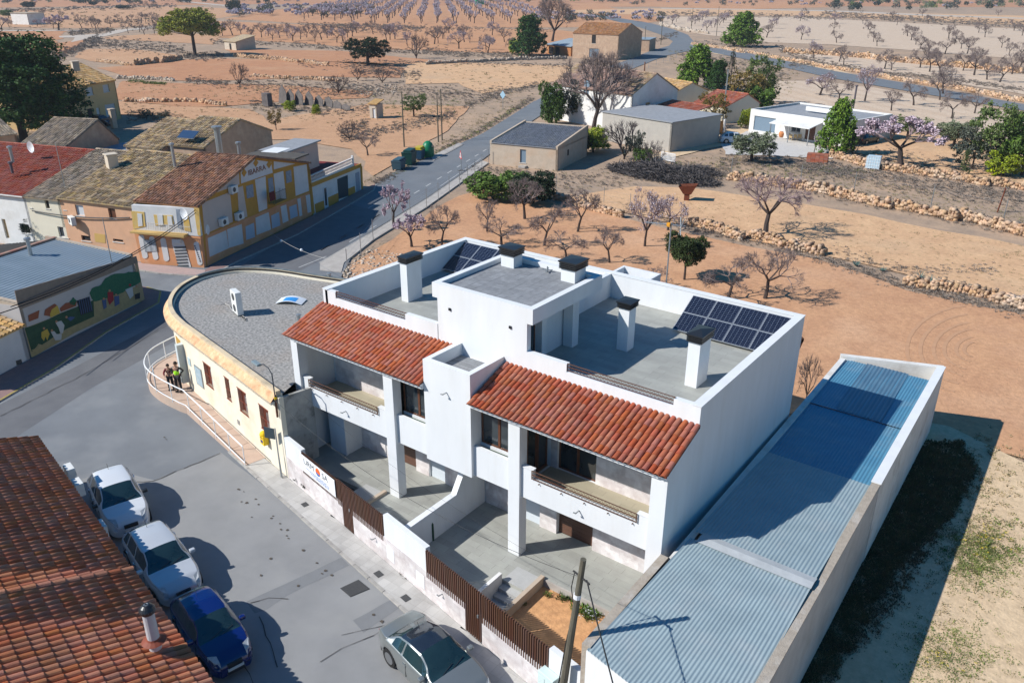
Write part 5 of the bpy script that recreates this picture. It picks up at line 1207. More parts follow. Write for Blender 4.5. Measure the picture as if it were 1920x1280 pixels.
# roof: ridge runs along the depth
s1 = Vector((xr, 0, hr-4.35)); L1 = s1.length; s1n = s1.normalized()
IB.tiles(Vector((0, 5.6, 4.37))-s1n*.3, (0, -1, 0), s1n, 5.85, L1+.3, brown_t, .24, .42)
s2 = Vector((-(IB.w-xr), 0, hr-4.35)); L2 = s2.length; s2n = s2.normalized()
IB.tiles(Vector((IB.w, -.25, 4.37))-s2n*.1, (0, 1, 0), s2n, 5.85, L2+.1, brown_t, .24, .42)
for y in (0, 5.15):
    mb = MB(); mb.add([(0, y, 4.35), (IB.w, y, 4.35), (xr, y, hr-.03), (0, y+.25, 4.35), (IB.w, y+.25, 4.35), (xr, y+.25, hr-.03)], [(0, 1, 2), (5, 4, 3), (0, 3, 4, 1), (1, 4, 5, 2), (2, 5, 3, 0)]); mb.build('gable', ochre_w, IB.t)
wp = mat('white_painted_panel', (.66, .65, .64), (.58, .57, .56), 1.2, .9); pp = mat('pale_pink_panel', (.56, .46, .4), (.5, .42, .37), 1.2, .9)
for q in ([(175, 690), (415, 595), (440, 850), (200, 955)], [(240, 612), (492, 432), (497, 530), (300, 598)], [(480, 560), (525, 540), (565, 805), (495, 830)]): IB.panel(Z2(q), 'wall_panel', pp)
for q in ([(508, 425), (620, 318), (768, 338), (782, 430), (512, 522)], [(792, 332), (975, 352), (792, 402)], [(630, 490), (720, 460), (735, 735), (665, 765)], [(790, 440), (872, 415), (898, 655), (815, 690)], [(960, 380), (1072, 357), (1093, 585), (980, 628)]): IB.panel(Z2(q), 'wall_panel', wp)
IB.panel(Z2([(205, 965), (1095, 598), (1118, 792), (222, 1228)]), 'base_wall', orange_w, .03, .06)
for q in ([(222, 990), (380, 922), (402, 1075), (240, 1150)], [(388, 915), (513, 868), (530, 1035), (404, 1073)], [(632, 815), (745, 767), (765, 915), (642, 963)], [(847, 718), (895, 702), (915, 840), (867, 862)], [(990, 655), (1018, 645), (1033, 795), (1011, 803)], [(1062, 625), (1098, 615), (1110, 765), (1080, 773)]): IB.panel(Z2(q), 'wall_panel', wp, .05, .03)
for q in ([(547, 890), (618, 858), (628, 980), (553, 1005)], [(767, 797), (833, 765), (845, 880), (776, 908)], [(922, 722), (983, 698), (995, 800), (932, 827)]): IB.panel(Z2(q), 'garage_door', mat('pale_blue_garage', (.4, .47, .55)), .045, .03)
for q in ([(553, 545), (612, 527), (620, 635), (562, 650)], [(740, 480), (780, 468), (795, 600), (752, 612)], [(893, 420), (938, 405), (946, 505), (900, 520)]): IB.panel(Z2(q), 'window', mat('grey_window', (.3, .33, .38), (.2, .24, .3), 3), .03, .04)
for (x, y) in ((535, 430), (635, 345), (749, 357)): IB.panel(Z2([(x-22, y+4), (x, y+36), (x+22, y-4), (x, y-36)]), 'diamond', ochre_w, .045, .02)
pc = onplane(*Z2([(645, 408)])[0], PA, PB); lc = IB.local(pc); text('IBARRA', .62, mat('red_brown_letters', (.28, .12, .07)), IB.t, (lc[0], -.045, lc[2]), (pi/2, 0, 0), ext=.01, sx=1.25)
for k, (x, y, l) in enumerate(((445, 572, 'highest air conditioner on the shaded ochre and white gable'), (497, 800, 'air conditioner beside the ochre strip, low on the painted gable'), (362, 848, 'air conditioner lowest and leftmost on the painted gable'))):
    p = onplane(*Z2([(x, y)])[0], PA, PB, .25); ac_unit((p.x, p.y, p.z-.35), atan2(IB.u.y, IB.u.x), l, .85, .35, .6)
p = onplane(*Z2([(790, 620)])[0], PA, PB, .0); l0 = IB.local(p)
mb = MB(); mb.box(l0[0]-.95, l0[0]+.95, -.7, 0, l0[2]-.62, l0[2]-.52)
b_ = mb.build('balcony_slab', ochre_w, IB.t); mb = MB()
for i in range(16): x = l0[0]-.93+1.86*i/15; mb.tube((x, -.68, l0[2]-.52), (x, -.68, l0[2]+.4), .014, n=4)
for sx in (-.93, .93):
    for i in range(5): mb.tube((l0[0]+sx, -.68+.16*i, l0[2]-.52), (l0[0]+sx, -.68+.16*i, l0[2]+.4), .014, n=4)
mb.beam((l0[0]-.93, -.68, l0[2]+.4), (l0[0]+.93, -.68, l0[2]+.4), .03, .03); mb.build('balcony_railing', black_m, b_)
cl = MB().box(-.4, .35, -.03, .02, -.75, 0).build('cloth', mat('dark_red_cloth', (.12, .01, .015), (.09, .008, .012), 4)); p2 = onplane(*Z2([(775, 592)])[0], PA, PB, .74); cl.location = p2; cl.rotation_euler = (0, 0, atan2(IB.u.y, IB.u.x)); tag(cl, 'dark red cloth hung over the balcony rail of the painted gable', 'cloth')
# front of the same house (sunlit short side)
Z5 = lambda pts: Z2(pts, 200, 380, 8.)
fa, fb = PL_, PA
IB.panel(Z5([(405, 20), (600, 30), (1380, 75), (1440, 490), (445, 395)]), 'upper_front', wp, .30, .31, fa, fb)
for q in ([(405, 110), (600, 125), (620, 340), (440, 380)], [(740, 165), (1020, 175), (1045, 300), (770, 330)], [(1180, 200), (1260, 190), (1300, 420), (1200, 400)], [(1340, 60), (1420, 70), (1445, 480), (1400, 470)]): IB.panel(Z5(q), 'ochre_panel', mat('yellow_ochre_panel', (.62, .38, .08), (.6, .45, .2), 3), .33, .03, fa, fb)
for q in ([(795, 160), (875, 165), (890, 320), (815, 325)], [(945, 180), (1010, 190), (1030, 320), (960, 320)], [(500, 140), (565, 150), (580, 330), (515, 340)]): IB.panel(Z5(q), 'shutter', wp, .36, .03, fa, fb)
IB.panel(Z5([(1075, 80), (1130, 85), (1170, 380), (1105, 360)]), 'balcony_door', mat('grey_window', (.3, .33, .38)), .35, .03, fa, fb)
IB.panel(Z5([(445, 400), (1440, 500), (1500, 975), (560, 905)]), 'base_wall', orange_w, .33, .34, fa, fb)
def oval(x0, y0, x1, y1, w, k=7):
    pts = []
    for i in range(k+1): t = pi+pi*i/k; pts.append((x0+w*cos(t), y0+w*.9*sin(t)))
    for i in range(k+1): t = pi*i/k; pts.append((x1+w*cos(t), y1+w*.9*sin(t)))
    return pts
for q in ((560, 500, 615, 780, 42), (715, 520, 775, 800, 40), (885, 545, 935, 820, 42), (1380, 600, 1435, 880, 38)): IB.panel(Z5(oval(*q)), 'white_oval', wp, .36, .03, fa, fb)
IB.panel(Z5(oval(1110, 600, 1210, 930, 92)), 'door_surround', wp, .36, .03, fa, fb)
IB.panel(Z5([(590, 535), (770, 545), (800, 705), (620, 715)]), 'window', mat('pale_grille_window', (.5, .52, .53), (.3, .32, .34), 8, wave=('X', 6, (.2, .22, .24), .6, .5, .8, 0)), .39, .03, fa, fb)
for i in range(7):
    y = 640+i*46; IB.panel(Z5([(1050+i*8, y), (1225+i*6, y-8), (1230+i*6, y+16), (1054+i*8, y+24)]), 'door_grille', mat('dark_grille', (.08, .09, .1)), .385, .02, fa, fb)
for i in range(8): IB.panel(Z5([(1352+i*11, 620+i*32), (1368+i*11, 622+i*32), (1372+i*11, 640+i*32), (1356+i*11, 638+i*32)]), 'painted_letter', ink, .385, .02, fa, fb)
IB.panel(Z5([(1040, 515), (1160, 520), (1165, 580), (1045, 572)]), 'shop_sign', wp, .6, .25, fa, fb)
bo = IB.panel(Z5([(450, 385), (1250, 445), (1255, 480), (455, 410)]), 'balcony_slab', mat('ochre_slab', (.5, .33, .12)), .9, .6, fa, fb)
mb = MB()
for i in range(26):
    x = 600+i*26; p = onplane(*Z5([(x, 300+i*2.8)])[0], fa, fb, .88); q = onplane(*Z5([(x, 400+i*2.8)])[0], fa, fb, .88); mb.tube(IB.local(p), IB.local(q), .012, n=4)
a_, b2 = onplane(*Z5([(600, 300)])[0], fa, fb, .88), onplane(*Z5([(1250, 370)])[0], fa, fb, .88); mb.tube(IB.local(a_), IB.local(b2), .02, n=4); mb.build('balcony_railing', mat('pale_railing', (.5, .45, .38)), bo)
def dish(p, r, az, label):
    t = thing('satellite_dish', label, 'satellite dish', p, az)
    mb = MB(); n = 14; mb.add([(0, 0, 0)]+[(.5*r*cos(2*pi*i/n), -.1*r, .5*r*sin(2*pi*i/n)) for i in range(n)]+[(r*cos(2*pi*i/n), -.35*r, r*1.1*sin(2*pi*i/n)) for i in range(n)], [(0, 1+i, 1+(i+1) % n) for i in range(n)]+[(1+i, 1+n+i, 1+n+(i+1) % n, 1+(i+1) % n) for i in range(n)])
    mb.build('reflector', ceramic, t, smooth=True); MB().tube((0, 0, 0), (0, .15, -.5), .03, n=5).tube((0, -.3*r, -r*.9), (0, -.9*r, 0), .012, n=4).build('mount', galv, t); return t
p = onplane(*Z5([(1180, 160)])[0], fa, fb, 1.1); dish(p, .42, FA+.3, 'white satellite dish on the balcony of the painted corner house')
p = onplane(*Z5([(1520, 405)])[0], fa, fb, .5); ts = thing('round_road_sign', 'small round blue and white road sign at the corner of the painted house', 'road sign', (p.x, p.y, p.z), -.9)
MB().tube((0, 0, 0), (0, -.03, 0), .38, n=18).build('plate', wp, ts); MB().tube((0, -.031, 0), (0, -.04, 0), .26, n=18).build('symbol', ink3, ts)

# --- terrace house beyond it
TA, TB = PB, G(681, 355)
TH = House('terrace_house', 'low white and ochre corner building with balustraded red roof terrace beside the road', 'house', TA, TB, 6.2, 2.15, white_mid)
TH.walls()
Z6 = lambda pts: Z2(pts, 520, 230, 6.739)
TH.panel(Z6([(415, 770), (1050, 515), (1055, 560), (425, 815)]), 'cornice', ochre_w, .1, .12)
for q in ([(470, 1030), (585, 985), (595, 1095), (485, 1145)], [(640, 945), (765, 890), (775, 1000), (650, 1060)], [(885, 840), (975, 800), (985, 880), (900, 930)], [(1045, 560), (1070, 550), (1080, 845), (1062, 852)], [(405, 560), (432, 780), (470, 1140), (432, 1165)]): TH.panel(Z6(q), 'ochre_panel', ochre_w, .03, .04)
TH.panel(Z6([(570, 815), (625, 795), (640, 1080), (595, 1098)]), 'door', mat('white_door_leaf', (.6, .62, .63)), .04, .04); TH.panel(Z6([(585, 830), (612, 820), (625, 1040), (603, 1050)]), 'door_glass', glass, .06, .03)
TH.panel(Z6([(755, 715), (885, 662), (895, 925), (775, 965)]), 'garage_door', mat('dark_teal_door', (.02, .05, .065)), .04, .04)
TH.panel(Z6([(985, 640), (1030, 620), (1045, 850), (1000, 880)]), 'door', mat('grey_blue_door', (.3, .33, .38)), .04, .04)
TH.box(.2, TH.w-.2, .2, TH.d-.2, 2.16, 2.2, 'terrace_floor', darkred)
TH.box(0, TH.w-1.8, 0, .2, 2.151, 2.55, 'parapet', white_mid)
mb = MB(); nb = 34
for i in range(nb): x = .1+(TH.w-2.0)*i/(nb-1); mb.lathe([(.05, 0), (.05, .08), (.085, .2), (.04, .36), (.05, .5)], (x, .1, 2.55), 6)
mb.build('baluster', mat('cream_baluster', (.68, .6, .55)), TH.t, kind='stuff'); TH.box(0, TH.w-1.8, 0, .2, 3.05, 3.13, 'handrail', mat('cream_baluster', (.68, .6, .55)))
TH.box(TH.w-1.85, TH.w-1.65, 0, .2, 2.151, 3.35, 'end_post', white_mid)
def roomblk(x0, x1, y0, y1, z1, m, nm='upper_room'): return TH.box(x0, x1, y0, y1, 2.2, z1, nm, m)
roomblk(-.6, TH.w-2.4, 3.6, TH.d, 4.7, pinkish); roomblk(-.6, 1.6, 1.2, 3.599, 4.7, pinkish)
corrug(TH.t.location and G(562, 283, 4.85), G(664, 266, 4.85), G(655, 258, 5.15), G(575, 248, 5.15), .25, .03, 'roof_sheet', sheet_dk, None)
bpy.data.objects['roof_sheet.004' if 'roof_sheet.004' in bpy.data.objects else 'roof_sheet']
for o in list(bpy.data.objects):
    if o.name.startswith('roof_sheet') and o.parent is None: bpy.data.objects.remove(o)
TH.box(-.8, 1.8, .9, TH.d+.2, 4.71, 4.83, 'roof_slab', sheet_dk); TH.box(1.8, TH.w-2.1, 3.3, TH.d+.2, 4.71, 4.84, 'roof_slab', mat('grey_roof_slab', (.3, .31, .33), (.24, .25, .26), 2))
TH.box(1.0, 3.4, 3.8, 5.6, 4.841, 4.87, 'white_sheet', white)
TH.box(4.4, 5.3, 3.5, 3.6, 2.3, 4.2, 'door', mat('grey_blue_door', (.3, .33, .38))); TH.box(2.2, 3.6, 3.5, 3.6, 3.1, 4.2, 'window', mat('pale_roller_blind', (.5, .52, .54)))
TH.box(1.6, 1.66, 2.0, 2.8, 3.2, 4.0, 'window', glass)
for k, (x, y, l) in enumerate(((2.2, 2.9, 'white plastic chair on the red terrace, nearest the pink corner'), (3.7, 2.6, 'white plastic chair in the middle of the red terrace'))):
    c = thing('plastic_chair', l, 'chair', tuple(TH.A+TH.u*x-TH.n*y+Vector((0, 0, 2.2))), FA+k)
    MB().box(-.25, .25, -.25, .25, .4, .44).build('seat', wp, c); MB().box(-.25, .25, .22, .26, .44, .9).build('backrest', wp, c)
    for sx in (-.22, .22):
        for sy in (-.22, .22): MB().box(sx-.02, sx+.02, sy-.02, sy+.02, 0, .4).build('leg', wp, c)
c = thing('plastic_table', 'white plastic table under the window on the red terrace', 'table', tuple(TH.A+TH.u*3.0-TH.n*3.0+Vector((0, 0, 2.2)))); MB().box(-.5, .5, -.35, .35, .68, .72).build('table_top', wp, c)
for sx in (-.45, .45):
    for sy in (-.3, .3): MB().box(sx-.02, sx+.02, sy-.02, sy+.02, 0, .68).build('leg', wp, c)

# --- row of houses left of it
R0, R1, R2, R3 = PL_, Vector((-52.6, 9.4, 0)), Vector((-56.0, 8.3, 0)), Vector((-68.5, 4.4, 0))
def fr(A, B, pts): return [(onplane(x, y, A, B)) for x, y in pts]
def op(A, B, x0, y0, x1, y1, kind):
    a = onplane(x0, y0, A, B); b = onplane(x1, y1, A, B); u_ = (Vector(B)-Vector(A)).normalized(); A_ = Vector((A[0], A[1], 0)); xa, xb = sorted(((a-A_).dot(u_), (b-A_).dot(u_))); za, zb = sorted((a.z, b.z)); return (xa, xb, max(za, GZ), zb, kind)
Z1 = lambda x, y: (x/4.572, 220+y/4.572)
HB = House('peach_house', 'peach rendered terraced house with mossy tile roof left of the painted house', 'house', R1, R0, 16, 4.05, peach)
HB.walls([op(R1, R0, *Z1(660, 750), *Z1(745, 850), 'blind'), op(R1, R0, *Z1(945, 780), *Z1(1020, 875), 'wood'), op(R1, R0, *Z1(700, 1010), *Z1(785, 1065), 'dark'), op(R1, R0, *Z1(975, 1040), *Z1(1065, 1075), 'dark')])
HB.gable(mossy, 6.3, yr=8.2)
HB.panel([(177, 437), (197, 440), (198, 456), (179, 453)], 'ochre_panel', mat('ochre_door', (.5, .32, .1)), .02, .03)
HC = House('narrow_white_house', 'narrow cream terraced house with grey old tiles, left of the peach house', 'house', R2, R1, 16, 3.85, mat('cream_front', (.7, .64, .5), (.64, .58, .46), 1))
HC.walls([op(R2, R1, *Z1(375, 697), *Z1(430, 785), 'dark'), op(R2, R1, *Z1(530, 708), *Z1(570, 795), 'dark'), op(R2, R1, *Z1(490, 935), *Z1(590, 1035), 'glass')])
HC.gable(mossy_g, 6.1, yr=8.2)
HD = House('red_roof_house', 'white terraced house with red painted tile roof at the left edge', 'house', R3, R2, 15.5, 3.8, white_mid)
HD.walls([op(R3, R2, *Z1(235, 690), *Z1(275, 775), 'blue'), op(R3, R2, *Z1(385, 905), *Z1(435, 1060), 'tan'), op(R3, R2, *Z1(165, 910), *Z1(265, 1000), 'dark'), op(R3, R2, *Z1(10, 870), *Z1(85, 1040), 'tan')])
HD.gable(red_t, 6.0, yr=8.0, pitch=.28, course=.4)
MB().box(0, HD.w, -.28, -.2, 3.72, 3.82).build('gutter', white_mid, HD.t)
# plant grown window grille
# chimneys and antennas on these roofs
def chim(px, z, w, h, m, label, cap=True):
    p = G(*px, z); t = thing('roof_chimney', label, 'chimney', (p.x, p.y, z-.4), FA); MB().box(-w/2, w/2, -w/2, w/2, 0, h+.4).build('shaft', m, t)
    if cap: MB().box(-w/2-.08, w/2+.08, -w/2-.08, w/2+.08, h+.4, h+.5).build('cap', m, t)
chim((210, 306), 5.8, .8, .7, mat('cream_chimney', (.55, .47, .37)), 'squat cream chimney on the ridge between the mossy roofs')
def pipe(px, z, h, r, label, m=galv, cowl=True):
    p = G(*px, z); t = thing('metal_flue', label, 'flue', (p.x, p.y, z-.3)); MB().tube((0, 0, 0), (0, 0, h+.3), r, n=8).build('pipe', m, t)
    if cowl: MB().lathe([(r*1.7, h+.2), (r*1.7, h+.35), (0, h+.42)], n=8).build('cowl', m, t)
pipe((23, 298), 6.0, 1.0, .14, 'thick grey flue on the red roof ridge at the left edge'); pipe((22, 318), 5.2, .6, .12, 'short grey flue low on the red roof', mat('dark_flue', (.12, .1, .11)))
pipe((327, 305), 6.2, 1.5, .13, 'grey flue beside the peach house ridge'); pipe((412, 282), 5.0, 2.2, .3, 'large galvanised kitchen flue behind the brown roof', galv); pipe((449, 288), 5.2, 1.0, .16, 'small grey flue behind the brown roof ridge')
def mast(px, z, h, label, r=.035, m=galv):
    p = G(*px, z); t = thing('roof_mast', label, 'mast', (p.x, p.y, z)); MB().tube((0, 0, 0), (0, 0, h), r, r*.7, 6).build('pole', m, t); return t
mast((124, 361), 3.9, 4.0, 'thin leaning service mast in front of the grey tiled roof'); mast((211, 500), 2.6, 3.3, 'thin mast on the near roof edge with cables tied to it')
p = G(62, 284, 6.1); dish((p.x, p.y, 6.5), .45, .2, 'white satellite dish on the red roof ridge'); 
# back houses
def backhouse(nm, label, pts, zE, zR, wall, m, depth, hgt=None, yr=None, half=False, **k):
    A, B = G(*pts[0], zE), G(*pts[1], zE); h = House(nm, label, 'house', A, B, depth, zE, wall); h.walls(k.get('front', ()), k.get('right', ())); h.gable(m, zR, yr=yr, half=half, pitch=.28, course=.5); return h
backhouse('old_tile_house', 'old house with worn grey and ochre tiles behind the red roof', [(22, 283), (108, 288)], 4.0, 6.3, stonewall, mossy_g, 9, yr=6.5)
backhouse('mossy_tile_house', 'low building with yellow mossy tiles behind the peach house, left section', [(235, 272), (302, 280)], 3.9, 5.9, stonewall, mossy, 8, yr=6)
backhouse('mossy_gable_house', 'stone gabled building with mossy tiles and a solar water panel', [(305, 269), (383, 276)], 4.3, 6.2, stonewall, mossy, 11, yr=6)
p = G(352, 247, 5.6); t = thing('solar_water_panel', 'single tilted dark solar panel on the mossy roof', 'solar panel', (p.x, p.y, 5.3), .3); t.rotation_euler = (.5, 0, .3); MB().box(-1, 1, -.6, .6, 0, .06).build('cells', mat('dark_collector', (.03, .06, .12), None, rough=.2), t); MB().box(-1.04, 1.04, -.64, .64, -.02, .03).build('frame', galv, t); MB().box(-.9, -.84, .3, .36, -.6, 0).box(.84, .9, .3, .36, -.6, 0).build('support', galv, t)
A, B = G(165, 305, 3.2), G(238, 300, 3.2); GA = House('grey_flat_annex', 'grey flat-roofed annex between the mossy tile houses', 'building', A, B, 9, 3.3, beige_w); GA.walls(); GA.box(-.1, GA.w+.1, -.1, 9.1, 3.301, 3.4, 'roof_slab', sheet_old)
A, B = G(-60, 268, 4), G(28, 245, 4); backhouse('edge_house', 'dark tiled house at the left edge below the big pine', [(-70, 262), (30, 250)], 3.6, 5.2, stonewall, mossy_g, 8, yr=5)
# --- mural building
MA, MBp = G(60, 672), G(266, 567)
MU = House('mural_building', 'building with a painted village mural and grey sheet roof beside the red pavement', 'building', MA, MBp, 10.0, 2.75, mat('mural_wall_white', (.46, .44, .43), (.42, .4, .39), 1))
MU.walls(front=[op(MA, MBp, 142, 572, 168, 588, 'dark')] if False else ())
pl_d = lambda q: onplane(*q, MA, MBp)
MU.panel([(27, 545), (255, 480), (258, 492), (38, 580), (33, 572)], 'upper_band', mat('brown_stained_band', (.25, .2, .16), (.2, .16, .13), 3), .03, .04)
Zm = lambda pts: Z2(pts, 0, 440, 4.571)
mural_cols = dict(green=mat('mural_green', (.02, .06, .035), (.035, .085, .045), 3), sand=mat('mural_sand', (.4, .32, .16), (.3, .25, .13), 3), ol=mat('mural_leaf_green', (.012, .1, .06), (.03, .14, .07), 8), roof=mat('mural_terracotta', (.25, .08, .04)), yel=mat('mural_yellow', (.5, .35, .06)), red=mat('mural_red', (.3, .02, .03)), wht=mat('mural_white', (.5, .5, .48)), blu=mat('mural_blue', (.06, .1, .22)), dk=mat('mural_dark', (.02, .03, .035)), tan=mat('mural_skin', (.4, .22, .12)))
def mural(pts, c, o=.02): MU.panel(Zm(pts), 'mural_area', mural_cols[c], o, .01)
mural([(210, 800), (420, 720), (660, 620), (800, 560), (1000, 500), (1205, 430), (1235, 560), (900, 720), (640, 840), (270, 1055)], 'sand', .01)
mural([(210, 800), (300, 770), (420, 720), (520, 670), (650, 620), (800, 560), (805, 700), (560, 810), (270, 1000)], 'green', .02)
def blobs(pts, c, o):
    out = []; n = len(pts)
    for i in range(n):
        a = pts[i]; b = pts[(i+1) % n]; k = max(1, int(hypot(b[0]-a[0], b[1]-a[1])/22))
        for j in range(k): t = j/k; out.append((lerp(a[0], b[0], t)+random.uniform(-7, 7), lerp(a[1], b[1], t)+random.uniform(-7, 7)))
    mural(out, c, o)
blobs([(762, 500), (790, 460), (870, 430), (900, 370), (980, 335), (1080, 325), (1190, 318), (1200, 400), (1100, 470), (1000, 510), (880, 555), (800, 570)], 'ol', .03)
blobs([(590, 570), (625, 535), (658, 560), (640, 600), (600, 600)], 'ol', .03)
mural([(375, 690), (385, 640), (465, 590), (480, 600), (510, 670), (440, 700)], 'roof', .03); mural([(440, 640), (490, 605), (512, 670), (430, 710), (425, 680)], 'yel', .035)
mural([(240, 690), (335, 645), (325, 715), (245, 745)], 'roof', .03); mural([(510, 630), (560, 585), (655, 570), (650, 610), (520, 660)], 'roof', .03)
mural([(655, 565), (762, 530), (792, 655), (690, 690)], 'dk', .04)
for k in range(6): x = 668+k*18; MU.panel(Zm([(x, 562-k*6), (x+4, 561-k*6), (x+26, 680-k*6), (x+22, 681-k*6)]), 'window_bar', mural_cols['blu'], .07, .02)
for body, hd, c in (([(350, 835), (400, 805), (420, 850), (400, 905), (385, 870), (372, 910), (350, 880)], (372, 802), 'yel'), ([(470, 750), (520, 735), (548, 775), (535, 840), (515, 850), (500, 800)], (478, 742), 'wht'), ([(430, 830), (460, 825), (480, 850), (525, 850), (520, 900), (470, 905)], (440, 820), 'wht'), ([(570, 715), (600, 700), (640, 705), (600, 740)], (565, 705), 'blu'), ([(918, 490), (965, 490), (970, 560), (935, 600), (920, 560)], (935, 478), 'red'), ([(975, 530), (1015, 520), (1020, 590), (980, 615)], (990, 515), 'blu'), ([(1070, 470), (1130, 445), (1140, 520), (1110, 550), (1085, 500)], (1110, 430), 'wht'), ([(1150, 510), (1195, 495), (1195, 545), (1155, 555)], (1165, 440), 'dk'), ([(870, 560), (905, 550), (910, 620), (885, 640)], (885, 548), 'blu')):
    mural(body, c, .045); x, y = hd; mural([(x+10*cos(t*pi/4), y+11*sin(t*pi/4)) for t in range(8)], 'red' if c == 'wht' and x > 1000 else 'tan', .05)
blobs([(270, 985), (330, 940), (360, 945), (340, 975), (285, 1000)], 'sand', .045)
MU.panel(Zm([(1150, 215), (1172, 205), (1240, 560), (1205, 575)]), 'corner_strip', mat('ochre_corner', (.35, .27, .16)), .02, .03)
# its roof
zt = 2.95; c = [G(28, 542, zt), G(256, 478, zt), G(240, 465, zt), G(178, 458, zt+.25), G(-60, 520, zt+.5), G(-40, 565, zt)]
corrug(tuple(MU.A+Vector((0, 0, 2.9))-MU.n*0+MU.n*.1), tuple(MU.A-MU.n*7.0+Vector((0, 0, 3.5))), tuple(MU.B-MU.n*6.2+Vector((0, 0, 3.5))), tuple(MU.B+MU.n*.1+Vector((0, 0, 2.9))), .3, .03, 'roof_sheet', sheet_old, MU.t)
o = bpy.data.objects[[q.name for q in MU.t.children if q.name.startswith('roof_sheet')][0]]
inv = Matrix.Rotation(-atan2(MU.u.y, MU.u.x), 4, 'Z'); o.data.transform(inv)
corrug(tuple(MU.A-MU.n*7.1+Vector((0, 0, 3.45))), tuple(MU.A-MU.n*13+Vector((0, 0, 2.9))), tuple(MU.B-MU.n*10.8-MU.u*1.2+Vector((0, 0, 2.9))), tuple(MU.B-MU.n*6.3+Vector((0, 0, 3.45))), .3, .03, 'rear_roof_sheet', sheet_dk, MU.t)
o = bpy.data.objects[[q.name for q in MU.t.children if q.name.startswith('rear_roof_sheet')][0]]; o.data.transform(inv)
MB().beam(MU.local(MU.A-MU.n*7.05+Vector((0, 0, 3.55))), MU.local(MU.B-MU.n*6.2+Vector((0, 0, 3.55))), .25, .16).build('ridge_parapet', mat('mortar_red_trim', (.4, .3, .22), (.3, .06, .05), 1), MU.t)
for x in (0.02, MU.w-.2):
    mb = MB(); mb.prism([(x, 0), (x+.2, 0), (x+.2, 6.9), (x, 6.9)], GZ, [2.98, 2.98, 3.66, 3.66]); mb.build('end_parapet', beige_w, MU.t)
pipe((58, 478), 3.4, 1.1, .13, 'grey flue rising from the ridge of the mural building')
# --- small white building at left edge
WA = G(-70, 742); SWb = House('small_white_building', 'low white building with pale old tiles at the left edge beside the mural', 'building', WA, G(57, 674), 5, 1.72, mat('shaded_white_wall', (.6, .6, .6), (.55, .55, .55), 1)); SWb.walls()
SWb.gable(ochre_t, 2.9, yr=4.6, half=True, pitch=.26, course=.4)
SWb.panel(Zm([(135, 1080), (180, 1065), (190, 1100), (143, 1118)]), 'wall_vent', acg, .02, .02)
# ================================================================== HOUSES ACROSS THE FIELDS
def bld(nm, label, a, b, depth, h, wall, cat='house', **k): return House(nm, label, cat, G(*a), G(*b), depth, GZ+h, wall, **k)
YH = bld('yellow_house', 'yellow two-storey house with hipped ochre roof beside the big dark pine', (120, 247), (228, 222), 11, 5.9, yellow_w)
YA, YB = YH.A, YH.B
YH.walls([op(YA, YB, 160, 165, 176, 178, 'blind'), op(YA, YB, 192, 160, 206, 172, 'blind'), op(YA, YB, 196, 197, 220, 221, 'blind'), op(YA, YB, 163, 205, 176, 219, 'dark'), op(YA, YB, 180, 203, 190, 222, 'white')])
YH.gable(ochre_t, GZ+8.2, pitch=.4, course=.6)
chim((142, 128), 7.6, .9, .9, mat('cream_chimney', (.55, .47, .37)), 'cream chimney on the yellow house roof')
GRH = House('grey_roof_shed', 'beige block shed with grey tiled mono-pitch roof beside the road', 'shed', G(919, 307), G(1045, 320), 9.8, GZ+2.55, beige_w)
GA_, GB_ = GRH.A, GRH.B
GRH.walls([op(GA_, GB_, 975, 280, 986, 306, 'bluegrey')])
gm = mat('grey_concrete_tile', (.25, .27, .3), (.19, .2, .23), 2, .85, rand=.2, dirt=(.34, .33, .3), dscale=.5, damt=.4)
v_ = Vector((0, 9.8, .95)); GRH.tiles(Vector((.25, -.12, GZ+2.6)), (1, 0, 0), v_, GRH.w-.5, v_.length+.1, gm, .27, .45)
for x in (0, GRH.w-.25):
    mb = MB(); mb.prism([(x, -.05), (x+.25, -.05), (x+.25, 9.9), (x, 9.9)], GZ+2.4, [GZ+2.8, GZ+2.8, GZ+3.85, GZ+3.85]); mb.build('verge_wall', beige_w, GRH.t)
mb = MB(); mb.prism([(0, 9.55), (GRH.w, 9.55), (GRH.w, 9.8), (0, 9.8)], GZ, GZ+3.7); mb.build('rear_wall', beige_w, GRH.t)
GRH.box(GRH.w*.46, GRH.w*.56, -.7, -.01, GZ, GZ+.22, 'door_step', concrete)
GRH.box(GRH.w+.001, GRH.w+.01, 3, 3.5, GZ+1.2, GZ+1.9, 'side_window', dark)
GG = House('grey_block_building', 'plain grey rendered flat-roofed building behind the lime-green shrubs', 'building', G(1128, 262), G(1256, 286), 10.5, GZ+3.75, greyblk); GG.walls(); GG.box(-.15, GG.w+.15, -.15, 10.65, GZ+3.751, GZ+3.87, 'roof_slab', mat('grey_roof_slab', (.3, .31, .33)))
WP = House('patio_house', 'white single-storey house with garage opening and covered porch on the gravel yard', 'house', G(1403, 248), G(1578, 277), 12, GZ+3.35, white_mid)
WA_, WB_ = WP.A, WP.B
WP.walls([op(WA_, WB_, 1415, 217, 1452, 250, 'bluegrey'), op(WA_, WB_, 1434, 224, 1446, 248, 'dark'), op(WA_, WB_, 1485, 230, 1500, 250, 'glass'), op(WA_, WB_, 1512, 232, 1526, 264, 'wood')][:1]+[op(WA_, WB_, 1485, 230, 1500, 250, 'glass'), op(WA_, WB_, 1512, 232, 1526, 264, 'wood')])
WP.box(WP.w*.05, WP.w*.99, .3, 11.7, GZ+3.1, GZ+3.13, 'roof_slab', mat('grey_roof_slab', (.3, .31, .33)))
WP.box(WP.w*.38, WP.w*.8, 5, 5.2, GZ+3.351, GZ+3.95, 'parapet', white_mid); 
x0, x1 = WP.w*.36, WP.w*.78
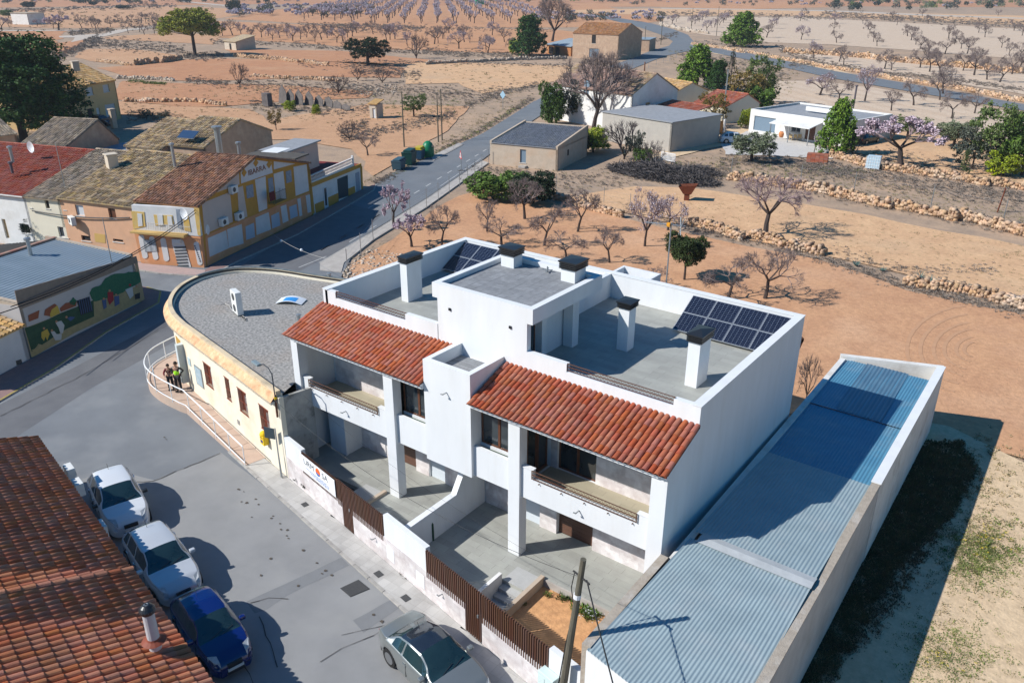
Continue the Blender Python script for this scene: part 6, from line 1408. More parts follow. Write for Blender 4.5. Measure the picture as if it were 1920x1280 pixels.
mb = MB(); mb.add([(x0, -3.0, GZ+2.35), (x1, -3.0, GZ+2.35), (x1, -.01, GZ+2.9), (x0, -.01, GZ+2.9), (x0, -3.0, GZ+2.25), (x1, -3.0, GZ+2.25), (x1, -.01, GZ+2.8), (x0, -.01, GZ+2.8)], [(0, 1, 2, 3), (7, 6, 5, 4), (0, 4, 5, 1), (1, 5, 6, 2), (3, 7, 4, 0)]); mb.build('porch_roof', white_mid, WP.t)
for x in (x0+.2, (x0+x1)/2, x1-.1): WP.box(x-.05, x+.05, -2.9, -2.8, GZ, GZ+2.3, 'porch_post', galv)
pipe((1600, 200), 2.8, 3.0, .14, 'tall dark flue on the white patio house roof', mat('dark_flue', (.12, .1, .11)))
t = thing('garden_table', 'small wooden table set under the porch of the white patio house', 'table', tuple(G(1490, 261))); MB().box(-.8, .8, -.4, .4, .7, .75).build('table_top', mat('pale_wood', (.5, .36, .18)), t)
for x in (-.7, .7): MB().box(x-.04, x+.04, -.35, .35, 0, .7).build('leg', mat('pale_wood', (.5, .36, .18)), t)
for k, x in enumerate((1482, 1491, 1499)):
    c = thing('wooden_chair', f'{("left", "middle", "right")[k]} one of three wooden chairs in front of the porch table', 'chair', tuple(G(x, 264)), .1, 'chairs by the porch table'); MB().box(-.22, .22, -.22, .22, .42, .46).build('seat', mat('pale_wood', (.5, .36, .18)), c); MB().box(-.22, .22, -.24, -.2, .46, .9).build('backrest', mat('pale_wood', (.5, .36, .18)), c)
    for sx in (-.18, .18):
        for sy in (-.18, .18): MB().box(sx-.02, sx+.02, sy-.02, sy+.02, 0, .42).build('leg', mat('pale_wood', (.5, .36, .18)), c)
p = G(1465, 258); o = MB().lathe([(.25, 0), (.42, .3), (.45, .6), (.3, .85), (.34, .9), (.26, .9)], n=12).build('clay_jar', orangepot); o.location = p; tag(o, 'big terracotta jar beside the garage of the white patio house', 'jar')
LW = House('long_white_house', 'long white two-storey house with mossy tile roof behind the bare tree', 'house', G(1035, 222), G(1181, 249), 10, GZ+5.4, white_mid)
LA, LB = LW.A, LW.B
LW.walls([op(LA, LB, 1068, 148, 1078, 165, 'dark'), op(LA, LB, 1095, 150, 1104, 178, 'bluegrey')], [(3, 4, GZ+3, GZ+4, 'tan')])
LW.gable(mat('pinkish_old_tile', (.36, .23, .18), (.27, .18, .15), 2, .9, rand=.3, dirt=(.48, .37, .17), dscale=.15, damt=.9), GZ+8.0, pitch=.36, course=.5)
p = G(1207, 118, 6.6); 
mast((1207, 152), GZ+6.2, 2.8, 'tall rusty flue on the gable of the long white house', .14, mat('rusty_bracket', (.2, .09, .05)))
RA, RB = G(1198, 233), G(1240, 262); 
RH = House('red_tile_annex', 'cream annex with red tiled roof joined to the long white house', 'house', G(1178, 247), G(1251, 262), 8.5, GZ+2.7, mat('cream_front', (.7, .64, .5))); RH.walls(); RH.gable(mat('red_annex_tile', (.4, .13, .08), (.33, .1, .06), 1, .9, rand=.3), GZ+3.9, yr=8.3, half=True, pitch=.36, course=.5)
OH = bld('ochre_roof_house', 'small house with ochre tiles behind the long white house', (1212, 205), (1262, 216), 7, 3.6, mat('cream_front', (.7, .64, .5))); OH.walls(); OH.gable(ochre_t, GZ+5, pitch=.36, course=.5)
RR = bld('red_roof_cottage', 'small cottage with bright red tiled roof behind the tall grey pole', (1300, 222), (1358, 232), 8, 2.6, mat('cream_front', (.7, .64, .5))); RR.walls(); RR.gable(mat('red_annex_tile', (.4, .13, .08)), GZ+4.1, yr=5, pitch=.36, course=.5)
ST = bld('stone_farmhouse', 'tall stone farmhouse with orange tiled roof beside the road junction', (1073, 108), (1158, 113), 15, 6.7, stonewall)
ST.walls([op(ST.A, ST.B, 1110, 66, 1117, 82, 'dark'), op(ST.A, ST.B, 1105, 91, 1122, 109, 'bluegrey')]); ST.gable(orange_t, GZ+9.2, pitch=.5, course=.7)
SA = bld('stone_annex', 'low stone annex with flat roof right of the stone farmhouse', (1185, 96), (1217, 97), 10, 3.4, stonewall); SA.walls([(1.2, 2.4, GZ, GZ+2.3, 'dark')]); SA.box(-.2, SA.w+.2, -.2, 10.2, GZ+3.401, GZ+3.6, 'roof_slab', sheet_old)
SB = bld('open_barn', 'low barn with sloping sheet roof left of the stone farmhouse', (1025, 101), (1071, 106), 9, 2.6, orange_t); SB.walls([(1, 3, GZ, GZ+2.2, 'dark'), (4, 6, GZ, GZ+2.2, 'dark')]); 
v_ = Vector((0, 9, 1.2)); q = [(-.3, -.4, GZ+2.61), (SB.w+.3, -.4, GZ+2.61), (SB.w+.3, 9.3, GZ+4.0), (-.3, 9.3, GZ+4.0)]; MB().add(q+[(x, y, z+.12) for x, y, z in q], [(3, 2, 1, 0), (4, 5, 6, 7), (0, 1, 5, 4), (1, 2, 6, 5), (2, 3, 7, 6), (3, 0, 4, 7)]).build('roof', sheet_old, SB.t)
H1 = bld('field_hut', 'small pale stone hut with mossy mono-pitch roof near the umbrella pine', (422, 93), (444, 95), 7, 2.4, mat('pale_stone_wall', (.55, .47, .38), (.47, .4, .32), 1.5, .95)); H1.walls([(2.6, 3.7, GZ, GZ+1.9, 'dark')])
q = [(-.3, -.3, GZ+2.41), (H1.w+.3, -.3, GZ+2.41), (H1.w+.3, 7.3, GZ+4.0), (-.3, 7.3, GZ+4.0)]; MB().add(q+[(x, y, z+.15) for x, y, z in q], [(3, 2, 1, 0), (4, 5, 6, 7), (0, 1, 5, 4), (1, 2, 6, 5), (2, 3, 7, 6), (3, 0, 4, 7)]).build('roof', mossy, H1.t)
mb = MB(); mb.prism([(H1.w-.3, 0), (H1.w, 0), (H1.w, 7), (H1.w-.3, 7)], GZ+2.3, [GZ+2.4, GZ+2.4, GZ+3.95, GZ+3.95]); mb.build('gable', H1.wall, H1.t)
H2 = bld('pump_hut', 'tiny square pump hut with yellowish sloping roof in the scrub', (694, 222), (707, 223), 1.9, 2.2, mat('pale_stone_wall', (.55, .47, .38))); H2.walls([(.5, 1.2, GZ, GZ+1.6, 'white')])
q = [(-.2, -.2, GZ+2.21), (H2.w+.2, -.2, GZ+2.21), (H2.w+.2, 2.1, GZ+2.7), (-.2, 2.1, GZ+2.7)]; MB().add(q+[(x, y, z+.12) for x, y, z in q], [(3, 2, 1, 0), (4, 5, 6, 7), (0, 1, 5, 4), (1, 2, 6, 5), (2, 3, 7, 6), (3, 0, 4, 7)]).build('roof', ochre_t, H2.t)
H3 = bld('white_field_shed', 'small white shed beside the blossoming almond at the far left', (24, 46), (55, 47), 9, 5.0, white_mid); H3.walls(); H3.box(-.3, H3.w+.3, -.3, 9.3, GZ+5.001, GZ+5.2, 'roof_slab', mossy_g)
H4 = bld('far_green_shed', 'far green metal shed at the top edge behind the orchard', (893, 9), (908, 9), 20, 8, mat('far_green_sheet', (.03, .22, .12))); H4.walls(); H4.box(-.3, H4.w+.3, -.3, 20.3, GZ+8.001, GZ+8.3, 'roof_slab', plastic_g2)

# ================================================================== TREES
BND = {}
def bounds(kind, i):
    if (kind, i) not in BND:
        me = TREES[kind][i][1]; c = np.empty(len(me.vertices)*3, np.float32); me.vertices.foreach_get('co', c); c = c.reshape(-1, 3)
        lo = np.percentile(c, .2, axis=0); hi = np.percentile(c, 99.8, axis=0); BND[(kind, i)] = (float((hi[0]-lo[0]+hi[1]-lo[1])/2), float(hi[2]))
    return BND[(kind, i)]
def rv(): 
    v = Vector((random.gauss(0, 1), random.gauss(0, 1), random.gauss(0, 1))); return v.normalized()
def grow(seed, levels, spread, up, trunk_h=.24, limbs=4, droop=0., rmul=1., blos=0, bsize=.02):
    """unit tree (about 1 high): returns trunk MB, crown MB (twigs), blossom verts/faces"""
    random.seed(seed); T = MB(); Cw = MB(); tips = []
    def seg(a, b, r0, r1, lv):
        (T if lv <= 1 else Cw).tube(a, b, r0*rmul, r1*rmul, 6 if lv == 0 else (4 if lv == 1 else 3), cap=False)
    def rec(p, d, L, r, lv):
        k = 2 if lv < 3 else 1; q = p; 
        for i in range(k):
            d = (d+rv()*.16+Vector((0, 0, up*.12-droop*(lv >= 3)*.25))).normalized(); e = q+d*(L/k); seg(q, e, r*(1-.25*i/k), r*(1-.25*(i+1)/k), lv)
            if lv >= 2 and lv < levels and i == 0 and random.random() < .8: rec(e, (d+rv()*.9).normalized(), L*.6, r*.45, min(levels, lv+1))
            q = e
        if lv >= levels:
            tips.append((p, q))
            if levels >= 5:
                for _ in range(3): e = p.lerp(q, random.uniform(.3, 1)); e2_ = e+(d+rv()*1.1).normalized()*L*random.uniform(.6, 1.1); Cw.tube(e, e2_, r*.45*rmul, r*.25*rmul, 3, cap=False); tips.append((e, e2_))
            return
        n = 3 if lv < levels-1 else 4
        for i in range(n): rec(q, (d*1.0+rv()*spread+Vector((0, 0, up*.25))).normalized(), L*random.uniform(.58, .8), r*.62, lv+1)
    lean = Vector((random.uniform(-.25, .25), random.uniform(-.2, .2), 1)).normalized(); c = Vector((0, 0, 0)); e = lean*trunk_h*.55; T.tube(c-Vector((0, 0, .03)), e, .036*rmul, .027*rmul, 7, cap=False); e2 = e+(lean+rv()*.15).normalized()*trunk_h*.45; T.tube(e, e2, .027*rmul, .024*rmul, 7, cap=False)
    for i in range(limbs):
        a = 2*pi*i/limbs+random.uniform(-.5, .5); d = Vector((cos(a)*.8, sin(a)*.8, random.uniform(.6, 1.1))).normalized(); rec(e2, d, .22, .018, 1)
    V = []; Fq = []
    if blos:
        for i in range(blos):
            a, b = random.choice(tips); p = a.lerp(b, random.random())+rv()*.022; u_ = rv(); w_ = u_.cross(rv()).normalized(); s_ = bsize*random.uniform(.6, 1.3); k = len(V)
            V += [p-u_*s_, p+w_*s_, p+u_*s_, p-w_*s_]; Fq.append((k, k+1, k+2, k+3))
    return T, Cw, V, Fq
def mesh_of(mb, m): o = mb.build('t', m); me = o.data; bpy.data.objects.remove(o); return me
def pymesh(V, Fq, m): mb = MB(); mb.add(V, Fq); return mesh_of(mb, m)
TREES = {}
def bare_kind(key, n, tw, **k):
    TREES[key] = []
    for i in range(n):
        T, Cw, V, Fq = grow(100+i*7+len(key)*13, **k); TREES[key].append((mesh_of(T, bark), mesh_of(Cw, tw), pymesh(V, Fq, k_bl[key]) if V else None))
k_bl = dict(blossom=blossom, pale=blossom_p)
bare_kind('bare', 5, twig_m, levels=5, spread=.8, up=.25, trunk_h=.3)
bare_kind('budding', 3, twig_b, levels=5, spread=.75, up=.2, droop=.6, trunk_h=.3)
k_bl['budding'] = blossom
bare_kind('poplar', 2, twig_m, levels=5, spread=.75, up=.55, trunk_h=.2, limbs=6)
bare_kind('shrub', 3, mat('dark_shrub_twigs', (.10, .08, .08), (.075, .06, .06), 2, .95), levels=4, spread=.8, up=.5, trunk_h=.03, limbs=7, rmul=.7)
k_bl['blossom'] = blossom; 
bare_kind('blossom', 4, twig_b, levels=4, spread=.85, up=.3, blos=4200, bsize=.012)
bare_kind('pale', 4, twig_b, levels=5, spread=.8, up=.35, blos=800, bsize=.011)
bare_kind('farbare', 3, twig_m, levels=3, spread=.62, up=.5, rmul=1.6)
bare_kind('farpale', 3, twig_b, levels=3, spread=.6, up=.55, rmul=1.3, blos=0) if False else None
k_bl['farpale'] = blossom_p; bare_kind('farpale', 3, twig_b, levels=3, spread=.62, up=.55, rmul=1.3, blos=380, bsize=.03)
# leafy crowns : many small leaf faces in lobes (unit tree 1 high, 1 wide)
def leafy(seed, lobes, nleaf, size, m, trunk=(.03, .4), limbs=True, flat=.0, shell=.55):
    rr = np.random.default_rng(seed); tot = sum(l[3]**2 for l in lobes); Vs = []
    for (x, y, z, r, *sq) in lobes:
        q = sq[0] if sq else 1.; n = max(8, int(nleaf*r*r/tot)); d = rr.normal(size=(n, 3)); d /= np.linalg.norm(d, axis=1)[:, None]
        # sub-clumps give an uneven surface
        nb = max(5, int(n/40)); cd_ = rr.normal(size=(nb, 3)); cd_ /= np.linalg.norm(cd_, axis=1)[:, None]; br_ = r*rr.uniform(.72, 1.12, nb); idx = rr.integers(0, nb, n)
        c = cd_[idx]*br_[idx][:, None]*.8; p = c+d*(r*.3)*rr.uniform(.3, 1, n)[:, None]; fill = rr.random(n) < .25; p[fill] = (d*r*rr.uniform(shell, 1, n)[:, None])[fill]
        p[:, 2] *= q; p += np.array((x, y, z)); u_ = rr.normal(size=(n, 3)); u_ /= np.linalg.norm(u_, axis=1)[:, None]; w_ = np.cross(u_, rr.normal(size=(n, 3))); w_ /= np.linalg.norm(w_, axis=1)[:, None]
        s_ = size*rr.uniform(.6, 1.4, n)[:, None]; Vs.append(np.stack([p-u_*s_, p+w_*s_*.6, p+u_*s_, p-w_*s_*.6], 1).reshape(-1, 3))
    V = np.concatenate(Vs); n = len(V)//4; o = npmesh('t', V, np.arange(4*n).reshape(-1, 4), m); me = o.data; bpy.data.objects.remove(o)
    T = MB(); random.seed(seed); top = Vector((0, 0, trunk[1])); T.tube((0, 0, -.03), top, trunk[0], trunk[0]*.7, 7, cap=False)
    if limbs:
        for (x, y, z, r, *sq) in lobes[:10]: T.tube(top*random.uniform(.6, 1), (x*.85, y*.85, z-.2*r), trunk[0]*.45, trunk[0]*.15, 4, cap=False)
    return (mesh_of(T, bark), me, None)
def lobeset(seed, n, zlo, zhi, rad, r0, r1, prof=lambda t: 1., q=.9):
    rr = np.random.default_rng(seed); out = []
    for i in range(n): t = (i+.5)/n; a = i*2.4+rr.uniform(-.3, .3); R = rad*prof(t)*sqrt(rr.uniform(.2, 1)); out.append((R*cos(a), R*sin(a), zlo+(zhi-zlo)*t, rr.uniform(r0, r1), q))
    return out
TREES['umbrella'] = [leafy(1, lobeset(1, 34, .5, .86, .4, .12, .17, lambda t: 1.12-.55*t, .85)+[(.4, 0, .62, .12, .7), (-.38, .1, .48, .12, .8)], 22000, .014, leaf_umb, (.028, .62))]
TREES['bigpine'] = [leafy(2, lobeset(2, 46, .18, .9, .42, .12, .19, lambda t: 1.0-.5*t), 45000, .012, leaf_pine, (.03, .8))]
TREES['pine'] = [leafy(3+i, lobeset(3+i, 32, .12, .9, .4, .12, .18, lambda t: 1.12-1.0*t), 14000, .02, leafm('fresh_pine', (.18, .28, .03), (.075, .15, .022)), (.025, .8)) for i in range(2)]
TREES['darkpine'] = [leafy(8, lobeset(8, 32, .12, .9, .42, .13, .2, lambda t: 1.1-.85*t), 14000, .02, leaf_pine, (.025, .8))]
TREES['round'] = [leafy(10+i, lobeset(10+i, 18, .34, .84, .36, .13, .2, lambda t: .8+.4*sin(pi*t)), 12000, .02, leaf_green, (.03, .5)) for i in range(2)]
TREES['carob'] = [leafy(14, lobeset(14, 24, .34, .86, .42, .12, .18, lambda t: .8+.4*sin(pi*t)), 14000, .018, leaf_dark, (.045, .5))]
TREES['olive'] = [leafy(16+i, lobeset(16+i, 18, .36, .84, .38, .14, .2, lambda t: .9), 10000, .018, leaf_olive, (.035, .45), shell=.3) for i in range(2)]
TREES['heart'] = [leafy(19, lobeset(19, 14, .5, .86, .3, .15, .2, lambda t: .6+.6*t), 13000, .018, leafm('mid_green_leaves', (.065, .09, .025), (.03, .05, .015)), (.025, .5))]
TREES['lime'] = [leafy(20+i, lobeset(20+i, 14, .2, .8, .36, .18, .25), 8000, .026, leaf_lime, (.03, .3)) for i in range(2)]
TREES['bush'] = [leafy(23+i, lobeset(23+i, 14, .25, .75, .36, .18, .26), 9000, .025, leaf_green, (.02, .3)) for i in range(2)]
TREES['darkbush'] = [leafy(26, lobeset(26, 14, .25, .75, .36, .18, .26), 9000, .025, leaf_dark, (.02, .3))]
TREES['greybush'] = [leafy(27+i, lobeset(27+i, 12, .22, .7, .36, .18, .25), 3500, .022, leaf_grey, (.02, .3), shell=.1) for i in range(2)]
TREES['yellow'] = [leafy(29, lobeset(29, 16, .3, .85, .38, .13, .2), 5000, .018, leaf_yel, (.03, .5), shell=.1)]
TREES['column'] = [leafy(31, lobeset(31, 16, .12, .88, .3, .17, .24, lambda t: 1), 12000, .022, leafm('hedge_green', (.09, .15, .025), (.04, .08, .018)), (.03, .5))]
TREES['cone'] = [leafy(33, lobeset(33, 14, .15, .92, .28, .12, .18, lambda t: 1.2-1.1*t), 4500, .016, leafm('cypress_green', (.12, .15, .04), (.06, .09, .03)), (.02, .5))]
TREES['sparse'] = [leafy(35, lobeset(35, 20, .2, .95, .38, .05, .09, lambda t: 1.2-1.0*t), 1400, .016, leaf_dark, (.02, .95))]
TREES['pale_green'] = [leafy(37, lobeset(37, 16, .25, .88, .38, .12, .19), 6000, .016, leafm('pale_green_leaves', (.14, .19, .05), (.07, .11, .035)), (.03, .5), shell=.1)]
TREES['agave'] = []
KCOUNT = {}
def tree(kind, base, top=None, width=None, label=None, group=None, h=None, cat='tree', parts=True, seed=None, lean=0.):
    p = G(*base); d = (p-Vector(CAM)).length
    if top is not None: h = HZ(base[0], top, p)-GZ
    w = (width*1.0/F_PX*d) if width else h*random.uniform(.95, 1.2)
    ki = (seed if seed is not None else KCOUNT.get(kind, 0)) % len(TREES[kind]); me = TREES[kind][ki]; KCOUNT[kind] = KCOUNT.get(kind, 0)+1; bw_, bh_ = bounds(kind, ki)
    nm = {'umbrella': 'umbrella_pine', 'bigpine': 'pine_tree', 'pine': 'pine_tree', 'darkpine': 'pine_tree', 'bare': 'almond_tree', 'budding': 'almond_tree', 'blossom': 'almond_tree', 'pale': 'almond_tree', 'farbare': 'almond_tree', 'farpale': 'almond_tree', 'olive': 'olive_tree', 'carob': 'carob_tree'}.get(kind, 'shrub' if cat == 'shrub' else 'leafy_tree')
    bb = {'bare': 1.05, 'budding': 1.15, 'blossom': 1.1, 'pale': 1., 'farbare': 1., 'farpale': 1., 'poplar': 1., 'shrub': 1.1}.get(kind, 1.)
    t = thing(nm, label, cat, (p.x, p.y, GZ), random.uniform(0, 6.28), group); t.scale = (w/bw_, w/bw_, h/bh_)
    inst('trunk', me[0], t); cr = inst('crown', me[1], t)
    if me[2]: inst('blossom', me[2], t)
    return t
UH = {}
for k_, v_ in TREES.items():
    if v_ and k_ in ('bare', 'budding', 'blossom', 'pale', 'farbare', 'farpale', 'poplar', 'shrub'):
        zs = [max(v.co.z for v in m_[1].vertices) for m_ in v_]; UH[k_] = sum(zs)/len(zs)
WH = {}
# --- single trees
tree('bigpine', (46, 262), 60, 200, 'very large dark green pine towering over the yellow house at the left edge')
tree('umbrella', (366, 104), 16, 96, 'umbrella pine with flat yellow-green crown and bent trunk in the left fields')
tree('carob', (690, 123), 70, 68, 'dark green broad carob tree standing alone in the red fields')
tree('darkpine', (992, 105), 28, 70, 'dense green pine left of the stone farmhouse'); tree('lime', (966, 102), 76, 26, 'yellow-green bush at the foot of the pine by the stone farmhouse', cat='shrub')
tree('pine', (1390, 88), 22, 64, 'bright green conical pine beside the far road junction')
tree('poplar', (1035, 78), -4, 66, 'tall bare tree behind the farmhouse pine')
tree('poplar', (1112, 242), 92, 118, 'tall bare branching tree in front of the long white house', seed=1)
tree('column', (1035, 232), 154, 46, 'clipped green column tree by the road, left of the tall bare tree'); tree('greybush', (1072, 228), 152, 60, 'grey-green overgrown bush beside the clipped green column tree', cat='shrub'); tree('darkbush', (1085, 228), 156, 46, 'dark green bush behind the grey overgrown bush near the road', cat='shrub')
tree('lime', (1112, 285), 238, 62, 'bright lime-green bush beside the grey-roofed shed', cat='shrub'); tree('darkbush', (1090, 288), 248, 40, 'dark bush in the shade between the shed and the lime-green bush', cat='shrub')
tree('shrub', (1170, 298), 222, 70, 'tall grey leafless shrub in front of the grey block building', cat='shrub'); tree('greybush', (1190, 300), 244, 44, 'brownish green bush before the grey block building', cat='shrub'); tree('shrub', (1225, 312), 262, 50, 'low leafless shrub at the corner of the grey block building', cat='shrub'); tree('bush', (1205, 304), 278, 34, 'low green bush right of the brownish bush', cat='shrub')
tree('bush', (925, 374), 324, 92, 'wide green bush at the top of the orange field', cat='shrub'); tree('darkbush', (1000, 381), 326, 96, 'wide dark grey-green bush beside the green one in the orange field', cat='shrub'); tree('bush', (965, 352), 322, 50, 'green bush behind the two wide bushes', cat='shrub')
tree('blossom', (738, 428), 342, 62, 'pink blossoming almond at the roadside fence'); tree('blossom', (772, 463), 402, 66, 'smaller pink blossoming almond in the rubble by the fence')
for (b, t_, w, l) in (((828, 460), 380, 62, 'bare almond nearest the pink blossoming ones'), ((913, 435), 374, 56, 'bare slender almond below the wide green bush'), ((940, 460), 412, 80, 'low spreading bare almond behind the left chimney'), ((984, 411), 336, 86, 'bare almond against the dark grey-green bush'),
                      ((1020, 461), 383, 72, 'bare almond above the tower chimneys'), ((1083, 435), 350, 72, 'leaning bare almond near the stone bank'), ((1062, 488), 436, 78, 'low wide bare almond just behind the white house roof'), ((1143, 493), 420, 60, 'small bare almond behind the rear light well')):
    tree('bare', b, t_, w, l)
tree('pale', (1209, 462), 350, 70, 'almond with pale grey-pink buds beside the aerial mast'); tree('pale', (1252, 432), 368, 70, 'pale budding almond right of the aerial mast')
tree('heart', (1283, 525), 440, 72, 'small dense green heart-shaped tree in the orange field')
tree('budding', (1435, 442), 326, 150, 'large old almond with reddish grey crown and forked dark trunk')
tree('bare', (1434, 560), 462, 112, 'bare almond casting a long shadow behind the solar panels'); tree('bare', (1364, 562), 486, 92, 'low bare almond just behind the rear parapet and solar panels'); tree('bare', (1232, 545), 500, 60, 'low bare almond partly hidden by the light well')
tree('shrub', (1512, 745), 660, 40, 'dry leafless shrub between the white house and the long shed', cat='shrub')
tree('olive', (1408, 303), 248, 78, 'rounded olive tree in front of the white patio house'); tree('pine', (1566, 290), 184, 72, 'bright green tree before the right end of the patio house', seed=1)
tree('blossom', (1526, 287), 254, 18, 'tiny blossoming sapling on the gravel yard'); tree('shrub', (1599, 294), 250, 26, 'thin bare sapling right of the green yard tree')
tree('blossom', (1690, 308), 214, 128, 'large mauve blossoming almond right of the patio house'); tree('olive', (1787, 278), 226, 64, 'small olive tree right of the large mauve almond')
tree('pale_green', (1860, 324), 186, 96, 'tall light green tree at the right edge'); tree('round', (1915, 330), 203, 92, 'bushy bright green tree cut by the right edge of the picture'); tree('greybush', (1822, 318), 232, 70, 'tall grey-leaved bush left of the light green tree', cat='shrub'); tree('cone', (1805, 328), 278, 15, 'narrow yellowish cypress sapling near the right edge'); tree('lime', (1880, 330), 282, 60, 'low lime-green growth under the right edge trees', cat='shrub')
tree('pale_green', (1700, 262), 214, 60, 'light green tree behind the mauve almond')
tree('pine', (1306, 165), 84, 70, 'tall pine behind the red-roofed cottage'); tree('darkpine', (1345, 170), 112, 44, 'smaller dark pine beside the pole lamp'); tree('sparse', (1368, 172), 92, 26, 'dark spiky conifer behind the tall grey pole')
tree('yellow', (1392, 212), 132, 74, 'yellowing autumn tree right of the tall grey pole'); tree('pale_green', (1424, 196), 100, 62, 'pale green tree behind the yellowing tree'); tree('yellow', (1335, 240), 172, 56, 'brownish yellow tree by the wooden gate'); tree('bush', (1420, 215), 160, 60, 'green bush under the pale green tree', cat='shrub'); tree('lime', (1398, 240), 204, 24, 'yellow-green hedge beside the patio house', cat='shrub')
tree('pale', (1537, 179), 134, 52, 'blossoming almond above the patio house'); tree('bare', (1572, 193), 148, 46, 'dark bare almond right of the blossoming one above the patio house'); tree('pale', (1621, 190), 120, 46, 'almond with bright mauve top beside the road')
tree('pine', (1185, 214), 176, 28, 'small pine in the yard of the cream annex')
tree('pale_green', (776, 219), 174, 46, 'weeping pale green tree near the pump hut'); tree('lime', (543, 208), 189, 24, 'small lime-green shrub beside the ruined fence', cat='shrub'); tree('lime', (593, 215), 196, 15, 'tiny lime-green shrub right of the ruined fence end', cat='shrub'); tree('yellow', (518, 244), 205, 24, 'ochre shrub above the roofs', cat='shrub')
tree('greybush', (275, 224), 203, 28, 'grey-green shrub right of the yellow house', cat='shrub'); tree('greybush', (310, 224), 206, 26, 'second grey-green shrub right of the yellow house', cat='shrub', seed=1)
tree('bare', (690, 292), 246, 44, 'bare tree behind the terrace house'); tree('shrub', (655, 262), 224, 44, 'leafless shrub beyond the terrace house roof', cat='shrub')
for (b, t_, w, l) in (((450, 160), 116, 34, 'leafless dark shrub standing alone between the left fields'), ((635, 175), 139, 42, 'low leafless shrub near the stone heap'), ((717, 155), 124, 36, 'dark leafless shrub below the carob tree'), ((671, 151), 126, 30, 'leafless shrub left of the carob tree'), ((781, 110), 62, 38, 'large dark leafless bush on the orchard bank'), ((650, 93), 72, 20, 'small leafless bush on the terrace bank')):
    tree('shrub', b, t_, w, l, cat='shrub')
tree('blossom', (110, 57), 26, 40, 'wide pale blossoming almond in the far left field'); tree('pale', (3, 56), 30, 26, 'pale almond at the left edge of the far field'); tree('pale', (70, 50), 36, 18, 'small blossoming almond right of the white shed')
tree('carob', (440, 26), 1, 26, 'far round dark green tree at the top edge'); tree('darkbush', (54, 16), 3, 20, 'far dark bush at the upper left', cat='shrub'); tree('darkbush', (231, 18), 10, 24, 'far flat dark bush beyond the left fields', cat='shrub'); tree('round', (16, 34), 19, 20, 'far dark green tree behind the white shed'); tree('darkbush', (175, 11), 2, 14, 'far small dark bush at the top edge', cat='shrub')
# --- orchards (counted trees)
def nth(k): return f"{k}{'th' if 10 < k % 100 < 14 else {1: 'st', 2: 'nd', 3: 'rd'}.get(k % 10, 'th')}"
def orchard(name, label, pts, kinds, h0=4.2, cat='tree'):
    for k, q in enumerate(sorted(pts)): tree(random.choice(kinds), q[:2], None, None, f'{nth(k+1)} from the left of the {label}', name, h=h0*random.uniform(.8, 1.15))
Zo = lambda pts, ox, oy, sc: [(ox+x/sc, oy+y/sc) for x, y in pts]
random.seed(77)
orchard('bare almonds in the pale field at upper right', 'bare almonds in the pale ploughed upper right field', Zo([(15, 320), (45, 430), (360, 300), (380, 340), (415, 420), (450, 465), (648, 255), (755, 365), (790, 405), (838, 450), (880, 495), (970, 530), (1128, 540), (1168, 390), (1225, 440), (1290, 490), (1350, 540), (1465, 330), (1530, 375), (1695, 480), (1770, 560), (1875, 580), (1820, 310), (1900, 360), (962, 240), (310, 240), (1660, 160), (610, 200), (900, 170)], 1560, 0, 5.333), ['bare'], 4.6)
orchard('bare almonds in the strip between the banks', 'bare almonds in the strip above the right-hand road', Zo([(70, 620), (115, 655), (525, 690), (590, 705), (880, 680), (975, 720), (1080, 760), (1310, 710), (1420, 755), (1550, 800), (1675, 825), (1800, 745), (1440, 690), (1110, 940), (950, 640), (1870, 700)], 1560, 0, 5.333), ['bare'], 4.8)
orchard('almonds below the right-hand road', 'bare almonds below the right-hand road', [(1671, 208), (1713, 198), (1784, 223), (1827, 213), (1762, 188)], ['bare'], 4.2)
orchard('almonds beside the far junction', 'almonds in the field around the bright green pine', [(1296, 49), (1303, 46), (1311, 42), (1317, 38), (1323, 35), (1349, 48), (1356, 43), (1361, 39), (1366, 34), (1437, 71), (1448, 54), (1502, 75), (1500, 40), (1508, 33), (1260, 45), (1268, 42), (1340, 52), (1455, 46), (1526, 110), (1565, 45), (1325, 60)], ['bare', 'pale'], 4.8)
orchard('bare almonds on the middle terrace', 'bare almonds in the middle terraced orchard', Zo([(5, 330), (85, 325), (175, 320), (250, 310), (350, 355), (435, 340), (495, 325), (535, 360), (600, 345), (665, 330), (715, 370), (785, 355), (840, 340), (915, 385), (975, 360), (1025, 345), (1065, 325), (1113, 385), (1165, 370), (1210, 340), (1250, 330), (1635, 355), (1745, 410), (1290, 300), (1440, 310), (1560, 380), (1590, 360)], 400, 0, 4.8)+Zo([(70, 400), (103, 390), (145, 350), (290, 440), (340, 380), (535, 450), (550, 480), (590, 320), (200, 300), (780, 470), (700, 380)], 800, 0, 4.8), ['pale', 'bare', 'bare'], 5.4)
orchard('almonds in the far left fields', 'small bare almonds in the far left fields', Zo([(85, 250), (365, 180), (400, 150), (480, 260), (685, 180), (740, 260), (830, 250), (865, 265), (885, 265), (995, 245), (1070, 200), (1180, 210), (1275, 210), (1310, 200), (1380, 210), (1155, 300), (1300, 315), (1390, 305), (1190, 80), (1300, 75), (1350, 85), (1430, 240), (1258, 290), (560, 170), (1450, 310)], 0, 0, 4.8), ['bare'], 4.6)
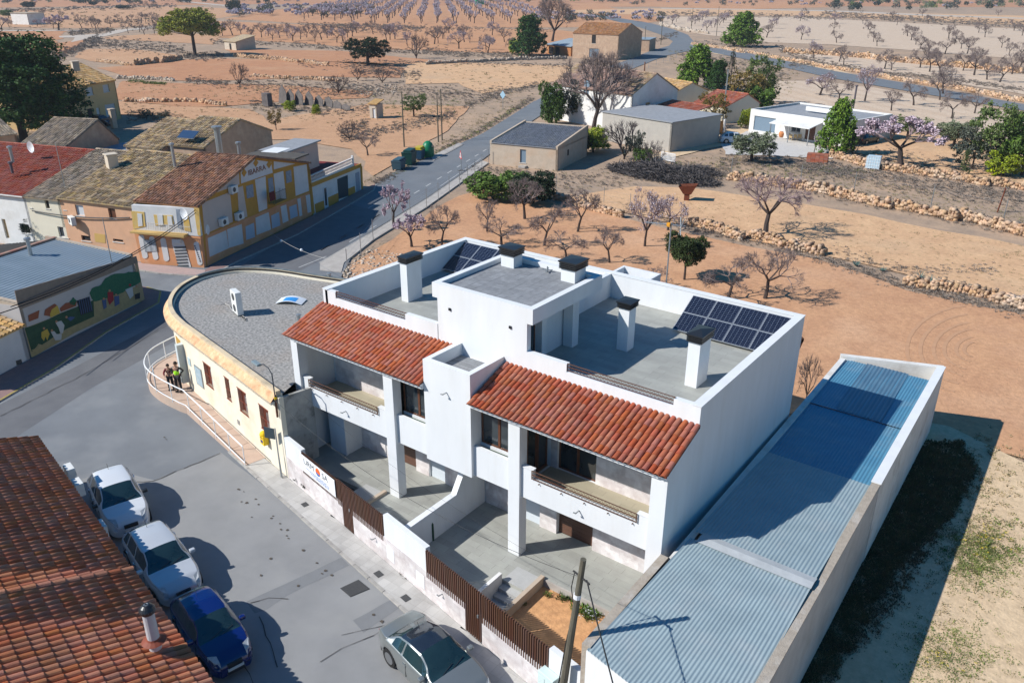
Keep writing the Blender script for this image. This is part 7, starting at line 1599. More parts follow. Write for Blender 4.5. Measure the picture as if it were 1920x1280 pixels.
# blossom rows
a0, a1 = G(789, 46), G(801, 6); rd = (a1-a0); rL = rd.length; rd.normalize(); cnt = 0
rowpts = []
for x0_ in (571, 601, 630, 661, 697, 725, 756, 789, 821, 854, 887, 923, 959, 1000, 1040):
    s0 = G(x0_, 44 if x0_ > 690 else 36+(x0_-571)*.06); 
    for k in range(13):
        p = s0+rd*(k*rL/13*(.55+.45*k/13)+random.uniform(-2, 2)); rowpts.append((p, k, x0_))
rx_ = sorted({q[2] for q in rowpts})
for p, k, x0_ in rowpts:
    me = TREES['farpale'][cnt % 3]; h = random.uniform(5.2, 6.4); t = thing('almond_tree', f'blossoming almond, {nth(k+1)} from the front in the {nth(rx_.index(x0_)+1)} long row from the left', 'tree', (p.x+random.uniform(-1, 1), p.y, GZ), random.uniform(0, 6.3), 'blossoming almonds in straight rows'); t.scale = (h*1.0, h*1.0, h/UH['farpale']); cnt += 1
    inst('trunk', me[0], t); inst('crown', me[1], t); inst('blossom', me[2], t)
# far mixed trees at the top edge, joined as scrub woodland
def farmass(name, pxrange, n, mats, seed, hh=(3, 7)):
    rr = random.Random(seed); groups = {}
    for i in range(n):
        x = rr.uniform(pxrange[0], pxrange[1]); y = rr.uniform(pxrange[2], pxrange[3]); p = G(x, y); kd = rr.choice(mats); h = rr.uniform(*hh)
        t = inst(name, None, None) if False else None; groups.setdefault(kd, []).append((p, h, rr.uniform(0, 6.28)))
    for kd, L in groups.items():
        V = []; Fq = []; off = 0; me = TREES[kd][0][2] or TREES[kd][0][1]
        V0 = np.array([v.co[:] for v in me.vertices]); F0 = np.array([tuple(q.vertices)[:4] for q in me.polygons if len(q.vertices) == 4]); step = max(1, len(F0)//260); F1 = F0[::step]; ids = np.unique(F1); mp = np.zeros(len(V0), int); mp[ids] = np.arange(len(ids)); F1 = mp[F1]; V1 = V0[ids]
        c0 = V1.mean(0) 
        Fv = V1[F1]; cen = Fv.mean(1, keepdims=True); Fv = cen+(Fv-cen)*3.2; V1 = Fv.reshape(-1, 3); F1 = np.arange(len(V1)).reshape(-1, 4)
        for (p, h, a) in L:
            R = np.array([[cos(a), -sin(a), 0], [sin(a), cos(a), 0], [0, 0, 1]]); V.append((V1@R.T)*np.array([h*1.15, h*1.15, h])+np.array([p.x, p.y, GZ-.2])); Fq.append(F1+off); off += len(V1)
        npmesh(name, np.concatenate(V), np.concatenate(Fq), me.materials[0], None, 'stuff')
farmass('far_scrub', (-20, 560, -6, 8), 190, ['greybush', 'darkbush', 'farpale', 'olive'], 5, (3, 6))
farmass('far_scrub', (430, 700, 12, 34), 110, ['farpale', 'greybush', 'farpale'], 6, (4, 6))
farmass('far_woodland', (1560, 1960, -2, 22), 120, ['greybush', 'darkbush', 'olive', 'farpale', 'round', 'greybush'], 7, (3.5, 7))
farmass('far_woodland', (820, 1180, -4, 6), 60, ['darkbush', 'round', 'greybush'], 8, (4, 8))
farmass('far_scrub', (1180, 1560, -2, 12), 60, ['farpale', 'greybush'], 9, (3, 5))
farmass('far_scrub', (1000, 1240, 26, 42), 60, ['farpale', 'farpale', 'greybush'], 12, (3.5, 5))
# ================================================================== GROUND COVER (stuff), STONE WALLS
def inpoly(x, y, P):
    c = False; n = len(P); j = n-1
    for i in range(n):
        if (P[i][1] > y) != (P[j][1] > y) and x < (P[j][0]-P[i][0])*(y-P[i][1])/(P[j][1]-P[i][1])+P[i][0]: c = not c
        j = i
    return c
def G_arr(px):
    px = np.asarray(px, float); d = FW[None]+RT[None]*((px[:, 0]-960)/F_PX)[:, None]-UP[None]*((px[:, 1]-640)/F_PX)[:, None]; t = (GZ-CAM[2])/d[:, 2]; return CAM[None]+d*t[:, None]
def clumps(name, P, R, m, blades=12, hk=.8, leafw=.12, kind='stuff', seed=0, z=GZ):
    """P (n,3) positions, R (n,) radii: small upright leaf triangles around each"""
    rr = np.random.default_rng(seed); n = len(P); B = blades
    a = rr.uniform(0, 2*pi, (n, B)); q = rr.uniform(0, 1, (n, B))**.6*R[:, None]; lean = rr.uniform(.1, .7, (n, B)); hh = R[:, None]*hk*rr.uniform(.5, 1.2, (n, B))
    bx = P[:, 0, None]+q*np.cos(a); by = P[:, 1, None]+q*np.sin(a); bz = np.zeros_like(bx)+P[:, 2, None]
    w = R[:, None]*leafw*rr.uniform(.6, 1.6, (n, B)); ta = a+pi/2+rr.uniform(-.9, .9, (n, B))
    v0 = np.stack([bx-w*np.cos(ta), by-w*np.sin(ta), bz+hh*rr.uniform(-.05, .5, (n, B))], -1); v1 = np.stack([bx+w*np.cos(ta), by+w*np.sin(ta), bz+hh*rr.uniform(-.05, .3, (n, B))], -1)
    v2 = np.stack([bx+np.cos(a)*lean*hh, by+np.sin(a)*lean*hh, bz+hh], -1)
    V = np.stack([v0, v1, v2], 2).reshape(-1, 3); return npmesh(name, V, np.arange(len(V)).reshape(-1, 3), m, None, kind)
def strip_pts(poly, wpx, n, rr):
    seg = [(poly[i], poly[i+1]) for i in range(len(poly)-1)]; L = [hypot(b[0]-a[0], b[1]-a[1]) for a, b in seg]; T = sum(L); out = []
    for _ in range(n):
        t = rr.random()*T
        for (a, b), l in zip(seg, L):
            if t <= l: break
            t -= l
        k = t/l; out.append((a[0]+(b[0]-a[0])*k+rr.normal()*wpx*.2, a[1]+(b[1]-a[1])*k+rr.normal()*wpx*.5))
    return out
rr = np.random.default_rng(3)
def area_pts(poly, n, rr, perspective=True):
    xs = [p[0] for p in poly]; ys = [p[1] for p in poly]; out = []
    while len(out) < n:
        x = rr.uniform(min(xs), max(xs)); y = rr.uniform(min(ys), max(ys))
        if inpoly(x, y, poly): out.append((x, y))
    return out
def sizes(P, px, rr, lo=.5, hi=1.5):     # radius in metres that shows as about px pixels
    d = np.linalg.norm(P-CAM[None], axis=1); return px*d/F_PX*rr.uniform(lo, hi, len(P))
D1 = [([(0, 20), (330, 11)], 4, 260, 3), ([(205, 42), (335, 36)], 4, 120, 3), ([(130, 63), (215, 57)], 5, 160, 3), ([(190, 72), (150, 90), (100, 110)], 9, 260, 4), ([(170, 82), (260, 86), (345, 96)], 12, 380, 3.2), ([(345, 104), (365, 106), (420, 106)], 8, 160, 3.5),
      ([(396, 78), (560, 85), (650, 92), (800, 99), (880, 107)], 5, 420, 3.2), ([(560, 45), (800, 53), (1040, 57)], 4, 420, 2.8), ([(620, 52), (790, 55)], 8, 260, 3.4), ([(795, 96), (930, 104), (1060, 108)], 7, 300, 3.5), ([(640, 116), (800, 118), (1070, 124)], 4, 260, 3),
      ([(560, 120), (700, 126), (760, 134)], 7, 160, 3.2), ([(660, 132), (790, 142)], 10, 240, 3.5), ([(440, 156), (560, 164), (700, 172)], 14, 420, 3.4), ([(620, 165), (760, 170), (870, 178), (960, 172)], 16, 520, 3.6), ([(870, 200), (960, 170), (1010, 160)], 7, 260, 3.2),
      ([(350, 150), (430, 158)], 7, 160, 3.2), ([(240, 215), (330, 225), (360, 232)], 12, 200, 3.6), ([(470, 195), (640, 210), (690, 205)], 10, 260, 3.5), ([(640, 262), (700, 248), (780, 232), (860, 212)], 10, 460, 3.8), ([(690, 230), (640, 250)], 8, 140, 4),
      ([(705, 345), (740, 326), (820, 286), (905, 243), (1000, 184)], 7, 500, 3.2), ([(740, 330), (700, 345)], 8, 90, 4), ([(1470, 96), (1560, 100), (1700, 112), (1920, 136)], 4, 420, 3.0), ([(1480, 122), (1560, 122), (1660, 138), (1780, 148), (1920, 170)], 5, 520, 3.4),
      ([(1540, 28), (1700, 36), (1920, 48)], 7, 520, 3.6), ([(1240, 26), (1400, 28), (1540, 34)], 5, 260, 3.0), ([(1230, 76), (1270, 64)], 5, 60, 3), ([(1280, 105), (1400, 125), (1480, 150)], 14, 320, 3.4), ([(1300, 88), (1380, 80), (1440, 92)], 9, 120, 3.5), ([(1460, 90), (1560, 128)], 9, 160, 3.4),
      ([(1170, 392), (1290, 424), (1420, 450), (1540, 486), (1700, 535), (1920, 588)], 12, 900, 4.6), ([(1380, 332), (1500, 348), (1560, 366), (1700, 392), (1920, 436)], 10, 500, 4.0), ([(1200, 320), (1290, 322), (1370, 326)], 16, 300, 4.4), ([(1350, 300), (1450, 306), (1560, 318), (1640, 330)], 14, 420, 4.4),
      ([(1640, 330), (1760, 350), (1920, 372)], 22, 700, 4.0), ([(1500, 310), (1620, 330)], 18, 300, 4), ([(1640, 288), (1760, 306), (1900, 330)], 16, 240, 3.8), ([(1870, 505), (1700, 510), (1600, 480), (1560, 470)], 12, 200, 4.5), ([(860, 330), (900, 320), (880, 350)], 14, 110, 4.4), ([(900, 318), (1060, 330)], 6, 100, 4), ([(1050, 345), (1200, 330)], 18, 160, 3.8)]
PP = []; RS = []
for poly, w, n, px in D1:
    P = G_arr(strip_pts(poly, w, int(n*1.5), rr)); PP.append(P); RS.append(sizes(P, px*.62, rr, .35, 1.5))
clumps('dry_scrub', np.concatenate(PP), np.concatenate(RS), dry_m, 20, .75, .16, seed=1)
P = []; 
for poly, n in (([(440, 150), (700, 168), (1000, 165), (900, 240), (640, 240), (480, 215)], 900), ([(0, 20), (400, 15), (400, 60), (0, 60)], 300), ([(1180, 300), (1400, 290), (1540, 318), (1920, 395), (1920, 440), (1560, 365), (1380, 335), (1200, 335)], 1500), ([(1060, 372), (1400, 368), (1920, 462), (1920, 560), (1540, 478), (1180, 400)], 900), ([(1540, 260), (1920, 330), (1920, 350), (1560, 300)], 300), ([(900, 310), (1200, 320), (1180, 350), (1060, 370), (880, 350)], 300), ([(240, 150), (700, 172), (690, 190), (360, 230), (220, 215)], 500), ([(620, 490), (700, 450), (780, 470), (740, 540), (640, 540)], 160), ([(760, 122), (1070, 124), (1010, 158), (860, 156)], 160), ([(1250, 90), (1500, 130), (1480, 190), (1280, 160)], 500), ([(700, 340), (640, 370), (700, 330), (900, 240), (1000, 190), (1000, 175), (740, 310)], 260)): P += area_pts(poly, n, rr)
P = G_arr(P); clumps('dry_grass', P, sizes(P, 2.2, rr, .4, 1.6), grass_m, 12, .7, .12, seed=2)
P = G_arr(area_pts([(655, 500), (860, 370), (1060, 388), (1300, 442), (1530, 488), (1920, 595), (1920, 860), (1700, 790), (1200, 700), (700, 600)], 900, rr)+area_pts([(1500, 560), (1920, 600), (1920, 800), (1760, 780), (1540, 660)], 260, rr)); clumps('field_weeds', P, sizes(P, 2.0, rr, .4, 1.5), grass_m, 10, .4, .15, seed=4)
# green verge
P = G_arr(strip_pts([(735, 330), (815, 287), (905, 243), (985, 192)], 4, 260, rr)+strip_pts([(700, 200), (790, 205), (860, 200)], 14, 120, rr)+strip_pts([(240, 152), (310, 158)], 3, 160, rr)+area_pts([(1200, 300), (1500, 310), (1500, 340), (1200, 320)], 160, rr)+strip_pts([(1500, 316), (1640, 322)], 8, 90, rr)); clumps('green_verge_grass', P, sizes(P, 3, rr), weed_m, 14, .5, .12, seed=5)
# weeds on the lot beside the shed
def lot(poly, n): return area_pts(poly, n, rr)
dens = lot([(1700, 830), (1800, 830), (1830, 880), (1790, 960), (1700, 1040), (1640, 1140), (1560, 1280), (1470, 1290), (1560, 1120), (1640, 980)], 5200)
P = G_arr(dens); clumps('weeds', P, np.minimum(.3, sizes(P, 7, rr, .3, 1.3)), mat('shade_weeds', (.13, .115, .045), (.06, .07, .025), 1, .95, rand=.45), 34, .55, .16, seed=6)
P = G_arr(lot([(1700, 830), (1830, 870), (1760, 1010), (1640, 1200), (1500, 1290)], 1800)); clumps('dry_weeds', P, sizes(P, 8, rr, .3, 1.2), mat('brown_weeds', (.17, .11, .05), (.09, .07, .035), 1, .95, rand=.4), 26, .6, .16, seed=7)
for c_, n_, r_, mm_, sd in (((1840, 1045), 1100, (62, 50), weed_m, 8), ((1800, 1010), 420, (75, 55), grass_m, 9), ((1780, 1235), 900, (85, 55), weed_m, 10), ((1750, 1150), 200, (100, 80), grass_m, 11), ((1830, 900), 320, (80, 60), grass_m, 12), ((1850, 1060), 160, (90, 70), grass_m, 13)):
    P = G_arr([(c_[0]+rr.normal()*r_[0]*.6, c_[1]+rr.normal()*r_[1]*.6) for _ in range(n_)]); P = P[P[:, 0] > 11.0]; clumps('weeds', P, sizes(P, 6.5, rr, .25, 1.2), mm_, 26, .5, .2, seed=sd)
P = G_arr([(1848+rr.normal()*22, 1020+rr.normal()*18) for _ in range(60)]+[(1770+rr.normal()*26, 1238+rr.normal()*14) for _ in range(40)]); P[:, 2] += .12; P = P[P[:, 0] > 11.]; clumps('yellow_flowers', P, sizes(P, 2.2, rr), mat('yellow_petals', (.6, .45, .02)), 8, .3, .3, seed=14)
P = G_arr(lot([(1780, 860), (1920, 870), (1960, 1300), (1560, 1300), (1640, 1180)], 900)); P = P[P[:, 0] > 11.0]; clumps('sparse_weeds', P, sizes(P, 2.2, rr, .4, 1.6), weed_m, 12, .5, .25, seed=15)
# garden plants
def garden(px, n, spread, m, r, nm, lab, white_=0):
    P = G_arr([(px[0]+rr.normal()*spread[0], px[1]+rr.normal()*spread[1]) for _ in range(n)]); 
    b = G(px[0], px[1], -.27); Pn = np.stack([np.array([b.x, b.y, -.27])+np.array([rr.normal()*spread[0]*.022, rr.normal()*spread[1]*.03, 0]) for _ in range(n)]); o = clumps(nm, Pn, np.full(n, r)*rr.uniform(.6, 1.2, n), m, 30, .9, .09, kind=None, seed=int(px[0])); 
    o.pop('kind') if 'kind' in o.keys() else None
    c = Vector(Pn.mean(0)); o.data.transform(Matrix.Translation(-c)); o.location = c; tag(o, lab, 'plant')
garden((1028, 1116), 3, (2, 2), leaf_green, .16, 'garden_plant', 'small green plant in the garden bed near its low side wall'); garden((1056, 1124), 4, (3, 3), leafm('pale_green_leaves', (.14, .19, .05)), .2, 'garden_plant', 'spiky pale green plant in the middle of the garden bed'); garden((1108, 1150), 26, (16, 5), leaf_green, .2, 'garden_shrub', 'patch of white-flowered green plants at the right side of the garden bed'); garden((985, 1136), 3, (3, 2), weed_m, .12, 'garden_plant', 'tiny green weed near the foot of the garden steps')
b = G(1108, 1150, -.1); P = np.stack([np.array([b.x+rr.normal()*.35, b.y+rr.normal()*.2, -.08]) for _ in range(50)]); clumps('white_flowers', P, np.full(50, .035), ceramic, 6, .6, .4, seed=16)
cz = G(807, 1012, 0); t = thing('cactus', 'tall dark green columnar cactus against the white divider wall', 'cactus', tuple(cz))
for dx, dy, h in ((0, 0, 1.1), (.1, .05, .85), (-.09, .04, .8), (.02, -.1, .6)): MB().lathe([(.045, 0), (.05, h*.5), (.045, h*.9), (.0, h)], (dx, dy, .0), 7).build('stem', mat('cactus_green', (.02, .06, .035), (.03, .08, .045), 8), t)
for k, (x, y) in enumerate(((755, 1076), (766, 1084))):
    p = G(x, y, SW); P = np.array([[p.x+rr.normal()*.04, p.y+rr.normal()*.03, SW] for _ in range(4)]); o = clumps('pavement_weed', P, np.full(4, .12), mat('dark_weed', (.06, .075, .05)), 16, .6, .1, kind=None, seed=k+30); c = Vector(P.mean(0)); o.data.transform(Matrix.Translation(-c)); o.location = c; tag(o, ('left', 'right')[k]+' one of two dark weeds growing at the foot of the marble wall', 'weed')
P = G_arr(strip_pts([(600, 905), (660, 935)], 6, 60, rr)); q = np.array([[-11.2+rr.random()*2.8, -.9-rr.random()*.8, -.2] for _ in range(60)]); clumps('garden_growth', q, np.full(60, .16), leaf_dark, 24, .8, .1, seed=18)
# stones & clods
def stones(name, P, R, m, parent=None, flat=.6, seed=0, kind='stuff'):
    rr = np.random.default_rng(seed); base = np.array([(-1, -1, -1), (1, -1, -1), (1, 1, -1), (-1, 1, -1), (-1, -1, 1), (1, -1, 1), (1, 1, 1), (-1, 1, 1)], float)*.6; Fb = np.array([(0, 3, 2, 1), (4, 5, 6, 7), (0, 1, 5, 4), (1, 2, 6, 5), (2, 3, 7, 6), (3, 0, 4, 7)]); n = len(P)
    V = base[None]*(1+rr.uniform(-.35, .35, (n, 8, 3))); V[:, 4:, :2] *= .9; a = rr.uniform(0, 6.3, n); c, s_ = np.cos(a)[:, None], np.sin(a)[:, None]; x = V[..., 0]*c-V[..., 1]*s_; y = V[..., 0]*s_+V[..., 1]*c; V = np.stack([x, y, V[..., 2]*flat], -1)*R[:, None, None]+P[:, None, :]
    Fq = (Fb[None]+8*np.arange(n)[:, None, None]).reshape(-1, 4); V = V.reshape(-1, 3)
    if parent: V = V-np.array(parent.location)[None]
    return npmesh(name, V, Fq, m, parent, kind)
P = G_arr(area_pts([(655, 500), (860, 370), (1060, 388), (1300, 442), (1530, 488), (1920, 595), (1920, 860), (1700, 790), (1200, 700), (700, 600)], 9000, rr)); stones('soil_clods', P, sizes(P, .9, rr, .5, 1.8), soil_or, seed=1)
P = G_arr(area_pts([(1780, 800), (1960, 870), (1960, 1300), (1500, 1300), (1700, 1000)], 1500, rr)); P = P[P[:, 0] > 11.0]; stones('gravel_stones', P, sizes(P, 1.0, rr, .4, 1.6), stone_p, seed=2)
P = G_arr(area_pts([(1060, 372), (1400, 368), (1920, 462), (1920, 560), (1540, 478), (1180, 400)], 3500, rr)); stones('field_stones', P, sizes(P, .8, rr, .4, 1.6), stone_m, seed=3)
P = G_arr(area_pts([(640, 505), (690, 465), (770, 480), (745, 530), (660, 545)], 420, rr)); stones('rubble', P, sizes(P, 3.2, rr, .3, 1.5), stone_p, seed=4)
P = G_arr(area_pts([(660, 160), (740, 158), (750, 175), (680, 180)], 160, rr)+area_pts([(1450, 85), (1540, 96), (1550, 108), (1470, 100)], 120, rr)); stones('stone_heap', P, sizes(P, 1.8, rr, .4, 1.5), stone_p, seed=5)
def stone_wall(px, h, label, m, w=.7, size=.32, kindw='stone_wall'):
    pts = [G(*p) for p in px]; t = thing(kindw, label, 'stone wall', tuple(pts[0])); P = []; R = []
    for a, b in zip(pts[:-1], pts[1:]):
        L = (b-a).length; d = (b-a)/L; nn = Vector((-d.y, d.x, 0)); s = 0
        while s < L:
            z = 0; hh = h*random.uniform(.5, .95)*(1 if random.random() < .93 else .4)
            while z < hh:
                for k in range(max(1, int(w/size))):
                    q = a+d*(s+random.uniform(-.1, .1)*size)+nn*(.7*sin(s*.21+a.x)+.3*sin(s*.7))+nn*((k+.5)*size-w/2+random.uniform(-.1, .1)*size); P.append((q.x, q.y, GZ+z+size*.3)); R.append(size*random.uniform(.55, 1.2))
                z += size*.62
            s += size*.9
    stones('stone', np.array(P), np.array(R), m, t, .75, seed=len(P)); return t
stone_wall([(1293, 421), (1400, 446), (1470, 463), (1538, 480)], .75, 'dry stone bank across the orange field below the big old almond', stone_m, .8, .26)
stone_wall([(1040, 373), (1090, 388), (1178, 405)], .7, 'low stone bank above the bare almonds behind the tower', stone_m, .7, .26)
stone_wall([(1372, 334), (1497, 351), (1560, 366), (1680, 388), (1800, 410), (1940, 440)], 1.05, 'long pale-topped dry stone wall crossing the right side of the picture', stone_m, .8, .3)
stone_wall([(1560, 294), (1660, 316), (1760, 330), (1860, 346), (1940, 356)], .9, 'dry stone wall below the mauve almond and right edge trees', stone_m, .8, .3)
stone_wall([(1700, 528), (1760, 540), (1860, 562), (1960, 588)], .7, 'short broken stone bank at the right edge of the orange field', stone_m, .8, .26)
stone_wall([(1470, 99), (1560, 104), (1700, 118), (1920, 138)], 1.6, 'orange earth and stone bank under the pale ploughed orchard', stone_m, .9, .6)
stone_wall([(1300, 84), (1400, 100), (1560, 129), (1720, 156), (1930, 192)], .9, 'long low stone bank along the far side of the right-hand road', stone_m, .8, .45)
stone_wall([(253, 123), (300, 118), (346, 111)], 1.6, 'dark shaded stone ledge left of the umbrella pine', stone_m, .6, .38)
stone_wall([(178, 116), (252, 123)],   .7, 'sunlit stone bank behind the yellow house roof', stone_m, .6, .38)
stone_wall([(442, 106), (560, 118), (620, 124)], 1.0, 'orange stone bank below the field hut', stone_m, .6, .38)
stone_wall([(470, 145), (560, 149), (640, 153)], .6, 'stone bank across the lower left field', stone_m, .6, .38)
stone_wall([(220, 148), (330, 152)], .6, 'stone bank beside the green strip right of the yellow house', stone_p, .6, .38)
stone_wall([(1240, 48), (1290, 60), (1330, 64)], 1.2, 'pale stone bank at the far road bend', stone_p, 1.0, .8)
stone_wall([(800, 122), (900, 116), (1060, 110)], .8, 'low stone bank below the farmhouse pine', stone_p, .6, .38)
stone_wall([(240, 190), (350, 192), (430, 198)], .45, 'broken stone bank in the brownish fields above the roofs', stone_m, .8, .5)
# piles
def pile(name, label, px, rx, ry, h, m, n, L_=1.2, cat='branch pile', r=.03, rot=0):
    c = G(*px); t = thing(name, label, cat, tuple(c)); random.seed(int(px[0])); mb = MB()
    for i in range(n):
        a = random.uniform(0, 6.28); q = sqrt(random.random()); x, y = rx*q*cos(a), ry*q*sin(a); z = h*(1-q*q)*random.uniform(.3, 1.05); d = Vector((random.gauss(0, 1), random.gauss(0, 1), random.gauss(0, .35))).normalized()*L_*random.uniform(.3, .6)
        x, y = x*cos(rot)-y*sin(rot), x*sin(rot)+y*cos(rot); p = Vector((x, y, max(.02, z))); mb.tube(p-d, p+d, r*random.uniform(.5, 1), r*.4, 3, cap=False)
    mb.build('branches', m, t, kind='stuff'); return t
pile('branch_pile', 'long heap of dark cut branches below the grey block building', (1240, 330), 7.0, 2.6, 1.3, brush_m, 4200, 1.6, r=.06, rot=-.1)
pile('branch_pile', 'small heap of dark twigs right of the long branch heap', (1312, 325), 2.6, 1.4, .9, brush_m, 700, 1.2, r=.05)
t = thing('ruined_fence', 'row of ragged grey lean-to panels standing in the field above the roofs', 'fence', tuple(G(540, 195))); base_ = G(540, 195)
for k, (x, y, hh) in enumerate(((533, 194, 3.2), (547, 195, 2.6), (563, 196, 2.6), (582, 197, 2.4), (600, 198, 1.8), (618, 200, 1.7), (634, 203, 1.3), (650, 206, 1.0))):
    p = G(x, y)-base_; mb = MB(); mb.add([(p.x-1.6, p.y, 0), (p.x+1.4, p.y-.6, 0), (p.x+1.2, p.y-.3, hh*.6), (p.x-.2, p.y, hh), (p.x-1.2, p.y+.1, hh*.7), (p.x-1.6, p.y+.1, 0), (p.x+1.4, p.y-.5, 0), (p.x+1.2, p.y-.2, hh*.6), (p.x-.2, p.y+.1, hh), (p.x-1.2, p.y+.2, hh*.7)], [(0, 1, 2, 3, 4), (9, 8, 7, 6, 5), (0, 5, 6, 1), (1, 6, 7, 2), (2, 7, 8, 3), (3, 8, 9, 4), (4, 9, 5, 0)]); mb.build('panel', mat('ragged_grey_panel', (.15, .13, .12), (.09, .08, .075), 2, .95), t)
p = G(502, 199); o = MB().box(-.8, .8, -.5, .5, 0, 2.2).box(-1.2, -.9, -.2, .2, 0, 1.6).build('dark_stump', brush_m); o.location = p; tag(o, 'dark blackened timber stack left of the ragged panels', 'timber stack')
# ================================================================== STREET FURNITURE, FENCES, POLES
def pole(px, top, label, r=.1, m=wood, lean=0.): 
    p = G(*px); h = HZ(px[0], top, p)-GZ; t = thing('utility_pole', label, 'utility pole', tuple(p)); MB().tube((0, 0, -.1), (lean, 0, h), r, r*.65, 8).build('shaft', m, t); t['_h'] = h; return t
pls = [pole((758, 276), 172, 'wooden utility pole left of the pair beside the road'), pole((822, 266), 174, 'left one of the pair of wooden poles beside the road'), pole((829, 263), 167, 'right one of the pair of wooden poles beside the road'), pole((1354, 240), 130, 'tall pale grey steel pole in front of the autumn tree', .14, galv), pole((1208, 96), 50, 'far wooden pole beside the stone farmhouse', .12), pole((1296, 58), 15, 'far wooden pole near the road bend', .14), pole((1343, 68), 12, 'far wooden pole left of the bright green pine', .14), pole((1239, 84), 32, 'second far wooden pole by the road bend', .14)]
pole((1322, 168), 128, 'short lamp pole beside the small dark pine', .1, galv)
for t_ in [o for o in bpy.data.objects if '_h' in o.keys()]: del t_['_h']
# front wooden pole, leaning slightly
b0 = FWp(17.35, -.35, SW); wtop = None
d_ = ray(1094, 1048); tt = ((b0.x+.25-CAM[0])*d_[0]+(b0.y+.1-CAM[1])*d_[1])/(d_[0]**2+d_[1]**2); wtop = Vector(CAM+d_*tt)
fp = thing('utility_pole', 'weathered round wooden pole in front of the garden bed', 'utility pole', tuple(b0)); pt = wtop-b0
MB().tube((0, 0, -.2), tuple(pt), .135, .085, 10).build('shaft', wood, fp); MB().tube(tuple(pt*.78), tuple(pt*.79+Vector((0, 0, .08))), .11, n=10).build('pale_band', ceramic, fp)
mb = MB(); a_ = pt*.9; mb.tube(a_+Vector((-.3, .1, .0)), a_+Vector((.35, -.1, .0)), .03, n=5); mb.path([a_+Vector((-.25, .1, 0)), a_+Vector((-.28, 0, -.5)), a_+Vector((-.15, -.02, -1.2)), pt*.5+Vector((-.12, 0, 0)), pt*.2+Vector((-.15, 0, 0))], .018, 4); mb.build('clamp', cable_m, fp)
att = b0+pt*.9
def wire(a, b, sag, label, r=.014, m=cable_m, n=22, nm='overhead_cable'):
    pts = [a.lerp(b, i/n)-Vector((0, 0, sag*4*(i/n)*(1-i/n))) for i in range(n+1)]; mb = MB(); mb.path([p-a for p in pts], r, 4); o = mb.build(nm, m); o.location = a; tag(o, label, 'cable'); return o
wire(att, Vector((-11.9, -1.6, 3.6)), .9, 'black cable from the front pole across the terrace to the cream building', .009)
wire(att+Vector((.2, 0, 0)), att+Vector((9, -9.5, .2)), .35, 'black cable running from the front pole to the lower right', .02)
wire(att+Vector((-.2, 0, -.1)), Vector((-11.8, -.2, 3.3)), .5, 'thin second cable crossing the front of the white house', .004, cable_m)
# utility box
ub = thing('utility_box', 'pale green-white electricity cabinet against the wall by the front pole', 'cabinet', FWp(16.75, -.16, SW), FA)
MB().box(-.3, .35, -.16, .15, 0, 1.35).build('cabinet', mat('pale_cabinet', (.55, .66, .64), None, rough=.5), ub, bevel=.02); MB().box(.08, .2, -.19, -.16, .7, .85).build('meter_window', cable_m, ub)
MB().box(-.27, .0, -.172, -.162, .1, 1.2).build('door_panel', mat('pale_cabinet', (.55, .66, .64)), ub)
# wire-mesh fence along the concrete verge
def wfence(px, label, h=1.6, step=2.6, r=.03, wires=5, wr=.006, m=galv):
    pts = [G(*p) for p in px]; t = thing('wire_fence', label, 'fence', tuple(pts[0])); tops = []; mb = MB()
    for a, b in zip(pts[:-1], pts[1:]):
        n = max(1, int((b-a).length/step))
        for i in range(n): tops.append(a.lerp(b, i/n)-pts[0])
    tops.append(pts[-1]-pts[0])
    for p in tops: MB().tube(p, p+Vector((0, 0, h*random.uniform(.95, 1.05))), r, n=6).build('post', m, t)
    for k in range(wires):
        z = h*(k+.6)/wires
        for a, b in zip(tops[:-1], tops[1:]): mb.tube(a+Vector((0, 0, z)), b+Vector((0, 0, z)), wr, n=3, cap=False)
    mb.build('wire', m, t, kind='stuff'); return t
wfence([(652, 512), (700, 452), (800, 391), (862, 352), (916, 308)], 'wire mesh fence with steel posts along the concrete verge of the road', 1.9, 3.0)
wfence([(960, 344), (1043, 358), (1132, 381), (1181, 392), (1280, 412)], 'low wire fence with thin posts above the orange field', 1.6, 4.5, .03, 3)
wfence([(1216, 128), (1300, 100), (1420, 119), (1560, 150)], 'thin wire fence beside the road behind the cottages', 1.5, 7, .05, 2, .015)
wfence([(1370, 332), (1500, 345), (1600, 362), (1745, 388), (1880, 416)], 'spaced pale posts along the top of the long stone wall', 2.2, 9, .04, 2, .008)
p = G(1870, 398); o = MB().tube((0, 0, 0), (.2, 0, 2.4), .07, n=6).build('rusty_post', rusty); o.location = p; tag(o, 'rusty brown post standing on the long stone wall at the right', 'post')
p = G(1782, 244); o = MB().tube((0, 0, 0), (0, 0, 2.6), .07, n=6).build('wooden_stake', wood); o.location = p; tag(o, 'wooden stake beside the small olive tree', 'stake')
# low concrete retaining wall of the fenced field
for a, b, hh in (((645, 512), (700, 454), .45), ((700, 454), (800, 393), .35)):
    A_, B_ = G(*a), G(*b)
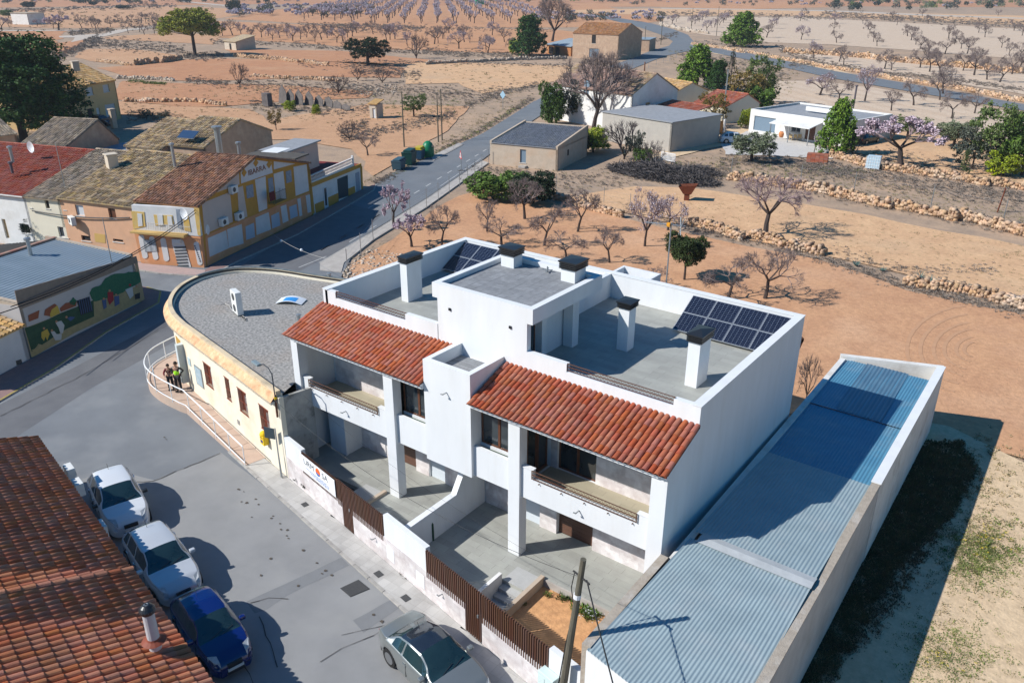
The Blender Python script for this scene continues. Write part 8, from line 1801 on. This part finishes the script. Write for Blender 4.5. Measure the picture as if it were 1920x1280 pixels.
# bins
def bin4(px, w, d, h, m, label, lidm=None, rot=-1.15, legs=True):
    p = G(*px); t = thing('rubbish_container', label, 'container', (p.x, p.y, GZ), rot); mb = MB(); mb.add([(-w*.42, -d*.42, .15), (w*.42, -d*.42, .15), (w*.42, d*.42, .15), (-w*.42, d*.42, .15), (-w/2, -d/2, h*.8), (w/2, -d/2, h*.8), (w/2, d/2, h*.8), (-w/2, d/2, h*.8)], [(0, 3, 2, 1), (4, 5, 6, 7), (0, 1, 5, 4), (1, 2, 6, 5), (2, 3, 7, 6), (3, 0, 4, 7)]); mb.build('body', m, t)
    mb = MB(); mb.box(-w*.52, w*.52, -d*.52, d*.52, h*.8, h*.86); mb.prism([(-w/2, -d*.3), (w/2, -d*.3), (w/2, d*.4), (-w/2, d*.4)], h*.86, h); mb.build('lid', lidm or m, t, bevel=.03)
    for sx in (-w*.38, w*.38):
        for sy in (-d*.35, d*.35): MB().tube((sx-.03, sy, .09), (sx+.03, sy, .09), .09, n=8).build('wheel', black_m, t)
    return t
bin4((748, 318), 1.9, 1.2, 1.35, plastic_b, 'blue-grey wheeled rubbish container with open top, nearest in the row by the road'); bin4((768, 309), 1.9, 1.3, 1.9, plastic_g, 'tall dark green rubbish container, second in the row by the road')
bin4((786, 299), 1.5, 1.2, 1.6, mat('dark_blue_plastic', (.01, .05, .1), None, rough=.4), 'dark blue recycling container with yellow lid band between the green ones', mat('yellow_lid', (.5, .38, .02), None, rough=.4))
p = G(803, 294); t = thing('bottle_bank', 'bright green domed bottle bank, farthest in the container row', 'container', tuple(p)); MB().lathe([(.7, 0), (.78, .5), (.75, 1.2), (.55, 1.7), (.25, 1.95), (0, 2.0)], n=14).build('body', plastic_g2, t, smooth=True)
for k in range(3): MB().tube((.7*cos(k*2.1-2), .7*sin(k*2.1-2), 1.35), (.82*cos(k*2.1-2), .82*sin(k*2.1-2), 1.35), .13, n=8).build('opening', black_m, t)
# traffic signs
p = G(865, 330); t = thing('warning_sign', 'white triangular warning sign with red border by the roadside fence', 'road sign', tuple(p), -.6); MB().tube((0, 0, 0), (0, 0, 2.6), .04, n=6).build('post', galv, t)
def tri(r, y, m, nm, z=2.3): mb = MB(); P_ = [(r*cos(pi/2+k*2*pi/3), r*sin(pi/2+k*2*pi/3)) for k in range(3)]; mb.add([(x, y, z+q) for x, q in P_]+[(x, y+.02, z+q) for x, q in P_], [(0, 1, 2), (5, 4, 3), (0, 3, 4, 1), (1, 4, 5, 2), (2, 5, 3, 0)]); mb.build(nm, m, t)
tri(.62, -.05, mat('sign_red', (.5, .02, .02)), 'border'); tri(.42, -.06, wp, 'plate')
MB().box(-.05, .05, -.075, -.065, 2.15, 2.45).build('symbol', ink, t)
p = G(943, 205); t = thing('diamond_sign', 'pale blue diamond-shaped road sign back beside the bend', 'road sign', tuple(p)); MB().tube((0, 0, 0), (0, 0, 2.4), .05, n=6).build('post', galv, t); mb = MB(); mb.add([(-.6, -.06, 2.4), (0, -.06, 1.7), (.6, -.06, 2.4), (0, -.06, 3.1), (-.6, -.03, 2.4), (0, -.03, 1.7), (.6, -.03, 2.4), (0, -.03, 3.1)], [(0, 1, 2, 3), (7, 6, 5, 4), (0, 4, 5, 1), (1, 5, 6, 2), (2, 6, 7, 3), (3, 7, 4, 0)]); mb.build('plate', mat('pale_blue_sign', (.3, .45, .55)), t)
# TV aerial on a mast behind the house
p = G(1232, 490); t = thing('aerial_mast', 'slim aerial mast with antenna rising behind the white house', 'aerial', (-.9, 12.6, 6.6)); zt = HZ(1229, 416, (-.9, 12.6)) - 6.6
MB().tube((0, 0, 0), (0, 0, zt), .035, n=6).build('mast', galv, t); mb = MB(); mb.tube((-1.1, -.3, zt-.1), (.6, .2, zt-.1), .02, n=4)
for k in range(9): x = -1.1+.18*k; mb.tube((x, -.3+(x+1.1)*.3-.25, zt-.1), (x, -.3+(x+1.1)*.3+.25, zt-.1), .012, n=3)
mb.tube((.35, .1, zt-.5), (.55, .15, zt+.25), .02, n=4).tube((.5, 0, zt-.5), (.3, .3, zt+.25), .02, n=4); mb.build('antenna', galv, t); MB().box(-.18, -.02, -.1, .05, zt-.18, zt-.02).build('orange_box', mat('orange_box', (.7, .3, .02)), t)
# hopper, tote, blocks, barrier, small car
p = G(1288, 376); t = thing('rusty_hopper', 'rust-brown metal hopper on a narrow foot in the tan field', 'hopper', tuple(p), .3)
mb = MB(); mb.add([(-.4, -.3, .7), (.4, -.3, .7), (.4, .3, .7), (-.4, .3, .7), (-.9, -.6, 1.5), (.9, -.6, 1.7), (.9, .6, 1.7), (-.9, .6, 1.5)], [(0, 3, 2, 1), (0, 1, 5, 4), (1, 2, 6, 5), (2, 3, 7, 6), (3, 0, 4, 7)]); mb.build('hopper', rusty, t); MB().box(-.3, .2, -.2, .2, 0, .7).build('foot', rusty, t)
p = G(1636, 316); t = thing('water_tote', 'white and pale blue caged water tank on the stone wall', 'water tank', tuple(p), .1); MB().box(-.75, .75, -.6, .6, .1, 1.5).build('tank', mat('pale_blue_tank', (.4, .55, .65), (.5, .6, .66), 3, .4), t, bevel=.05); mb = MB()
for k in range(7): x = -.78+1.56*k/6; mb.box(x-.015, x+.015, -.63, -.61, 0, 1.55)
for k in range(5): z = .1+1.4*k/4; mb.box(-.78, .78, -.63, -.61, z, z+.03)
mb.build('cage', steelw, t)
p = G(1532, 304); t = thing('brick_block', 'low block of red bricks on the edge of the gravel yard', 'brick stack', tuple(p), .2)
bk = MB().box(0, .48, 0, .24, 0, .2).build('brick', mat('red_brick', (.36, .13, .08), (.3, .1, .06), 3, .9, rand=.2), t); bd = bk.data; bpy.data.objects.remove(bk)
for i in range(5):
    for j in range(4):
        for k in range(5): inst('brick', bd, t, (-1.25+i*.5, -.5+j*.26, k*.21))
p = G(1252, 304); t = thing('barrier', 'white slatted barrier beside the branch heap', 'barrier', tuple(p), -.2); mb = MB(); mb.beam((-1.1, 0, .2), (1.1, 0, .2), .06, .06).beam((-1.1, 0, 1.1), (1.1, 0, 1.1), .06, .06).build('frame', steelw, t)
for k in range(12): x = -1.05+2.1*k/11; MB().box(x-.04, x+.04, -.02, .02, .23, 1.07).build('slat', steelw, t)
wc = car('white car with only its front visible behind the olive tree', pw, 4.2, 1.75, 1.45, hatch(4.2, 1.45, 1.15)); del_ = wc; p = G(1378, 268); wc.location = (p.x, p.y, GZ); wc.rotation_euler = (0, 0, .6)
dc = car('dark estate car parked at the right end of the patio house', mat('dark_green_paint', (.012, .03, .03), None, rough=.3, coat=.5), 4.4, 1.75, 1.5, hatch(4.4, 1.5, 1.15)); p = G(1625, 268); dc.location = (p.x, p.y, GZ); dc.rotation_euler = (0, 0, 1.3)
dc2 = car('dark car parked in the shade below the yellow house', mat('dark_blue_paint', (.01, .015, .03), None, rough=.3, coat=.5), 4.4, 1.75, 1.45, hatch(4.4, 1.45, 1.15)); p = G(190, 234); dc2.location = (p.x, p.y, GZ); dc2.rotation_euler = (0, 0, .2)
tg = thing('wooden_gate', 'varnished wooden yard gate between white posts near the tall grey pole', 'gate', tuple(G(1340, 252)), .9)
for k in range(7): MB().box(-1.2+k*.345, -1.2+k*.345+.33, -.03, .03, .05, 1.9).build('board', mat('varnished_wood', (.42, .2, .06), (.34, .16, .05), 5, .6), tg)
for x in (-1.5, 1.3): MB().box(x, x+.2, -.15, .15, 0, 2.1).build('gate_post', white_mid, tg)
p = G(215, 240); t = thing('gate_pillar', 'stone gate pillar in the shade below the yellow house', 'pillar', tuple(p)); MB().box(-.35, .35, -.35, .35, 0, 2.6).build('shaft', beige_w, t); MB().box(-.42, .42, -.42, .42, 2.6, 2.8).build('cap', beige_w, t)
# blue-green agaves by the stone bank
def agave(px, r, label):
    p = G(*px); t = thing('agave', label, 'plant', tuple(p)); mb = MB(); random.seed(int(px[0]))
    for k in range(26): a = k*2.4; e = random.uniform(.25, 1.0); mb.add([(.08*cos(a+.5), .08*sin(a+.5), .02), (.08*cos(a-.5), .08*sin(a-.5), .02), (r*cos(a)*(1-e*.5), r*sin(a)*(1-e*.5), r*e*.8)], [(0, 1, 2)])
    mb.build('leaves', agave_m, t)
for k, (x, y, r) in enumerate(((1605, 498, .7), (1655, 508, .6), (1725, 522, 1.0), (1745, 530, .8), (1808, 544, .9))): agave((x, y), r, ('first', 'second', 'third', 'fourth', 'fifth')[k]+' blue-green agave from the left along the stone bank at the field edge')
# roof and wall cables in the village
wire(Vector(onplane(372, 389, PA, PB)), G(20, 575, 3.3), .7, 'black cable from the painted house across to the mural building', .03)
wire(Vector(onplane(372, 395, PA, PB)), G(-40, 600, 3.3), .8, 'lower black cable from the painted house towards the left edge', .03)
wire(Vector(onplane(243, 408, R1, R0, .1)), Vector(onplane(60, 395, R3, R2, .1)), .25, 'dark cable bundle running along the peach and white house fronts', .05)
w1 = wire(Vector(onplane(500, 430, PA, PB)), G(640, 490, 4.6), .5, 'string of festoon bulbs over the shaded road', .012, cable_l)
for k, (x, y) in enumerate(((521, 443), (558, 456))):
    q = Vector(onplane(500, 430, PA, PB)).lerp(G(640, 490, 4.6), .25+.3*k); q.z -= .45; o = MB().sphere((0, 0, 0), .11, 8, 6).build('bulb', ceramic); o.location = q; tag(o, ('left', 'right')[k]+' white bulb hanging over the shaded road', 'bulb')
# plant in a window grille of the white terraced house, potted plants on the balcony
q = onplane(47, 430, R3, R2, .35); P = np.array([[q.x+rr.normal()*.3, q.y+rr.normal()*.12, q.z+rr.normal()*.3] for _ in range(40)]); o = clumps('window_plant', P, np.full(40, .16), leaf_dark, 20, .8, .12, kind=None, seed=40); c = Vector(P.mean(0)); o.data.transform(Matrix.Translation(-c)); o.location = c; tag(o, 'dark plant spilling from a window grille of the white terraced house', 'plant')
ac = ac_unit(tuple(Vector(onplane(137, 422, R1, R0, .3))), FA, 'air conditioner on the corner between the cream and peach houses', .9, .35, .65)
# ================================================================== PEOPLE
def skin_body(name, verts, edges, rad, m, parent, root=0, sub=1):
    me = bpy.data.meshes.new(name); me.from_pydata(verts, edges, []); o = bpy.data.objects.new(name, me); link(o)
    md = o.modifiers.new('skin', 'SKIN'); md.use_smooth_shade = True
    for i, r in enumerate(rad): me.skin_vertices[0].data[i].radius = (r, r) if not hasattr(r, '__len__') else r
    me.skin_vertices[0].data[root].use_root = True
    sb = o.modifiers.new('sub', 'SUBSURF'); sb.levels = sub; sb.render_levels = sub
    dg = bpy.context.evaluated_depsgraph_get(); m2 = bpy.data.meshes.new_from_object(o.evaluated_get(dg)); bpy.data.objects.remove(o)
    m2.materials.clear(); m2.materials.append(m); r = bpy.data.objects.new(name, m2); link(r); r.parent = parent; return r
skin_m = mat('skin', (.42, .24, .16), None, rough=.6); hair_m = mat('dark_hair', (.025, .016, .012), None, rough=.7)
def person(loc, rot, H_, label, topm, sleevem, trousers, arms, shoes=black_m, vest=None, skirt=None):
    t = thing('person', label, 'person', loc, rot); s = H_/1.72
    P = dict(pel=(0, 0, .93), wai=(0, 0, 1.08), che=(0, 0, 1.28), nek=(0, 0, 1.46), hed=(0, .01, 1.56), top=(0, .0, 1.66))
    v = []; e = []; r = []; idx = {}
    def add(k, p, rad, par=None):
        idx[k] = len(v); v.append(tuple(c*s for c in p)); r.append(tuple(c*s for c in rad) if hasattr(rad, '__len__') else rad*s)
        if par: e.append((idx[par], idx[k]))
    add('pel', P['pel'], (.15, .11)); add('wai', P['wai'], (.125, .095), 'pel'); add('che', P['che'], (.16, .11), 'wai'); add('nek', P['nek'], .055, 'che'); add('hed', (0, -.01, 1.545), (.075, .085), 'nek'); add('top', (0, 0, 1.65), (.07, .08), 'hed')
    for sd, sg in (('l', -1), ('r', 1)):
        k, a = (arms[0] if sg < 0 else arms[1])
        add('hip'+sd, (.09*sg, 0, .88), .095, 'pel'); add('kne'+sd, (.1*sg, -.02+.03*sg, .48), .06, 'hip'+sd); add('ank'+sd, (.11*sg, .02*sg, .08), .04, 'kne'+sd); add('toe'+sd, (.12*sg, -.14+.02*sg, .03), .032, 'ank'+sd)
        add('sho'+sd, (.17*sg, 0, 1.38), .055, 'che'); add('elb'+sd, k, .04, 'sho'+sd); add('wri'+sd, a, .028, 'elb'+sd)
        hx = Vector(a)+(Vector(a)-Vector(k)).normalized()*.07; add('han'+sd, tuple(hx), .03, 'wri'+sd)
        for f in range(5): dd = (Vector(a)-Vector(k)).normalized()*(.05+.012*(2-abs(f-2)))+Vector((.018*(f-2), -.008*f, 0)); add(f'f{f}{sd}', tuple(hx+dd), .009, 'han'+sd)
    skin_body('body', v, e, r, skin_m, t)
    def cloth(nm, names, m, inf):
        vv = []; ee = []; rr_ = []; mp = {}
        for n in names: mp[idx[n]] = len(vv); vv.append(v[idx[n]]); q = r[idx[n]]; rr_.append(tuple(c+inf for c in q) if hasattr(q, '__len__') else q+inf)
        for a, b in e:
            if a in mp and b in mp: ee.append((mp[a], mp[b]))
        skin_body(nm, vv, ee, rr_, m, t)
    cloth('trousers', ['pel', 'hipl', 'knel', 'ankl', 'hipr', 'kner', 'ankr'], trousers, .014); cloth('jacket', ['wai', 'che', 'shol', 'elbl', 'wril', 'shor', 'elbr', 'wrir'], sleevem, .014)
    if vest: cloth('vest', ['pel', 'wai', 'che'], vest, .026)
    hb = MB(); hb.sphere((0, .025*s, 1.63*s), .098*s, 10, 7, 1.05); hb.sphere((0, .08*s, 1.55*s), .06*s, 8, 6, 1.3); hb.build('hair', hair_m, t, smooth=True)
    for sg in (-1, 1): MB().sphere((.03*s*sg, -.085*s, 1.6*s), .011*s, 6, 4).build('eye', black_m, t); MB().sphere((.082*s*sg, 0, 1.585*s), .022*s, 6, 4, 1.4).build('ear', skin_m, t); MB().box(.11*s*sg-.045, .11*s*sg+.045, -.19*s, .05, 0, .08).build('shoe', shoes, t, bevel=.02)
    MB().add([(-.012*s, -.088*s, 1.6*s), (.012*s, -.088*s, 1.6*s), (0, -.112*s, 1.565*s), (0, -.085*s, 1.555*s)], [(0, 1, 2), (0, 2, 3), (1, 3, 2)]).build('nose', skin_m, t); MB().box(-.022*s, .022*s, -.092*s, -.085*s, 1.53*s, 1.536*s).build('mouth', mat('lips', (.3, .08, .06)), t)
    return t
p = G(337, 733, 0); person((p.x, p.y, 0), .5, 1.72, 'person in a bright yellow-green vest with one hand on the hip on the ramp', None, black_m, mat('dark_trousers', (.015, .015, .02)), [((-.3, .05, 1.2), (-.2, -.08, 1.02)), ((.36, .1, 1.2), (.19, .02, 1.04))], vest=mat('hi_vis_vest', (.35, .8, .02), None, rough=.7))
p = G(322, 730, 0); person((p.x, p.y, 0), .9, 1.5, 'shorter person in dark red clothes leaning at the ramp railing beside the yellow vest', None, mat('maroon_jacket', (.14, .012, .02), None, rough=.8), mat('dark_trousers', (.015, .015, .02)), [((-.26, -.15, 1.2), (-.2, -.36, 1.12)), ((.26, -.1, 1.2), (.2, -.32, 1.14))])
# tyre tracks on the orange field
tk = MB()
def track(pts, w=.12):
    q = [G(*p, GZ+.05) for p in pts]
    for a, b in zip(q[:-1], q[1:]): d = (b-a).normalized(); n = Vector((-d.y, d.x, 0))*w; tk.quad(a-n, b-n, b+n, a+n)
def arc(cx, cy, rx, ry, a0, a1, n=14): return [(cx+rx*cos(a0+(a1-a0)*i/n), cy+ry*sin(a0+(a1-a0)*i/n)) for i in range(n+1)]
for r_ in (18, 30, 48, 64, 84, 104): track(arc(1830, 655, r_*1.25, r_*.8, pi*.6, pi*1.45))
tk.build('tyre_track', mat('tyre_track_soil', (.51, .29, .163), (.45, .25, .143), 2, .95), kind='structure')

# ================================================================== HAZE
hz = MB().box(-1400, 400, -60, 1500, GZ-1.2, 24).build('haze', None, kind='stuff')
hm = bpy.data.materials.new('haze_air'); hm.use_nodes = True; n_ = hm.node_tree; n_.nodes.remove(n_.nodes['Principled BSDF'])
pv_ = n_.nodes.new('ShaderNodeVolumePrincipled'); pv_.inputs['Color'].default_value = (.8, .88, 1, 1); pv_.inputs['Density'].default_value = .00016; pv_.inputs['Anisotropy'].default_value = .1
n_.links.new(pv_.outputs[0], n_.nodes['Material Output'].inputs['Volume']); hz.data.materials.append(hm)
S.cycles.volume_bounces = 0
